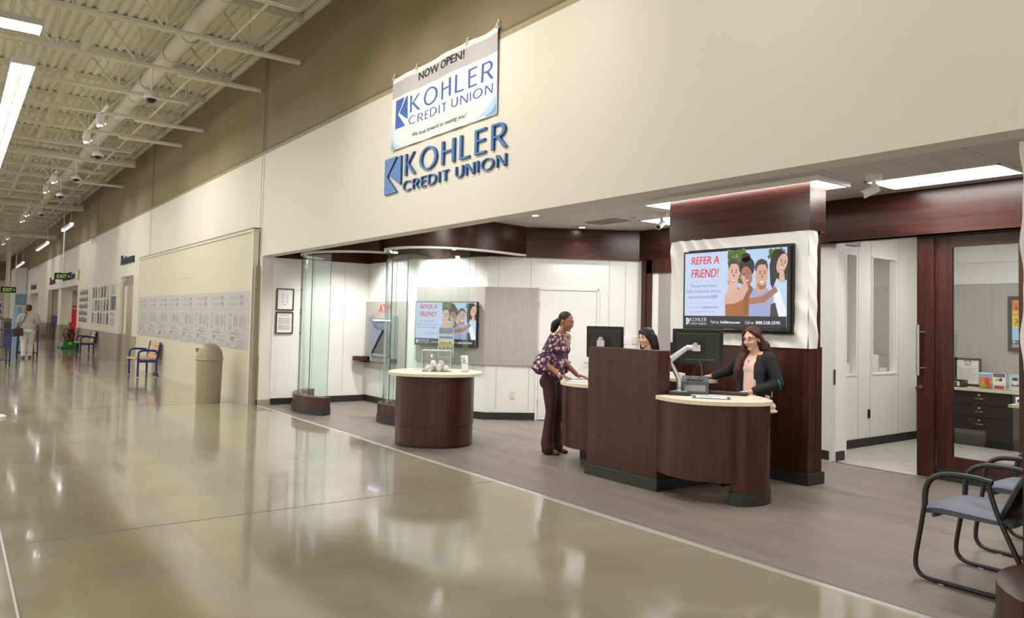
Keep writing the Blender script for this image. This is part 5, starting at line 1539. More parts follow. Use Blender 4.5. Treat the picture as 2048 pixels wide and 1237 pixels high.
# framed notices on the white side wall
for i, (z0, z1) in enumerate(((1.70, 2.09), (1.278, 1.666))):
    t = thing('framed_notice', ('black framed notice with a small grey table, the upper of two', 'black framed notice full of text lines, the lower of two')[i], 'picture frame', (-13.44, 4.84, z0))
    b = MB(); X_ = -13.446 + 0.01
    for q in ((4.685, 4.702, z0, z1), (4.985, 5.002, z0, z1), (4.702, 4.985, z0, z0 + 0.017), (4.702, 4.985, z1 - 0.017, z1)):
        b.box(X_ - 0.008, q[0], q[2], X_ + 0.016, q[1], q[3], 'black')
    b.build('frame', t)
    b = MB(); b.box(X_ - 0.006, 4.70, z0 + 0.015, X_ + 0.004, 4.987, z1 - 0.015, 'paper')
    # room side looks along +x
    fr = ((X_ + 0.004, 4.987, z0), (0, -1, 0), (0, 0, 1)); fr = ((X_ + 0.004, 4.70, z0), (0, 1, 0), (0, 0, 1))
    if i == 0:
        for q in range(9): b.rect(fr, 0.08, 0.13 + 0.02 * q, 0.11 + 0.05 * (q % 2), 0.137 + 0.02 * q, 'band_ink', 0.001); b.rect(fr, 0.17, 0.13 + 0.02 * q, 0.20, 0.137 + 0.02 * q, 'band_ink', 0.001)
        b.rect(fr, 0.11, 0.095, 0.17, 0.107, 'ink_grey', 0.001)
    else:
        for q in range(12): b.rect(fr, 0.03, 0.07 + 0.0175 * q + (0.012 if q > 4 else 0), 0.255 - 0.03 * (q % 3 == 0), 0.0775 + 0.0175 * q + (0.012 if q > 4 else 0), 'band_ink', 0.001)
        for q in range(2): b.rect(fr, 0.06, 0.315 + 0.018 * q, 0.23, 0.323 + 0.018 * q, 'ink_grey', 0.001)
    b.build('sheet', t)

# ================================================================== WAITING CHAIRS
def guest_chair(loc, label):
    t = thing('guest_chair', label, 'chair', loc)      # local: seat looks to -x
    for s_ in (-1, 1):
        y = s_ * 0.29
        pts = smooth_path([(0.20, y, 0.85), (0.155, y, 0.66), (0.095, y, 0.475), (-0.01, y, 0.24)] if False else [(-0.555, y, 0.49), (-0.585, y, 0.30), (-0.612, y, 0.13), (-0.60, y, 0.055), (-0.545, y, 0.022), (-0.40, y, 0.018), (-0.1, y, 0.018), (0.02, y, 0.02), (0.06, y, 0.045), (0.045, y, 0.11), (-0.02, y, 0.25), (-0.12, y, 0.47), (-0.165, y, 0.60), (-0.185, y, 0.69)], 5)
        b_ = MB(); b_.tube(pts, 0.0145, 'chair_black', 10); b_.build('frame', t, local=True)
        b_ = MB(); b_.tube(smooth_path([(-0.555, y, 0.48), (-0.548, y, 0.58), (-0.515, y, 0.65), (-0.45, y, 0.688), (-0.36, y, 0.70), (-0.25, y, 0.70), (-0.16, y, 0.69)], 5), [0.018] * 31, 'chair_black', 10); b_.build('armrest', t, local=True)
        for x in (-0.47, -0.02):
            b_ = MB(); b_.box(x, y - 0.012, 0.0, x + 0.035, y + 0.012, 0.008, 'silver'); b_.build('glide', t, local=True)
    # seat cushion: rounded, falling at the front edge
    b_ = MB()
    nx_, ny_ = 14, 10
    top, bot = [], []
    for j in range(ny_ + 1):
        for i in range(nx_ + 1):
            u, v = i / nx_, j / ny_
            y = (v - 0.5) * 0.53; x = -0.57 + 0.50 * u
            e = min(1, min(v, 1 - v) * 7, (1 - u) * 8); f = min(1, u * 4.5)
            z = 0.445 + 0.028 * math.sqrt(max(e, 0)) + 0.03 * math.sqrt(f) - 0.015 * u + 0.006 * sin(pi * v)
            top.append((x, y, z)); bot.append((x + 0.01, y * 0.97, 0.425 + 0.01 * f))
    k_ = (nx_ + 1) * (ny_ + 1)
    q = [(j * (nx_ + 1) + i, j * (nx_ + 1) + i + 1, (j + 1) * (nx_ + 1) + i + 1, (j + 1) * (nx_ + 1) + i) for j in range(ny_) for i in range(nx_)]
    b_.add(top, q, 'seat_grey', True); b_.add(bot, [f[::-1] for f in q], 'chair_black')
    rim = [i for i in range(nx_ + 1)] + [j * (nx_ + 1) + nx_ for j in range(1, ny_ + 1)] + [ny_ * (nx_ + 1) + i for i in range(nx_ - 1, -1, -1)] + [j * (nx_ + 1) for j in range(ny_ - 1, 0, -1)]
    L = len(rim)
    b_.add([top[i] for i in rim] + [bot[i] for i in rim], [(i, L + i, L + (i + 1) % L, (i + 1) % L) for i in range(L)], 'seat_grey', True)
    b_.build('seat', t, local=True)
    # back cushion, leaning, corners rounded
    b_ = MB()
    fr_, bk = [], []
    nv, nu = 12, 12
    for j in range(nv + 1):
        for i in range(nu + 1):
            v, u = j / nv, i / nu
            wd = 0.50 * (1 - 0.45 * max(0, v - 0.55) ** 2 * 2.2)
            zz = 0.47 + 0.415 * v - 0.05 * (2 * u - 1) ** 4 * (v > 0.5) * (v - 0.5) * 2
            y = (u - 0.5) * wd; xb = -0.115 + 0.19 * v + 0.02 * (2 * u - 1) ** 2 * -1
            e = math.sqrt(max(min(1, min(u, 1 - u) * 8, min(v, 1 - v) * 8), 0))
            fr_.append((xb - 0.012 - 0.03 * e, y, zz)); bk.append((xb + 0.012 + 0.022 * e, y, zz))
    q = [(j * (nu + 1) + i, j * (nu + 1) + i + 1, (j + 1) * (nu + 1) + i + 1, (j + 1) * (nu + 1) + i) for j in range(nv) for i in range(nu)]
    b_.add(fr_, q, 'chair_black', True); b_.add(bk, [f[::-1] for f in q], 'chair_black', True)
    rim = [i for i in range(nu + 1)] + [j * (nu + 1) + nu for j in range(1, nv + 1)] + [nv * (nu + 1) + i for i in range(nu - 1, -1, -1)] + [j * (nu + 1) for j in range(nv - 1, 0, -1)]
    L = len(rim)
    b_.add([fr_[i] for i in rim] + [bk[i] for i in rim], [(i, (i + 1) % L, L + (i + 1) % L, L + i) for i in range(L)], 'chair_black', True)
    b_.build('backrest', t, local=True)
    b_ = MB(); b_.tube([(-0.10, -0.29, 0.43), (-0.10, 0.29, 0.43)], 0.013, 'chair_black', 8); b_.tube([(-0.5, -0.29, 0.425), (-0.5, 0.29, 0.425)], 0.013, 'chair_black', 8); b_.build('seat_support', t, local=True)
    return t
ch = guest_chair((-1.795, 5.37, 0), 'black sled-base chair with a blue-grey seat, nearest the hall')
dup(ch, (-1.86, 6.42, 0), label='second black sled-base chair, standing behind the nearer one by the office front')

# ================================================================== OFFICE INTERIOR
t = thing('office_cabinet', 'dark cabinet run with drawers under the cream office counter', 'cabinet', (-4.7, 11.8, 0))
b = MB(); b.box(-5.44, 11.52, 0.09, -2.6, 12.09, 0.765, 'office_cab'); b.build('body', t)
b = MB(); b.box(-5.44, 11.56, 0, -2.6, 12.09, 0.09, 'black_rubber'); b.build('plinth', t)
for x0, x1, zz in ((-5.42, -4.93, ((0.10, 0.76),)), (-4.92, -4.20, ((0.585, 0.76), (0.415, 0.58), (0.10, 0.41))), (-4.19, -3.4, ((0.10, 0.76),))):
    for z0, z1 in zz:
        b = MB(); b.box(x0 + 0.004, 11.503, z0, x1 - 0.004, 11.52, z1 - 0.006, 'office_cab'); dr = b.build('drawer' if len(zz) > 1 else 'door', t)
        if len(zz) > 1:
            xm = (x0 + x1) / 2 - 0.03
            b = MB(); b.tube(smooth_path([(xm - 0.055, 11.503, z1 - 0.085), (xm - 0.04, 11.478, z1 - 0.09), (xm + 0.04, 11.478, z1 - 0.09), (xm + 0.055, 11.503, z1 - 0.085)], 3), 0.005, 'chrome', 6)
            h = b.build('handle', t); h.parent = dr
            b = MB(); b.box(xm - 0.014, 11.498, z1 - 0.052, xm + 0.010, 11.504, z1 - 0.028, 'chrome'); h = b.build('lock', t); h.parent = dr
t = thing('office_counter', 'cream counter along the office back wall', 'counter', (-4.7, 11.8, 0.77))
b = MB(); b.box(-5.45, 11.47, 0.767, -2.6, 12.09, 0.805, 'counter'); b.build('countertop', t, bevel=0.003)
b = MB(); b.box(-5.45, 11.47, 0.805, -5.43, 12.09, 0.90, 'counter'); b.box(-5.45, 12.07, 0.805, -5.05, 12.09, 0.90, 'counter'); b.build('upstand', t)
t = thing('office_desk', 'cream desk edge with a dark front standing before the office counter', 'desk', (-3.6, 10.4, 0))
b = MB(); b.box(-3.70, 10.05, 0.715, -2.5, 10.65, 0.75, 'counter'); b.build('desktop', t)
b = MB(); b.box(-3.50, 10.2, 0.0, -2.6, 10.6, 0.715, 'office_cab'); b.build('body', t)
def standing_frame(x0, x1, y, z0, z1, label):
    t = thing('framed_certificate', label, 'picture frame', ((x0 + x1) / 2, y, z0))
    b_ = MB()
    for q in ((x0, x0 + 0.03, z0, z1), (x1 - 0.03, x1, z0, z1), (x0, x1, z0, z0 + 0.03), (x0, x1, z1 - 0.03, z1)): b_.box(q[0], y, q[2], q[1], y + 0.02, q[3], 'black')
    b_.build('frame', t)
    b_ = MB(); b_.box(x0 + 0.03, y + 0.008, z0 + 0.03, x1 - 0.03, y + 0.014, z1 - 0.03, 'paper')
    w = x1 - x0; h = z1 - z0
    fr_ = ((x0, y + 0.008, z0), (1, 0, 0), (0, 0, 1)); m_ = 'ink'; cx_ = w / 2; v = h * 0.80
    b_.art(fr_, [(cx_ - .05, v + .03), (cx_, v + .055), (cx_ + .05, v + .03), (cx_ + .05, v + .018), (cx_, v + .043), (cx_ - .05, v + .018)], m_, 0.001)
    b_.rect(fr_, cx_ - .038, v - .02, cx_ - .03, v + .025, m_); b_.rect(fr_, cx_ + .03, v - .02, cx_ + .038, v + .025, m_); b_.rect(fr_, cx_ - .038, v - .026, cx_ + .038, v - .018, m_)
    b_.rect(fr_, cx_ - .016, v + .006, cx_ + .016, v + .012, m_); b_.rect(fr_, cx_ - .016, v - .006, cx_ + .016, v, m_)
    for q in range(9): b_.rect(fr_, 0.05 + 0.02 * (q % 2), h * (0.62 - 0.055 * q), w - 0.05 - 0.03 * (q % 3), h * (0.62 - 0.055 * q) + 0.005, 'ink_grey', 0.001)
    b_.build('sheet', t)
standing_frame(-5.10, -4.74, 11.94, 0.805, 1.21, 'black framed certificate with a small house mark on the office counter')
t = thing('money_counter', 'black counting machine with green and amber keys before the framed certificate', 'machine', (-4.95, 11.62, 0.805))
b = MB(); b.box(-5.09, 11.56, 0.805, -4.83, 11.74, 0.905, 'black_matte'); b.build('body', t, bevel=0.008)
b = MB(); b.box(-5.07, 11.557, 0.875, -4.87, 11.562, 0.885, 'silver'); b.box(-5.05, 11.557, 0.83, -5.02, 11.562, 0.85, 'green'); b.box(-4.96, 11.557, 0.83, -4.93, 11.562, 0.85, 'orange'); b.box(-4.90, 11.55, 0.82, -4.87, 11.562, 0.885, 'white'); b.build('keys', t)
for i, (x, m1, m2, lb) in enumerate(((-4.56, 'sky_blue', 'orange', 'brochure with an orange and blue cover, first of three in clear stands'), (-4.38, 'lime', 'ink', 'brochure with a black and green cover, middle of three'), (-4.17, 'pale_blue', 'grey_dark', 'brochure with a portrait cover, last of the three'))):
    y = 11.62 - 0.02 * i
    t = thing('brochure_stand', lb, 'brochure', (x, y, 0.805))
    b = MB(); b.box(x - 0.085, y, 0.805, x + 0.085, y + 0.05, 0.812, 'acrylic'); b.box(x - 0.085, y - 0.004, 0.805, x + 0.085, y - 0.001, 0.88, 'acrylic'); b.build('stand', t)
    b = MB(); b.box(x - 0.08, y + 0.004, 0.81, x + 0.08, y + 0.010, 1.03, 'paper'); fr = ((x - 0.08, y + 0.004, 0.81), (1, 0, 0), (0, 0, 1))
    if i == 0:
        b.rect(fr, 0.002, 0.165, 0.158, 0.20, 'sky_blue'); b.rect(fr, 0.002, 0.002, 0.158, 0.16, 'orange'); b.disc(fr, 0.10, 0.10, 0.03, 0.05, 'red', 0.002); b.disc(fr, 0.05, 0.05, 0.04, 0.04, 'lime', 0.002)
    elif i == 1:
        b.rect(fr, 0.01, 0.17, 0.15, 0.215, 'ink'); b.text(fr, 0.03, 0.185, 'GoGreen', 0.014, 'paper', width=0.1, d=0.002); b.art(fr, [(0.02, 0.11), (0.06, 0.165), (0.10, 0.11)], 'lime', 0.001); b.disc(fr, 0.10, 0.135, 0.02, 0.025, 'ink', 0.002); b.rect(fr, 0.02, 0.01, 0.14, 0.05, 'atm_red')
    else:
        b.rect(fr, 0.002, 0.06, 0.158, 0.218, 'pale_blue'); b.disc(fr, 0.07, 0.12, 0.035, 0.05, 'scr_skinA', 0.002); b.disc(fr, 0.07, 0.155, 0.038, 0.022, 'ink', 0.003); b.rect(fr, 0.03, 0.06, 0.13, 0.085, 'grey_dark', 0.002)
    b.build('cover', t)
mugp = None
for i, (x, y, z) in enumerate(((-3.93, 11.58, 0.805), (-3.80, 11.62, 0.805), (-3.72, 11.57, 0.805), (-3.62, 10.16, 0.75), (-3.52, 10.18, 0.75), (-3.40, 10.15, 0.75))):
    if mugp is None:
        mugp = thing('mug', 'small white giveaway mug with a dark print', 'mug', (x, y, z), 0, 'giveaway mugs in the office')
        b = MB(); b.lathe([(0.0, 0.0), (0.036, 0.0), (0.04, 0.01), (0.04, 0.085), (0.036, 0.085), (0.035, 0.012), (0, 0.012)], (0, 0, 0), 'white', 16); b.build('cup', mugp, local=True)
        b = MB(); b.tube(smooth_path([(0.038, 0, 0.07), (0.062, 0, 0.065), (0.064, 0, 0.03), (0.038, 0, 0.022)], 4), 0.005, 'white', 6); b.build('handle', mugp, local=True)
        b = MB(); b.lathe([(0.0405, 0.03), (0.0405, 0.06)], (0, 0, 0), 'ink', 16); b.f = b.f[9:13]; b.m = b.m[9:13]; b.sm = b.sm[9:13]; b.build('print', mugp, local=True)
    else:
        dup(mugp, (x, y, z), 0.3 * i)
t = thing('loan_poster', 'framed orange and yellow loan poster on the grey office wall', 'poster', (-4.15, 12.08, 1.35))
b = MB(); b.box(-4.44, 12.06, 1.33, -3.75, 12.09, 2.11, 'black'); b.build('frame', t)
b = MB(); fr = ((-4.385, 12.06, 1.385), (1, 0, 0), (0, 0, 1))
b.rect(fr, 0, 0.05, 0.58, 0.67, 'yellow', 0.001); b.rect(fr, 0, 0.52, 0.58, 0.67, 'orange', 0.002); b.text(fr, 0.04, 0.62, 'FUN', 0.045, 'yellow', width=0.17, d=0.003); b.text(fr, 0.04, 0.54, 'LOAN', 0.065, 'yellow', width=0.30, d=0.003)
for q in range(3): b.text(fr, 0.042 + .002 * q, 0.54, 'LOAN', 0.065, 'yellow', width=0.30, d=0.0032)
b.text(fr, 0.0, 0.455, 'AUTO  ·  BOAT  ·  RV', 0.022, 'ink', width=0.42, d=0.003); b.text(fr, 0.03, 0.345, '2.4%', 0.06, 'ink', width=0.22, d=0.003); b.text(fr, 0.03, 0.31, 'up to 72 months', 0.016, 'ink', width=0.20, d=0.003)
b.rect(fr, 0, 0.05, 0.58, 0.29, 'pale_blue', 0.002); b.disc(fr, 0.17, 0.18, 0.07, 0.10, 'scr_skinA', 0.003); b.disc(fr, 0.15, 0.25, 0.07, 0.04, 'ink', 0.004); b.rect(fr, 0.0, 0.05, 0.58, 0.10, 'ink', 0.004); k_mark(b, fr, 0.01, 0.058, 0.03, 0.034, 'paper', 0.005); word(b, fr, 0.05, 0.062, 'KOHLER', 0.024, 0.12, 'paper', 0.005)
b.rect(fr, 0, 0.0, 0.58, 0.05, 'vent_grey', 0.002); b.build('print', t)
t = thing('desk_chair', 'edge of a grey swivel chair beside the office desk', 'chair', (-3.05, 9.75, 0))
b = MB(); b.prism(oval(-3.05, 9.75, 0.23), 0.44, 0.50, 'grey_dark'); b.build('seat', t, bevel=0.02)
b = MB(); b.tube([(-3.05, 9.75, 0.08), (-3.05, 9.75, 0.44)], 0.025, 'steel', 10); b.build('post', t)
for i in range(4):
    b = MB(); a = pi / 4 + i * pi / 2; b.tube([(-3.05, 9.75, 0.10), (-3.05 + 0.27 * cos(a), 9.75 + 0.27 * sin(a), 0.03)], 0.018, 'grey_dark', 8); b.build('leg', t)
# behind the office windows: counter with leaflets and notices
t = thing('side_counter', 'low pale counter behind the two office windows', 'counter', (-6.6, 11.7, 0))
b = MB(); b.box(-8.4, 11.4, 0.80, -5.62, 12.09, 0.84, 'counter'); b.build('countertop', t)
b = MB(); b.box(-8.4, 11.45, 0, -5.62, 12.09, 0.80, 'office_cab'); b.build('body', t)
for i, (x, y, w, h, m, lb) in enumerate(((-6.62, 11.6, 0.16, 0.20, 'paper', 'white leaflet rack seen through the first office window'), (-6.40, 11.62, 0.14, 0.24, 'pink_wall', 'pinkish leaflet rack seen through the first office window'), (-6.22, 11.7, 0.22, 0.36, 'paper', 'pale framed notice seen through the second office window'), (-5.98, 11.58, 0.12, 0.17, 'paper', 'white card holder in the second office window, nearer the notice'), (-5.80, 11.56, 0.16, 0.13, 'cloud', 'low white box in the second office window'))):
    t = thing('leaflet_rack', lb, 'leaflet rack', (x, y, 0.84))
    b = MB(); b.box(x - w / 2, y, 0.84, x + w / 2, y + 0.02, 0.84 + h, m); b.build('card', t)
    b = MB(); b.box(x - w / 2, y - 0.04, 0.84, x + w / 2, y + 0.06, 0.852, 'vent_grey'); b.build('foot', t)
b = MB(); b.box(-8.9, 9.15, 0, -8.85, 12.1, 2.95, 'white_panel'); b.box(-8.9, 9.24, 0, -5.55, 9.27, 2.95, 'white_panel'); b.build('wall_side_office', kind=S)
b = MB(); b.poly([(-8.9, 9.2, 0.001), (-5.55, 9.2, 0.001), (-5.55, 12.1, 0.001), (-8.9, 12.1, 0.001)], 'carpet'); b.build('floor_side_office', kind=S)

# end pier with the same textured white field, cut by the picture's edge
b = MB(); b.box(-1.775, 5.02, 0, -1.2, 5.3, 1.38, 'mahogany'); b.box(-1.74, 5.02, 1.38, -1.2, 5.3, 2.72, 'wave_white')
zz = [1.38 + 1.34 * i / 60 for i in range(61)]
xs = [-1.765 + 0.009 * sin(z_ * 11.0) + 0.004 * sin(z_ * 23.0) for z_ in zz]
b.add([(x_, y_, z_) for y_ in (5.0, 5.3) for x_, z_ in zip(xs, zz)], [(i, i + 1, 62 + i, 61 + i) for i in range(60)], 'wave_white', True)
b.add([(x_, 5.0, z_) for x_, z_ in zip(xs, zz)] + [(-1.2, 5.0, 2.72), (-1.2, 5.0, 1.38)], [list(range(63))], 'wave_white')
b.build('wall_end_pier', kind=S)

# ================================================================== PEOPLE
for k_, c, r in (('skin_brown', (0.30, 0.125, 0.065), 0.45), ('skin_tan', (0.66, 0.38, 0.25), 0.5), ('skin_fair', (0.68, 0.40, 0.30), 0.5), ('lip_dark', (0.30, 0.055, 0.055), 0.35), ('lip_rose', (0.50, 0.14, 0.13), 0.35),
                 ('hair_black', (0.007, 0.006, 0.007), 0.38), ('eye_white', (0.75, 0.74, 0.72), 0.25), ('iris', (0.02, 0.012, 0.008), 0.2), ('tooth', (0.8, 0.78, 0.74), 0.3), ('plum', (0.050, 0.011, 0.019), 0.75),
                 ('shoe_plum', (0.07, 0.012, 0.014), 0.3), ('jacket', (0.008, 0.009, 0.012), 0.8), ('blush', (0.80, 0.56, 0.50), 0.8), ('gold', (0.75, 0.55, 0.25), 0.25), ('pearl', (0.75, 0.70, 0.62), 0.3),
                 ('green_band', (0.01, 0.30, 0.08), 0.4), ('knit_grey', (0.42, 0.40, 0.385), 0.85), ('slacks', (0.66, 0.62, 0.57), 0.8), ('hair_brown', (0.045, 0.022, 0.014), 0.55), ('bag_brown', (0.06, 0.03, 0.018), 0.5), ('shoe_tan', (0.16, 0.11, 0.07), 0.6), ('top_dark', (0.05, 0.035, 0.05), 0.7)):
    mat(k_, c, r)
noisy('hair_auburn', (0.032, 0.011, 0.006), (0.105, 0.036, 0.018), 9, 0.4, stretch=(7, 7, 0.6), detail=4, lo=0.3, hi=0.75)
# floral print: flower rosettes of cream and rose on violet
mat('floral', (0.05, 0.018, 0.06), 0.7)
t, n, l, b = nodes('floral')
mp = tex_map(t, (1, 1, 1), kind='World')
nz = noise(t, mp, 24, 3)
add = t.nodes.new('ShaderNodeMixRGB'); add.blend_type = 'ADD'; add.inputs[0].default_value = 0.028
l.new(mp.outputs[0], add.inputs[1]); l.new(nz.outputs['Color'], add.inputs[2])
vo = t.nodes.new('ShaderNodeTexVoronoi'); vo.inputs['Scale'].default_value = 21; l.new(add.outputs[0], vo.inputs['Vector'])
rp = ramp(t, vo.outputs['Distance'], [(0.14, (0.30, 0.11, 0.03)), (0.20, (0.80, 0.66, 0.52)), (0.40, (0.66, 0.38, 0.30)), (0.48, (0.22, 0.08, 0.15)), (0.56, (0.05, 0.018, 0.06))])
vo2 = t.nodes.new('ShaderNodeTexVoronoi'); vo2.inputs['Scale'].default_value = 40; l.new(add.outputs[0], vo2.inputs['Vector'])
rp2 = ramp(t, vo2.outputs['Distance'], [(0.20, (0.62, 0.44, 0.40)), (0.33, (0.18, 0.10, 0.16)), (0.45, (0.052, 0.018, 0.062))])
sep = t.nodes.new('ShaderNodeSeparateColor'); l.new(vo.outputs['Color'], sep.inputs[0])
gt = t.nodes.new('ShaderNodeMath'); gt.operation = 'GREATER_THAN'; gt.inputs[1].default_value = 0.25; l.new(sep.outputs[0], gt.inputs[0])
mx = t.nodes.new('ShaderNodeMixRGB'); l.new(gt.outputs[0], mx.inputs[0]); l.new(rp2.outputs['Color'], mx.inputs[1]); l.new(rp.outputs['Color'], mx.inputs[2])
l.new(mx.outputs[0], b.inputs['Base Color'])


for k_, st in (('hair_black', (70, 70, 5)), ('hair_auburn', (60, 60, 4)), ('hair_brown', (60, 60, 20))):
    t, n, l, b = nodes(k_)
    b.inputs['Roughness'].default_value = 0.5
    b.inputs['Specular IOR Level'].default_value = 0.35
    nz = noise(t, tex_map(t, st, kind='World'), 1.6, 3)
    bump(t, b, nz.outputs['Fac'], 0.8, 0.012)
for k_ in ('blush', 'jacket', 'plum', 'knit_grey', 'slacks'):
    t, n, l, b = nodes(k_)
    nz = noise(t, tex_map(t, (14, 14, 5), kind='World'), 1.0, 3, 0.5, 0.6)
    bump(t, b, nz.outputs['Fac'], 0.5, 0.02)


class Fig:
    """primitives of one continuous surface, melted together and coloured by the nearest primitive"""
    def __init__(s): s.p = []
    def cap(s, a, ra, c, rb, m): s.p.append(('c', Vector(a), ra, Vector(c), rb, m)); return s
    def chain(s, pts, rs, m):
        for i in range(len(pts) - 1): s.cap(pts[i], rs[i], pts[i + 1], rs[i + 1], m)
        return s
    def ell(s, c, r, m, M=None): s.p.append(('e', Vector(c), Vector(r), M or Matrix.Identity(3), None, m)); return s
    def xform(s, M3, off):
        q = []
        for p in s.p:
            if p[0] == 'c': q.append(('c', M3 @ p[1] + off, p[2], M3 @ p[3] + off, p[4], p[5]))
            else: q.append(('e', M3 @ p[1] + off, p[2], M3 @ p[3], None, p[5]))
        s.p = q; return s
    def join(s, o): s.p += o.p; return s
    def hand(s, w, d, nrm, side, m, curl=0.25, k=1.0):
        w, d, nrm = Vector(w), Vector(d).normalized(), Vector(nrm).normalized()
        lat = nrm.cross(d).normalized() * (1 if side < 0 else -1)       # towards the thumb
        for o, L in ((0.024, 0.078), (0.008, 0.082), (-0.008, 0.080), (-0.023, 0.072)):
            s.cap(w + lat * o * 0.5 * k, 0.015 * k, w + d * L * k + lat * o * k, 0.0115 * k, m)
        for o, L, sp in ((0.030, 0.068, 0.10), (0.010, 0.077, 0.03), (-0.010, 0.072, -0.04), (-0.028, 0.056, -0.12)):
            p = w + d * 0.082 * k + lat * o * k; dd = (d + lat * sp).normalized()
            a = 0.0
            pts, rs = [p], [0.0088 * k]
            for j, f in enumerate((0.45, 0.31, 0.24)):
                a += curl * (0.5 + 0.6 * j)
                p = p + (dd * cos(a) - nrm * sin(a)) * L * f * k
                pts.append(p); rs.append((0.0085, 0.0078, 0.0068)[j] * k)
            s.chain(pts, rs, m)
        p = w + d * 0.020 * k + lat * 0.022 * k
        q = p + (d * 0.6 + lat * 0.75 - nrm * 0.25).normalized() * 0.040 * k
        r_ = q + (d * 0.95 + lat * 0.25 - nrm * 0.2).normalized() * 0.034 * k
        s.chain([p, q, r_], [0.013 * k, 0.0105 * k, 0.0085 * k], m)
        return s
    def build(s, name, parent, voxel=0.006, smooth=4, paint=None, world=False):
        if world: s.xform(Matrix.Identity(3), -Vector(BASE[parent.name][:3]))
        tmp = MB()
        for p in s.p:
            if p[0] == 'c':
                a, ra, c, rb = p[1], p[2], p[3], p[4]
                d = c - a; L = d.length
                if L < 1e-6: d = Vector((0, 0, 1))
                q = d.normalized().to_track_quat('Z', 'Y').to_matrix()
                n_, k_ = 14, 5
                v = []
                rows = []
                for i in range(k_ + 1):
                    ph = -pi / 2 + (pi / 2) * i / k_; rows.append((ra * cos(ph), ra * sin(ph)))
                for i in range(k_ + 1):
                    ph = (pi / 2) * i / k_; rows.append((rb * cos(ph), L + rb * sin(ph)))
                for rr, zz in rows:
                    for j in range(n_):
                        t_ = 2 * pi * j / n_; v.append(a + q @ Vector((max(rr, 1e-4) * cos(t_), max(rr, 1e-4) * sin(t_), zz)))
                f = [(i * n_ + j, i * n_ + (j + 1) % n_, (i + 1) * n_ + (j + 1) % n_, (i + 1) * n_ + j) for i in range(len(rows) - 1) for j in range(n_)]
                f += [tuple(range(n_))[::-1], tuple(range((len(rows) - 1) * n_, len(rows) * n_))]
                tmp.add(v, f, 'white')
            else:
                c, r, M = p[1], p[2], p[3]
                n_, k_ = 20, 12
                v = []
                for i in range(k_ + 1):
                    ph = pi * (i + 0.02) / (k_ + 0.04)
                    for j in range(n_):
                        t_ = 2 * pi * j / n_
                        v.append(c + M @ Vector((r.x * sin(ph) * cos(t_), r.y * sin(ph) * sin(t_), -r.z * cos(ph))))
                f = [(i * n_ + j, i * n_ + (j + 1) % n_, (i + 1) * n_ + (j + 1) % n_, (i + 1) * n_ + j) for i in range(k_) for j in range(n_)]
                f += [tuple(range(n_))[::-1], tuple(range(k_ * n_, (k_ + 1) * n_))]
                tmp.add(v, f, 'white')
        me = bpy.data.meshes.new('melt'); me.from_pydata([tuple(q) for q in tmp.v], [], tmp.f); me.update()
        o = bpy.data.objects.new('melt', me); COL.objects.link(o)
        md = o.modifiers.new('remesh', 'REMESH'); md.mode = 'VOXEL'; md.voxel_size = voxel
        sm = o.modifiers.new('smooth', 'SMOOTH'); sm.factor = 0.5; sm.iterations = smooth
        dg = bpy.context.evaluated_depsgraph_get()
        out = bpy.data.meshes.new_from_object(o.evaluated_get(dg))
        bpy.data.objects.remove(o); bpy.data.meshes.remove(me)
        out.name = name
        n_ = len(out.polygons)
        cen = np.empty(n_ * 3); out.polygons.foreach_get('center', cen); cen = cen.reshape(-1, 3)
        best = np.full(n_, 1e9); idx = np.zeros(n_, int)
        keys = []
        for p in s.p:
            if p[5] not in keys: keys.append(p[5])
        for p in s.p:
            if p[0] == 'c':
                a, c = np.array(p[1]), np.array(p[3]); ab = c - a
                t_ = np.clip(((cen - a) @ ab) / max(ab @ ab, 1e-9), 0, 1)
                d = np.linalg.norm(cen - a - t_[:, None] * ab, axis=1) - (p[2] + t_ * (p[4] - p[2]))
            else:
                q = (cen - np.array(p[1])) @ np.array(p[3]); r = np.array(p[2])
                k0 = np.linalg.norm(q / r, axis=1); k1 = np.linalg.norm(q / r ** 2, axis=1)
                d = k0 * (k0 - 1) / np.maximum(k1, 1e-6)
            if p[5].startswith('lip_'): d = d + 0.0014
            w = d < best
            best[w] = d[w]; idx[w] = keys.index(p[5])
        if paint:
            for k_, msk in paint(cen):
                if k_ not in keys: keys.append(k_)
                idx[msk] = keys.index(k_)
        for k_ in keys: out.materials.append(MATS[k_])
        out.polygons.foreach_set('material_index', idx.astype(np.int32))
        out.polygons.foreach_set('use_smooth', np.ones(n_, bool))
        out.update()
        ob = bpy.data.objects.new(name, out); COL.objects.link(ob)
        ob.parent = parent; BASE[ob.name] = (0, 0, 0, 0)
        return ob


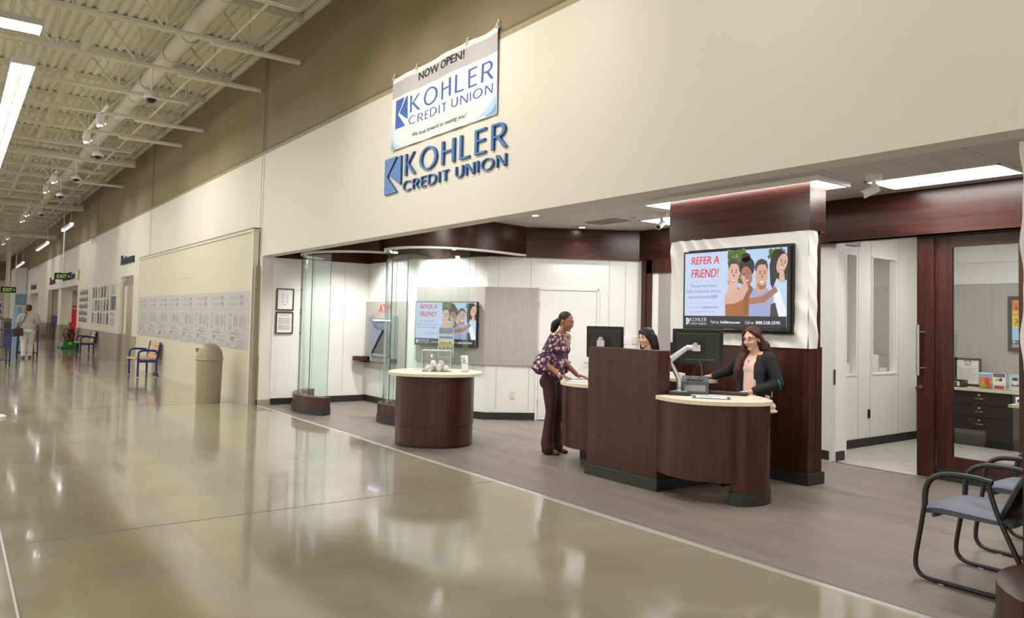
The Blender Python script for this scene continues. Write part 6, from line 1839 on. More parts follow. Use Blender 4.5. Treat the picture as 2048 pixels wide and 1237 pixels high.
def head_prims(f, m, lip, smile=0.0, k=1.0):
    """a head about its centre, looking to +x; 0.225 m tall"""
    f.ell((-0.012, 0, 0.032), (0.092, 0.073, 0.084), m); f.ell((0.024, 0, -0.018), (0.066, 0.061, 0.094), m)
    f.ell((0.028, 0, -0.072), (0.048, 0.045, 0.040), m); f.ell((0.064, 0, -0.100), (0.021, 0.022, 0.016), m)
    for s_ in (-1, 1):
        f.ell((0.060, s_ * 0.034, -0.034), (0.027, 0.024, 0.026), m)
        f.cap((0.080, s_ * 0.012, 0.026), 0.010, (0.066, s_ * 0.046, 0.026), 0.010, m)
        f.ell((-0.008, s_ * 0.077, -0.012), (0.019, 0.010, 0.031), m)
        f.cap((0.0815, s_ * 0.018, 0.0125), 0.0050, (0.0770, s_ * 0.045, 0.0115), 0.0052, m); f.cap((0.0795, s_ * 0.019, -0.0075), 0.0045, (0.0745, s_ * 0.045, -0.0065), 0.0045, m)
        f.ell((0.093, s_ * 0.010, -0.036), (0.010, 0.008, 0.007), m)
    f.cap((0.085, 0, 0.014), 0.0085, (0.106, 0, -0.032), 0.0115, m)
    w = 0.020 + 0.008 * smile
    f.chain([(0.076, -w, -0.064 + 0.008 * smile), (0.0865, 0, -0.0635), (0.076, w, -0.064 + 0.008 * smile)], [0.003, 0.0052, 0.003], lip)
    f.chain([(0.075, -w * 0.9, -0.068 + 0.006 * smile), (0.0835, 0, -0.0735), (0.075, w * 0.9, -0.068 + 0.006 * smile)], [0.003, 0.0058, 0.003], lip)


def face_bits(parent, M3, off, brow, smile=False, lid=None):
    """eyes, brows and teeth set into the head"""
    def W(p): return M3 @ Vector(p) + off
    for s_ in (-1, 1):
        b_ = MB(); c = W((0.0735, s_ * 0.031, 0.003))
        b_.ball((0, 0, 0), (0.0115, 0.0125, 0.0075), 'eye_white', 12, 8)
        b_.v = [tuple(M3 @ Vector(p) + c) for p in b_.v]
        q = len(b_.v); b_.ball((0, 0, 0), (0.004, 0.0062, 0.0066), 'iris', 10, 6)
        b_.v[q:] = [tuple(M3 @ (Vector(p) + Vector((0.0105, 0, 0))) + c) for p in b_.v[q:]]
        b_.build('eye', parent, local=True)
        b_ = MB(); b_.tube([W((0.091, s_ * 0.016, 0.024)), W((0.087, s_ * 0.032, 0.030)), W((0.072, s_ * 0.050, 0.025))], [0.0028, 0.0032, 0.002], brow, 6); b_.build('eyebrow', parent, local=True)
        b_ = MB(); b_.tube([W((0.083, s_ * 0.017, 0.006)), W((0.0855, s_ * 0.031, 0.0125)), W((0.075, s_ * 0.046, 0.006))], 0.0019, 'hair_black', 6); b_.build('eyelash', parent, local=True)
    if smile:
        b_ = MB(); b_.tube([W((0.080, -0.019, -0.0655)), W((0.0905, 0, -0.0695)), W((0.080, 0.019, -0.0655))], [0.002, 0.0042, 0.002], 'tooth', 6); b_.build('teeth', parent, local=True)


def rot3(yaw, pitch=0.0, roll=0.0):
    return Matrix.Rotation(yaw, 3, 'Z') @ Matrix.Rotation(pitch, 3, 'Y') @ Matrix.Rotation(roll, 3, 'X')


# ------------------------------------------------------------------ woman in the floral blouse, leaning on the desk
p1 = thing('person', 'woman in a purple floral blouse and plum trousers leaning on the teller desk', 'person', (-7.13, 5.95, 0), R_(28))
SK1 = 'skin_brown'
hc = Vector((0.145, -0.005, 1.605)); hM = rot3(R_(-14), R_(10), R_(-3))
f = Fig(); head_prims(f, SK1, 'lip_dark', 0.7); f.xform(hM, hc)
rs, ls = Vector((0.055, -0.165, 1.405)), Vector((0.075, 0.165, 1.405))
re_, le_ = Vector((-0.075, -0.235, 1.135)), Vector((0.02, 0.22, 1.12))
rw, lw = Vector((0.165, -0.235, 0.965)), Vector((0.275, 0.05, 0.965))
f.chain([hc + Vector((-0.02, 0, -0.08)), (0.075, 0, 1.46)], [0.047, 0.05], SK1)
f.chain([(0.07, -0.07, 1.425), (0.07, 0.07, 1.425)], [0.06, 0.06], SK1)
f.ell((0.055, 0, 1.30), (0.105, 0.145, 0.16), SK1); f.ell((0.02, 0, 1.10), (0.10, 0.13, 0.16), SK1); f.ell((-0.025, 0, 0.95), (0.115, 0.155, 0.12), SK1)
f.chain([rs, re_, rw], [0.050, 0.040, 0.027], SK1); f.chain([ls, le_, lw], [0.050, 0.040, 0.027], SK1)
f.hand(rw, (0.95, 0.12, -0.18), (0.15, 0.05, 1), -1, SK1, 0.16); f.hand(lw, (0.98, -0.1, -0.18), (0.15, 0.0, 1), 1, SK1, 0.16)
hipR, hipL = Vector((-0.03, -0.085, 0.92)), Vector((-0.03, 0.085, 0.92))
kR, kL = Vector((0.0, -0.085, 0.52)), Vector((0.02, 0.085, 0.52))
aR, aL = Vector((-0.05, -0.085, 0.145)), Vector((-0.01, 0.085, 0.145))
f.chain([hipR, kR, aR], [0.085, 0.055, 0.035], SK1); f.chain([hipL, kL, aL], [0.085, 0.055, 0.035], SK1)
for a_ in (aR, aL): f.chain([a_ + Vector((-0.01, 0, -0.03)), a_ + Vector((0.09, 0, -0.10)), a_ + Vector((0.15, 0, -0.118))], [0.032, 0.026, 0.018], SK1)
f.build('body', p1, 0.0055, 4)
face_bits(p1, hM, hc, 'hair_black')
h = Fig()
h.ell((-0.022, 0, 0.042), (0.094, 0.079, 0.083), 'hair_black'); h.ell((-0.06, 0, 0.0), (0.055, 0.066, 0.075), 'hair_black')
h.cap((-0.105, 0, 0.0), 0.035, (-0.135, 0, -0.03), 0.04, 'hair_black'); h.ell((-0.155, 0, -0.075), (0.05, 0.055, 0.07), 'hair_black'); h.ell((-0.165, 0, -0.125), (0.038, 0.045, 0.05), 'hair_black')
h.xform(hM, hc); h.build('hair', p1, 0.007, 3)
bl = Fig()
bl.chain([(0.065, -0.10, 1.415), (0.068, 0.10, 1.415)], [0.072, 0.072], 'floral'); bl.ell((0.055, 0, 1.31), (0.122, 0.165, 0.15), 'floral')
bl.ell((0.10, -0.065, 1.27), (0.075, 0.075, 0.08), 'floral'); bl.ell((0.10, 0.065, 1.27), (0.075, 0.075, 0.08), 'floral')
bl.ell((0.03, 0, 1.12), (0.118, 0.15, 0.17), 'floral'); bl.ell((-0.01, 0, 1.0), (0.135, 0.172, 0.10), 'floral'); bl.ell((-0.01, 0, 0.945), (0.14, 0.178, 0.045), 'floral')
for s_, sh, el in ((-1, rs, re_), (1, ls, le_)):
    bl.chain([sh, (sh + el) / 2, el], [0.068, 0.062, 0.058], 'floral')
    bl.chain([(sh + el) / 2 + Vector((-0.01, 0, -0.04)), el + Vector((-0.005, 0, 0.0)), el + Vector((-0.005, s_ * 0.01, -0.075))], [0.06, 0.074, 0.098], 'floral')
    bl.ell(el + Vector((-0.01, s_ * 0.012, -0.085)), (0.115, 0.095, 0.045), 'floral')
    bl.ell(el + Vector((0.0, s_ * 0.012, -0.02)), (0.10, 0.088, 0.03), 'floral')
def vneck(c):
    return [(SK1, (c[:, 0] > 0.10) & (c[:, 2] > 1.27) & (np.abs(c[:, 1] + 0.01) < (c[:, 2] - 1.27) * 0.42)), (SK1, c[:, 2] > 1.463)]
bl.build('blouse', p1, 0.0065, 3, vneck)
tr = Fig()
tr.ell((-0.035, 0, 0.93), (0.122, 0.165, 0.085), 'plum'); tr.ell((-0.055, -0.07, 0.87), (0.105, 0.09, 0.10), 'plum'); tr.ell((-0.055, 0.07, 0.87), (0.105, 0.09, 0.10), 'plum')
for hp, kn, an in ((hipR, kR, aR), (hipL, kL, aL)):
    tr.chain([hp, (hp + kn) / 2, kn, kn + (an - kn) * 0.5, an + Vector((0.01, 0, -0.01)), an + Vector((0.025, 0, -0.075))], [0.098, 0.084, 0.064, 0.064, 0.078, 0.082], 'plum')
tr.build('trousers', p1, 0.0065, 4)
for an in (aR, aL):
    s_ = Fig(); s_.chain([an + Vector((-0.02, 0, -0.06)), an + Vector((0.07, 0, -0.105)), an + Vector((0.15, 0, -0.122))], [0.034, 0.032, 0.022], 'shoe_plum')
    s_.cap(an + Vector((-0.045, 0, -0.07)), 0.016, an + Vector((-0.05, 0, -0.137)), 0.007, 'shoe_plum'); s_.ell(an + Vector((0.13, 0, -0.125)), (0.05, 0.034, 0.02), 'shoe_plum')
    s_.build('shoe', p1, 0.006, 2)
b = MB(); b.tube([hM @ Vector((-0.005, -0.084, -0.045 - 0.03 + 0.03 * cos(a))) + hc + hM @ Vector((0.018 * sin(a), 0, 0)) for a in np.linspace(0, 2 * pi, 17)], 0.0035, 'gold', 6); b.build('earring', p1, local=True)
b = MB()
for i in range(26):
    a = R_(-150 + 300 * i / 25); b.ball((0.085 + 0.072 * cos(a), 0.072 * sin(a), 1.478 - 0.035 * (cos(a) + 1) / 2), 0.0055, 'pearl', 6, 5)
b.build('necklace', p1, local=True)
b = MB(); b.tube([rw + Vector((0.0, 0.033 * cos(a), 0.033 * sin(a))) for a in np.linspace(0, 2 * pi, 17)], 0.005, 'pearl', 6); b.build('bracelet', p1, local=True)

# ------------------------------------------------------------------ dark-haired woman behind the divider
p2 = thing('person', 'dark-haired smiling woman whose head shows above the tall divider', 'person', (-6.285, 6.68, 0), R_(238))
hc2 = Vector((0.02, 0, 1.435)); hM2 = rot3(R_(32), R_(3), R_(4))
f = Fig(); head_prims(f, 'skin_tan', 'lip_rose', 1.0); f.xform(hM2, hc2)
f.chain([hc2 + Vector((-0.02, 0, -0.08)), (-0.015, 0, 1.28)], [0.048, 0.052], 'skin_tan'); f.chain([(0, -0.09, 1.24), (0, 0.09, 1.24)], [0.055, 0.055], 'skin_tan')
f.ell((0, 0, 1.12), (0.10, 0.145, 0.17), 'skin_tan'); f.ell((0, 0, 0.9), (0.11, 0.15, 0.17), 'skin_tan')
for s_ in (-1, 1):
    f.chain([(0, s_ * 0.165, 1.23), (0.02, s_ * 0.21, 0.99), (0.20, s_ * 0.15, 0.95)], [0.046, 0.038, 0.026], 'skin_tan')
    f.hand((0.20, s_ * 0.15, 0.95), (1, -s_ * 0.3, -0.05), (0, 0, 1), s_, 'skin_tan', 0.3)
    f.chain([(0, s_ * 0.085, 0.82), (0.01, s_ * 0.085, 0.44), (0, s_ * 0.085, 0.07)], [0.085, 0.055, 0.036], 'skin_tan'); f.cap((-0.02, s_ * 0.085, 0.035), 0.034, (0.13, s_ * 0.085, 0.025), 0.025, 'skin_tan')
f.build('body', p2, 0.0065, 4); face_bits(p2, hM2, hc2, 'hair_black', True)
h = Fig()
h.ell((-0.024, 0, 0.040), (0.100, 0.086, 0.088), 'hair_black'); h.ell((-0.055, 0, -0.03), (0.07, 0.085, 0.10), 'hair_black')
h.chain([(0.055, -0.040, 0.080), (0.074, 0.008, 0.062), (0.058, 0.050, 0.036), (0.02, 0.074, -0.02)], [0.017, 0.016, 0.017, 0.020], 'hair_black'); h.chain([(0.055, -0.042, 0.076), (0.036, -0.068, 0.03), (0.008, -0.080, -0.05)], [0.015, 0.014, 0.018], 'hair_black')
for s_ in (-1, 1): h.chain([(-0.02, s_ * 0.078, 0.03), (-0.025, s_ * 0.088, -0.08), (-0.03, s_ * 0.098, -0.20)], [0.03, 0.033, 0.028], 'hair_black')
h.chain([(-0.07, 0, 0), (-0.085, 0, -0.10), (-0.085, 0, -0.22)], [0.07, 0.075, 0.06], 'hair_black'); h.chain([(-0.07, 0.05, 0), (-0.08, 0.06, -0.10), (-0.08, 0.065, -0.21)], [0.05, 0.05, 0.045], 'hair_black')
h.xform(hM2, hc2); h.build('hair', p2, 0.007, 3)
bl = Fig(); bl.chain([(-0.005, -0.12, 1.225), (-0.005, 0.12, 1.225)], [0.072, 0.072], 'top_dark'); bl.ell((0.005, 0, 1.12), (0.12, 0.165, 0.16), 'top_dark'); bl.ell((0, 0, 0.92), (0.128, 0.17, 0.14), 'top_dark')
for s_ in (-1, 1): bl.chain([(0, s_ * 0.165, 1.225), (0.02, s_ * 0.21, 0.99), (0.16, s_ * 0.165, 0.955)], [0.06, 0.053, 0.043], 'top_dark')
bl.build('top', p2, 0.009, 3)
tr = Fig(); tr.ell((0, 0, 0.82), (0.125, 0.165, 0.10), 'jacket')
for s_ in (-1, 1): tr.chain([(0, s_ * 0.085, 0.80), (0.01, s_ * 0.085, 0.44), (0, s_ * 0.085, 0.07)], [0.096, 0.072, 0.06], 'jacket')
tr.build('trousers', p2, 0.01, 3)
for s_ in (-1, 1):
    q = Fig(); q.chain([(-0.03, s_ * 0.085, 0.04), (0.15, s_ * 0.085, 0.03)], [0.04, 0.03], 'black'); q.build('shoe', p2, 0.01, 2)

# ------------------------------------------------------------------ woman in glasses and a black jacket at the near desk
p3 = thing('person', 'long-haired woman in glasses, black jacket and blush top using the mouse', 'person', (-4.735, 6.63, 0), R_(266))
SK3 = 'skin_fair'
hc3 = Vector((0.055, -0.005, 1.478)); hM3 = rot3(R_(4), R_(9), R_(2))
f = Fig(); head_prims(f, SK3, 'lip_rose', -0.3); f.xform(hM3, hc3)
rs, ls = Vector((0.0, -0.165, 1.285)), Vector((0.0, 0.165, 1.285))
re_, rw = Vector((0.03, -0.33, 1.125)), Vector((0.09, -0.505, 1.062))
le_, lw = Vector((-0.02, 0.255, 1.035)), Vector((0.205, 0.125, 0.955))
f.chain([hc3 + Vector((-0.02, 0, -0.08)), (0.015, 0, 1.335)], [0.045, 0.05], SK3); f.chain([(0.0, -0.09, 1.295), (0.0, 0.09, 1.295)], [0.055, 0.055], SK3)
f.ell((0.01, 0, 1.18), (0.10, 0.14, 0.16), SK3); f.ell((0, 0, 0.98), (0.095, 0.13, 0.16), SK3); f.ell((0, 0, 0.84), (0.11, 0.15, 0.11), SK3)
f.chain([rs, re_, rw], [0.046, 0.038, 0.025], SK3); f.chain([ls, le_, lw], [0.046, 0.038, 0.025], SK3)
f.hand(rw, (0.1, -1, -0.10), (0.1, 0, 1), -1, SK3, 0.30, 0.95); f.hand(lw, (0.55, -0.82, -0.12), (0.1, 0, 1), 1, SK3, 0.12, 0.95)
for s_ in (-1, 1):
    f.chain([(0, s_ * 0.085, 0.80), (0.02, s_ * 0.085, 0.43), (0.06 + 0.14 * (s_ < 0), s_ * 0.085, 0.075)], [0.085, 0.055, 0.036], SK3)
    f.cap((0.04 + 0.14 * (s_ < 0), s_ * 0.085, 0.035), 0.033, (0.19 + 0.14 * (s_ < 0), s_ * 0.085, 0.025), 0.025, SK3)
f.build('body', p3, 0.0055, 4); face_bits(p3, hM3, hc3, 'hair_brown')
h = Fig(); HA = 'hair_auburn'
h.ell((-0.024, 0, 0.043), (0.097, 0.083, 0.084), HA); h.ell((-0.06, 0, -0.02), (0.062, 0.078, 0.09), HA)
h.chain([(0.055, -0.035, 0.082), (0.045, -0.066, 0.045), (0.02, -0.084, -0.03), (0.035, -0.092, -0.12)], [0.02, 0.022, 0.026, 0.034], HA)
h.chain([(0.055, 0.03, 0.085), (0.02, 0.074, 0.045), (-0.035, 0.088, -0.02), (-0.06, 0.085, -0.11)], [0.018, 0.02, 0.024, 0.035], HA)
h.xform(hM3, hc3)
h.chain([(0.055, -0.085, 1.36), (0.085, -0.125, 1.25), (0.115, -0.145, 1.14), (0.11, -0.15, 1.04)], [0.040, 0.046, 0.042, 0.020], HA)
h.chain([(0.03, -0.095, 1.37), (0.07, -0.155, 1.24), (0.09, -0.175, 1.12), (0.09, -0.185, 1.03)], [0.036, 0.036, 0.034, 0.014], HA)
h.chain([(0.06, -0.07, 1.36), (0.105, -0.09, 1.25), (0.13, -0.115, 1.15), (0.125, -0.125, 1.07)], [0.026, 0.030, 0.028, 0.012], HA)
h.chain([(-0.06, 0.05, 1.40), (-0.10, 0.06, 1.30), (-0.13, 0.06, 1.18), (-0.13, 0.05, 1.05)], [0.06, 0.055, 0.05, 0.03], HA); h.chain([(-0.06, -0.04, 1.40), (-0.11, -0.04, 1.28), (-0.13, -0.03, 1.10)], [0.06, 0.05, 0.035], HA)
h.build('hair', p3, 0.0065, 3)
tp = Fig(); tp.ell((0.012, 0, 1.19), (0.112, 0.145, 0.13), 'blush'); tp.ell((0.045, -0.055, 1.165), (0.075, 0.065, 0.07), 'blush'); tp.ell((0.045, 0.055, 1.165), (0.075, 0.065, 0.07), 'blush')
tp.chain([(0.028, -0.04, 1.13), (0.020, -0.04, 0.86)], [0.082, 0.088], 'blush'); tp.chain([(0.028, 0.04, 1.13), (0.020, 0.04, 0.86)], [0.082, 0.088], 'blush'); tp.chain([(0.036, 0, 1.14), (0.026, 0, 0.86)], [0.080, 0.086], 'blush'); tp.ell((-0.005, 0, 0.86), (0.118, 0.168, 0.09), 'blush'); tp.ell((-0.02, 0.03, 0.80), (0.13, 0.18, 0.065), 'blush'); tp.ell((-0.03, 0.06, 0.75), (0.12, 0.165, 0.03), 'blush')
tp.build('top', p3, 0.007, 3, lambda c: [(SK3, (c[:, 2] > 1.222 + 0.9 * np.abs(c[:, 1])) & (c[:, 0] > 0.02))])
jk = Fig(); J = 'jacket'
jk.chain([(-0.012, -0.125, 1.288), (-0.03, 0, 1.315), (-0.012, 0.125, 1.288)], [0.066, 0.05, 0.066], J)
jk.ell((-0.035, 0, 1.17), (0.105, 0.165, 0.16), J); jk.ell((-0.03, 0, 0.98), (0.105, 0.155, 0.17), J); jk.ell((-0.02, 0, 0.85), (0.125, 0.178, 0.08), J)
for s_ in (-1, 1):      # the two open fronts and their lapels
    jk.chain([(0.045, s_ * 0.095, 1.27), (0.085, s_ * 0.125, 1.15), (0.085, s_ * 0.125, 1.0), (0.09, s_ * 0.13, 0.84)], [0.045, 0.047, 0.042, 0.05], J)
    jk.chain([(0.03, s_ * 0.062, 1.315), (0.10, s_ * 0.082, 1.20), (0.125, s_ * 0.09, 1.08)], [0.018, 0.022, 0.014], J)
jk.chain([rs, re_, rw + Vector((-0.01, 0.03, 0.005))], [0.064, 0.055, 0.041], J); jk.chain([ls, le_, lw + Vector((-0.025, 0.015, 0.008))], [0.066, 0.058, 0.042], J)
jk.build('jacket', p3, 0.0065, 3)
tr = Fig(); tr.ell((0, 0, 0.80), (0.115, 0.158, 0.09), 'grey_dark')
for s_ in (-1, 1): tr.chain([(0, s_ * 0.085, 0.78), (0.02, s_ * 0.085, 0.43), (0.06 + 0.14 * (s_ < 0), s_ * 0.085, 0.075)], [0.092, 0.068, 0.055], 'grey_dark')
tr.build('trousers', p3, 0.01, 3)
for s_ in (-1, 1):
    x = 0.04 + 0.14 * (s_ < 0); q = Fig(); q.chain([(x - 0.02, s_ * 0.085, 0.045), (x + 0.10, s_ * 0.085, 0.042), (x + 0.19, s_ * 0.085, 0.03)], [0.042, 0.04, 0.03], 'black'); q.build('shoe', p3, 0.008, 2)
b = MB()
def W3(p): return hM3 @ Vector(p) + hc3
for s_ in (-1, 1):
    b.tube([W3((0.098 - 0.25 * (0.031 + 0.021 * cos(a)) ** 2 * 3, s_ * (0.033 + 0.021 * cos(a)), 0.002 + 0.0135 * sin(a))) for a in np.linspace(0, 2 * pi, 21)], 0.0014, 'shoe_plum', 6)
    b.tube([W3((0.094, s_ * 0.054, 0.006)), W3((0.05, s_ * 0.070, 0.008)), W3((-0.005, s_ * 0.079, 0.006))], 0.0018, 'shoe_plum', 6)
b.tube([W3((0.099, -0.012, 0.006)), W3((0.101, 0.012, 0.006))], 0.0014, 'shoe_plum', 6)
b.build('glasses', p3, local=True)
b = MB(); b.tube(smooth_path([(-0.02, 0.055, 1.335), (0.06, 0.048, 1.29), (0.106, 0.0, 1.252), (0.06, -0.048, 1.29), (-0.02, -0.055, 1.335)], 6), 0.0018, 'grey_dark', 6); b.ball((0.113, 0.0, 1.244), (0.005, 0.007, 0.012), 'grey_dark', 8, 6); b.build('necklace', p3, local=True)
b = MB(); d_ = (lw - le_).normalized(); u1 = d_.cross(Vector((0, 0, 1))).normalized(); u2 = u1.cross(d_); c_ = le_ + d_ * 0.005
b.tube([c_ + (u1 * cos(a) + u2 * sin(a)) * 0.062 for a in np.linspace(0, 2 * pi, 25)], 0.005, 'green_band', 6); b.build('key_band', p3, local=True)
tag(p3.children[-1], 'green coiled key band')
b = MB(); b.obox((0.02, 0.215, 0.925), (0.05, 0.006, 0.04), 0.7, 'paper'); b.obox((0.0, 0.20, 0.96), (0.02, 0.01, 0.03), 0.5, 'lime'); b.build('badge', p3, local=True)

# ------------------------------------------------------------------ shopper with a cart, seen from behind
p4 = thing('person', 'shopper in a grey top and white trousers walking away behind a blue cart', 'person', (-29.6, 2.06, 0), R_(176))
hc4 = Vector((0.06, 0, 1.635)); f = Fig(); head_prims(f, 'skin_fair', 'lip_rose'); f.xform(rot3(0, R_(8)), hc4)
f.chain([hc4 + Vector((-0.02, 0, -0.08)), (0.0, 0, 1.48)], [0.055, 0.06], 'skin_fair'); f.chain([(0, -0.11, 1.43), (0, 0.11, 1.43)], [0.07, 0.07], 'skin_fair')
f.ell((0, 0, 1.28), (0.13, 0.19, 0.2), 'skin_fair'); f.ell((0, 0, 1.0), (0.15, 0.2, 0.2), 'skin_fair')
for s_ in (-1, 1):
    el = (0.02, s_ * 0.285, 1.16); wr = (0.30, s_ * 0.27, 1.04)
    f.chain([(0, s_ * 0.205, 1.41), el, wr], [0.06, 0.045, 0.03], 'skin_fair'); f.hand(wr, (0.8, -s_ * 0.3, -0.1), (0.2, s_ * 0.3, 1), s_, 'skin_fair', 0.6)
    x = 0.10 if s_ < 0 else -0.08
    f.chain([(0, s_ * 0.10, 0.88), (x * 0.9 + 0.05, s_ * 0.10, 0.48), (x - 0.02, s_ * 0.09, 0.08)], [0.10, 0.065, 0.04], 'skin_fair'); f.cap((x - 0.03, s_ * 0.09, 0.04), 0.035, (x + 0.13, s_ * 0.09, 0.03), 0.028, 'skin_fair')
f.build('body', p4, 0.009, 4)
h = Fig(); h.ell((-0.02, 0, 0.045), (0.105, 0.095, 0.095), 'hair_brown'); h.ell((-0.05, 0, -0.015), (0.07, 0.085, 0.075), 'hair_brown'); h.xform(rot3(0, R_(8)), hc4); h.build('hair', p4, 0.01, 3)
bl = Fig(); bl.chain([(-0.01, -0.15, 1.42), (-0.01, 0.15, 1.42)], [0.088, 0.088], 'knit_grey'); bl.ell((0, 0, 1.29), (0.155, 0.225, 0.2), 'knit_grey'); bl.ell((0, 0, 1.05), (0.17, 0.235, 0.2), 'knit_grey'); bl.ell((0, 0, 0.93), (0.175, 0.24, 0.07), 'knit_grey')
for s_ in (-1, 1): bl.chain([(0, s_ * 0.205, 1.41), (0.01, s_ * 0.265, 1.22)], [0.085, 0.085], 'knit_grey')
bl.build('top', p4, 0.01, 3)
tr = Fig(); tr.ell((-0.02, 0, 0.90), (0.17, 0.215, 0.12), 'slacks')
for s_ in (-1, 1):
    x = 0.10 if s_ < 0 else -0.08
    tr.chain([(-0.01, s_ * 0.10, 0.86), (x * 0.9 + 0.05, s_ * 0.10, 0.48), (x - 0.02, s_ * 0.09, 0.12)], [0.125, 0.09, 0.075], 'slacks')
tr.build('trousers', p4, 0.011, 3)
for s_ in (-1, 1):
    x = 0.10 if s_ < 0 else -0.08
    q = Fig(); q.chain([(x - 0.05, s_ * 0.09, 0.05), (x + 0.14, s_ * 0.09, 0.04)], [0.05, 0.04], 'shoe_tan'); q.build('shoe', p4, 0.012, 2)
bg = thing('handbag', 'brown shoulder bag hanging at the side of the shopper in grey', 'bag', (-29.35, 1.80, 0.8))
b = MB(); b.obox((-29.36, 1.76, 0.86), (0.13, 0.30, 0.25), Matrix.Rotation(0.25, 3, 'Z') @ Matrix.Rotation(0.12, 3, 'X'), 'bag_brown'); b.obox((-29.285, 1.77, 0.90), (0.03, 0.22, 0.11), Matrix.Rotation(0.25, 3, 'Z') @ Matrix.Rotation(0.12, 3, 'X'), 'bag_brown'); b.build('bag', bg, bevel=0.03)
b = MB(); b.tube(smooth_path([(-29.40, 1.80, 0.98), (-29.42, 1.92, 1.25), (-29.50, 2.00, 1.50), (-29.62, 1.98, 1.52), (-29.72, 1.86, 1.25), (-29.55, 1.74, 0.98)], 5), 0.014, 'bag_brown', 6); b.build('strap', bg)

# ================================================================== DOWN THE HALL
t = thing('trash_can', 'tall beige trash can with a domed lid standing before the hoarding', 'trash can', (-14.30, 3.80, 0))
b = MB(); b.lathe([(0.205, 0), (0.208, 0.01), (0.225, 0.70), (0.226, 0.765)], (-14.30, 3.80, 0), 'can_beige', 40); b.build('body', t)
b = MB(); b.lathe([(0.232, 0.765), (0.240, 0.77), (0.240, 0.79), (0.228, 0.795)] + [(0.226 * cos(a), 0.80 + 0.275 * sin(a) ** 0.9) for a in np.linspace(0.05, pi / 2, 12)], (-14.30, 3.80, 0), 'can_beige', 40); b.build('lid', t)
b = MB(); b.obox((-14.47, 3.70, 0.90), (0.02, 0.24, 0.16), Matrix.Rotation(R_(30), 3, 'Z') @ Matrix.Rotation(R_(-22), 3, 'Y'), 'can_beige'); b.build('flap', t, bevel=0.006)

def bench(loc, label):
    t = thing('bench', label, 'bench', loc)          # local: faces -y, length along x, origin at mid rear
    Lh = 0.575
    for s_ in (-1, 1):
        x = s_ * Lh
        b_ = MB(); b_.tube([(x, -0.42, 0.0), (x, -0.42, 0.40), (x, -0.42, 0.56)], 0.026, 'blue_paint', 10); b_.build('leg', t, local=True)
        b_ = MB(); b_.tube([(x, 0.0, 0.0), (x, 0.0, 0.42), (x, 0.075, 0.86)], 0.026, 'blue_paint', 10); b_.build('leg', t, local=True)
        b_ = MB(); b_.tube(smooth_path([(x, -0.42, 0.54), (x, -0.405, 0.615), (x, -0.33, 0.655), (x, -0.15, 0.655), (x, -0.04, 0.64), (x, 0.02, 0.57), (x, 0.02, 0.45)], 5), 0.026, 'blue_paint', 10); b_.build('armrest', t, local=True)
        b_ = MB(); b_.box(x - 0.022, -0.42, 0.36, x + 0.022, 0.02, 0.425, 'blue_paint'); b_.build('side_rail', t, local=True)
        for y in (-0.42, 0.0):
            b_ = MB(); b_.lathe([(0.028, 0.0), (0.028, 0.012)], (x, y, 0), 'silver', 10); b_.build('foot', t, local=True)
    b_ = MB()
    for i in range(4): b_.box(-Lh + 0.02, -0.50 + 0.125 * i, 0.425, Lh - 0.02, -0.39 + 0.125 * i, 0.455, 'bench_wood')
    b_.build('seat_slats', t, local=True)
    b_ = MB(); Rt = Matrix.Rotation(R_(-11), 3, 'X')
    for i in range(4): b_.obox((0, 0.0 + 0.018 + 0.019 * i, 0.50 + 0.10 * i), (2 * Lh - 0.05, 0.024, 0.088), Rt, 'bench_wood')
    b_.build('back_slats', t, local=True)
    return t
bench((-21.05, 4.17, 0), 'blue steel bench with wooden slats in front of the papered hoarding')
bench((-32.2, 4.27, 0), 'farther blue steel bench with wooden slats under the wall mural')

# coin ride: a brown pony on a green base
t = thing('pony_ride', 'coin ride with a brown pony on a bright green base', 'coin ride', (-37.3, 4.08, 0))
b = MB()
b.add([(-38.1, 3.78, .03), (-36.7, 3.78, .03), (-36.7, 4.36, .03), (-38.1, 4.36, .03), (-38.0, 3.86, .30), (-36.85, 3.86, .30), (-36.85, 4.30, .30), (-38.0, 4.30, .30)], [(3, 2, 1, 0), (4, 5, 6, 7), (0, 1, 5, 4), (1, 2, 6, 5), (2, 3, 7, 6), (3, 0, 4, 7)], 'green')
b.box(-36.72, 4.02, 0.17, -36.70, 4.14, 0.27, 'lime'); b.build('base', t, bevel=0.03)
q = Fig(); HB = 'horse'
q.ell((-37.45, 4.08, 0.66), (0.36, 0.15, 0.16), HB); q.chain([(-37.20, 4.08, 0.72), (-37.02, 4.08, 0.92), (-36.96, 4.08, 1.00)], [0.13, 0.09, 0.075], HB); q.chain([(-36.98, 4.08, 1.02), (-36.80, 4.08, 0.90), (-36.74, 4.08, 0.84)], [0.08, 0.06, 0.05], HB)
for s_ in (-1, 1):
    q.cap((-36.99, 4.08 + s_ * 0.04, 1.08), 0.022, (-36.99, 4.08 + s_ * 0.05, 1.15), 0.008, HB)
    q.chain([(-37.20, 4.08 + s_ * 0.09, 0.60), (-37.02 - 0.08 * s_, 4.08 + s_ * 0.12, 0.50), (-37.08 - 0.1 * s_, 4.08 + s_ * 0.12, 0.38)], [0.06, 0.045, 0.03], HB); q.cap((-37.08 - 0.1 * s_, 4.08 + s_ * 0.12, 0.38), 0.035, (-37.07 - 0.1 * s_, 4.08 + s_ * 0.12, 0.34), 0.04, 'black')
    q.chain([(-37.70, 4.08 + s_ * 0.09, 0.62), (-37.78, 4.08 + s_ * 0.10, 0.46), (-37.72, 4.08 + s_ * 0.10, 0.33)], [0.075, 0.05, 0.035], HB)
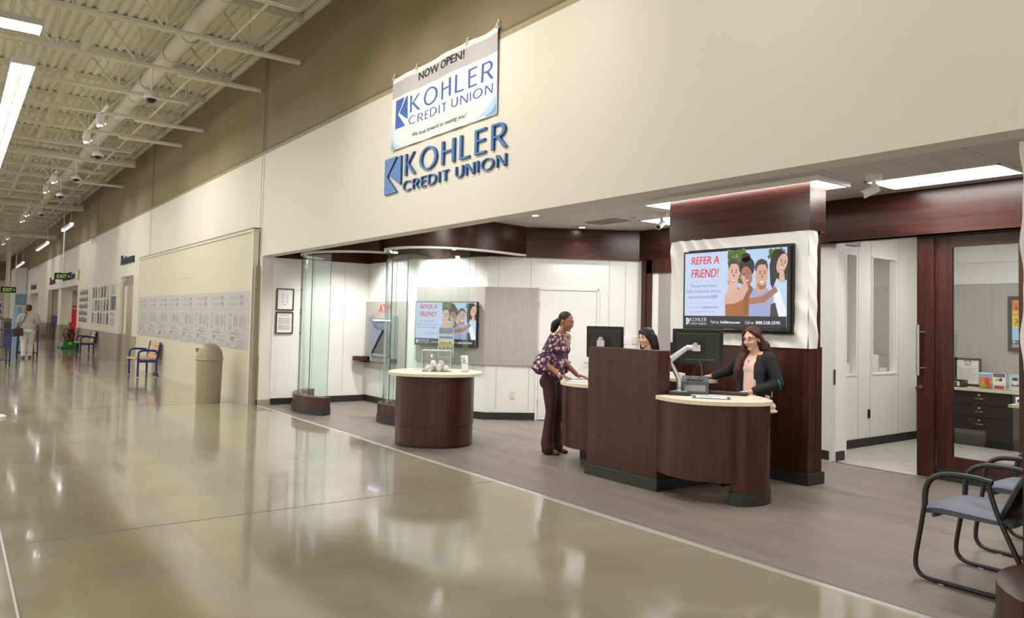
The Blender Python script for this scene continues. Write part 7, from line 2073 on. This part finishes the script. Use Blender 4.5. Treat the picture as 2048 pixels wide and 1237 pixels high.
q.ell((-36.88, 4.08, 0.97), (0.07, 0.03, 0.02), 'white'); q.chain([(-37.8, 4.08, 0.70), (-37.92, 4.08, 0.60), (-37.95, 4.08, 0.42)], [0.05, 0.045, 0.02], 'black')
q.build('pony', t, 0.014, 3, world=True)
b = MB(); b.obox((-37.45, 4.08, 0.84), (0.34, 0.26, 0.07), 0, 'black'); b.tube([(-37.35, 3.92, 0.80), (-37.30, 3.86, 0.50)], 0.03, 'black', 6); b.tube([(-37.35, 4.24, 0.80), (-37.30, 4.30, 0.50)], 0.03, 'black', 6); b.build('saddle', t, bevel=0.02)
q = Fig(); q.chain([(-36.99, 4.08, 1.08), (-37.08, 4.08, 1.0), (-37.2, 4.08, 0.87)], [0.035, 0.04, 0.03], 'black'); q.build('mane', t, 0.014, 2, world=True)
b = MB(); b.box(-37.3, 4.05, 0.29, -37.15, 4.11, 0.55, 'black'); b.build('post', t)
for x in (-38.0, -36.75):
    for y in (3.78, 4.36):
        b = MB(); b.tube([(x, y - 0.02, 0.045), (x, y + 0.02, 0.045)], 0.045, 'black', 10); b.build('wheel', t)

# vending lobby
t = thing('vending_machine', 'tall red vending machine inside the wide opening', 'vending machine', (-48.1, 5.3, 0))
b = MB(); b.box(-48.6, 5.04, 0.05, -47.7, 5.62, 1.90, 'red'); b.build('cabinet', t, bevel=0.03)
b = MB(); b.box(-47.70, 5.07, 0.62, -47.68, 5.11, 1.72, 'silver'); b.box(-47.70, 5.10, 1.72, -47.68, 5.55, 1.76, 'silver'); b.box(-47.70, 5.10, 0.10, -47.685, 5.13, 0.6, 'white'); b.build('trim', t)
b = MB(); b.box(-48.5, 5.06, 0, -47.75, 5.6, 0.05, 'black'); b.build('plinth', t)
for x, y, h, m, lb in ((-50.3, 4.92, 1.30, 'blue_paint', 'blue bin left of the lobby pillar'.replace('left of', 'beside')), (-48.95, 4.90, 1.28, 'blue_paint', 'second blue bin, next to the white notice board')):
    t = thing('recycling_bin', lb, 'bin', (x, y, 0))
    b = MB(); b.box(x - 0.25, y - 0.22, 0, x + 0.25, y + 0.22, h - 0.18, 'grey_dark'); b.build('body', t)
    b = MB(); b.box(x - 0.27, y - 0.24, h - 0.6, x + 0.27, y + 0.24, h, m); b.build('top', t, bevel=0.04)
t = thing('notice_board', 'white notice board on a grey stand by the red vending machine', 'notice board', (-47.9, 4.9, 0))
b = MB(); b.box(-47.92, 4.66, 0.62, -47.88, 4.96, 1.42, 'paper'); b.box(-47.885, 4.74, 1.2, -47.876, 4.88, 1.34, 'sign_blue_side')
for i in range(5): b.box(-47.885, 4.70, 0.75 + 0.08 * i, -47.876, 4.92, 0.77 + 0.08 * i, 'ink_grey')
b.build('board', t)
b = MB(); b.box(-47.95, 4.62, 0, -47.86, 5.0, 0.62, 'grey_plastic'); b.build('stand', t)

# far end: portal with windows, post, counters
b = MB()
b.box(-72, 3.70, 0, -66, YW - 0.001, 4.7, 'cream'); b.box(-66.0, 3.72, 2.80, -65.98, 4.38, 4.6, 'cloud')
for i in range(4): b.box(-66.0, 3.74 + 0.16 * i, 2.05, -65.97, 3.86 + 0.16 * i, 2.72, 'sky_blue')
b.box(-66.0, 3.72, 1.95, -65.975, 4.38, 2.05, 'grey_plastic'); b.box(-66.0, 3.72, 0.95, -65.98, 4.38, 1.72, 'pink_wall'); b.box(-66.0, 3.70, 0, -65.99, YW - 0.02, 0.9, 'taupe_low'); b.box(-66.02, 4.40, 0, -65.96, 4.43, 4.9, 'grey_plastic')
b.build('wall_portal', kind=S)
b = MB(); b.box(-66.2, 3.08, 0, -65.9, 3.34, ZR, 'cream'); b.build('wall_post', kind=S)
t = thing('display_counter', 'pale blue display standing at the end of the brown service counter', 'display', (-50, 2.95, 0))
b = MB(); b.box(-50.4, 2.76, 0, -50.0, 3.14, 1.78, 'pale_blue'); b.box(-50.0, 2.97, 0.3, -49.985, 3.13, 1.74, 'sky_blue'); b.build('body', t)
b = MB(); b.box(-50.42, 2.74, 1.78, -49.98, 3.16, 1.82, 'cloud'); b.build('top', t)
t = thing('service_counter', 'brown service counter far down the hall', 'counter', (-51, 2.5, 0))
b = MB(); b.box(-54, 2.25, 0, -50.5, 2.74, 1.02, 'taupe_low'); b.box(-50.5, 2.4, 0.1, -50.48, 2.7, 0.9, 'grey_dark'); b.build('body', t)
b = MB(); b.box(-54.1, 2.20, 1.02, -50.45, 2.74, 1.08, 'brown_wall'); b.build('top', t)
t = thing('shelf_unit', 'cream shelf unit with dark goods beyond the service counter', 'shelf unit', (-60, 2.0, 0))
b = MB(); b.box(-60.3, 1.6, 0, -59.8, 2.35, 2.3, 'cream'); b.box(-59.8, 2.36, 0, -59.4, 2.62, 2.1, 'white'); b.build('frame', t)
for i in range(4):
    b = MB(); b.box(-59.4, 2.40, 0.5 + 0.4 * i, -59.37, 2.60, 0.8 + 0.4 * i, 'grey_dark'); b.build('goods', t)
t = thing('checkout', 'low beige checkout block by the far end wall', 'checkout', (-56, 1.4, 0))
b = MB(); b.box(-58, 0.9, 0, -55, 1.9, 0.95, 'cream_low'); b.build('body', t)
b = MB(); b.box(-58.05, 0.85, 0.95, -54.95, 1.95, 1.0, 'counter'); b.build('top', t)

def cart(loc, label, rz=0.0):
    t = thing('shopping_cart', label, 'cart', loc, rz)         # local: pushed towards +x, handle at x = 0
    w0, w1 = 0.30, 0.24
    b_ = MB()
    def wire(p, q): b_.tube([p, q], 0.0045, 'blue_paint', 5)
    X0, X1, Zt0, Zt1, Zb = 0.10, 0.95, 1.0, 0.88, 0.52
    for i in range(9):
        f_ = i / 8; x = X0 + (X1 - X0) * f_; w = w0 + (w1 - w0) * f_; zt = Zt0 + (Zt1 - Zt0) * f_
        for s_ in (-1, 1): wire((x, s_ * w, zt), (x, s_ * (w - 0.05), Zb))
        wire((x, -(w - 0.05), Zb), (x, w - 0.05, Zb))
    for j in range(6):
        g = j / 5
        for s_ in (-1, 1): wire((X0, s_ * (w0 - 0.05 * g), Zt0 + (Zb - Zt0) * g), (X1, s_ * (w1 - 0.05 * g), Zt1 + (Zb - Zt1) * g))
        wire((X1, -(w1 - 0.05 * g), Zt1 + (Zb - Zt1) * g), (X1, w1 - 0.05 * g, Zt1 + (Zb - Zt1) * g))
        wire((X0, -(w0 - 0.05 * g), Zt0 + (Zb - Zt0) * g), (X0, w0 - 0.05 * g, Zt0 + (Zb - Zt0) * g))
    for j in range(9):
        y = -w0 + 0.05 + (2 * w0 - 0.1) * j / 8
        wire((X0, y, Zt0), (X0, y, Zb)); wire((X1, y * 0.8, Zt1), (X1, y * 0.8, Zb)); wire((X0, y, Zb), (X1, y * 0.8, Zb))
    b_.build('basket', t, local=True)
    b_ = MB()
    for s_ in (-1, 1):
        b_.tube([(0.0, s_ * 0.29, 1.04), (0.06, s_ * 0.29, 0.75), (0.10, s_ * 0.29, 0.14), (0.85, s_ * 0.24, 0.16)], 0.018, 'blue_paint', 8)
        b_.tube([(0.85, s_ * 0.24, 0.16), (0.7, s_ * 0.22, 0.52)], 0.014, 'blue_paint', 8)
    b_.tube([(0.10, -0.29, 0.16), (0.10, 0.29, 0.16)], 0.014, 'blue_paint', 8); b_.tube([(0.85, -0.24, 0.16), (0.85, 0.24, 0.16)], 0.014, 'blue_paint', 8)
    b_.build('frame', t, local=True)
    b_ = MB(); b_.tube([(0.0, -0.29, 1.04), (0.0, 0.29, 1.04)], 0.02, 'blue_paint', 10); b_.build('handle', t, local=True)
    for x, y in ((0.12, 0.29), (0.12, -0.29), (0.84, 0.24), (0.84, -0.24)):
        b_ = MB(); b_.tube([(x, y - 0.016, 0.062), (x, y + 0.016, 0.062)], 0.062, 'black', 14); b_.box(x - 0.02, y - 0.022, 0.06, x + 0.02, y + 0.022, 0.15, 'grey_dark'); b_.build('wheel', t, local=True)
    b_ = MB()
    for i in range(7): b_.tube([(0.14, -0.24 + 0.08 * i, 0.20), (0.84, -0.21 + 0.07 * i, 0.20)], 0.0045, 'blue_paint', 5)
    b_.build('lower_rack', t, local=True)
    return t
cart((-29.93, 2.10, 0), 'blue wire shopping cart pushed by the shopper in the grey top', pi)
cart((-25.6, 1.10, 0), 'second blue shopping cart, cut off at the edge of the picture'.replace('at the edge of the picture', 'nearer the camera, empty'), pi)
t = thing('sign_stand', 'round white base of a floor stand on the polished concrete', 'stand', (-13.55, 0.46, 0))
b = MB(); b.lathe([(0.27, 0), (0.275, 0.012), (0.255, 0.03), (0.03, 0.035)], (-13.55, 0.46, 0), 'white', 36); b.build('base', t)
b = MB(); b.tube([(-13.55, 0.46, 0.03), (-13.55, 0.46, 1.4)], 0.02, 'white', 10); b.build('pole', t)
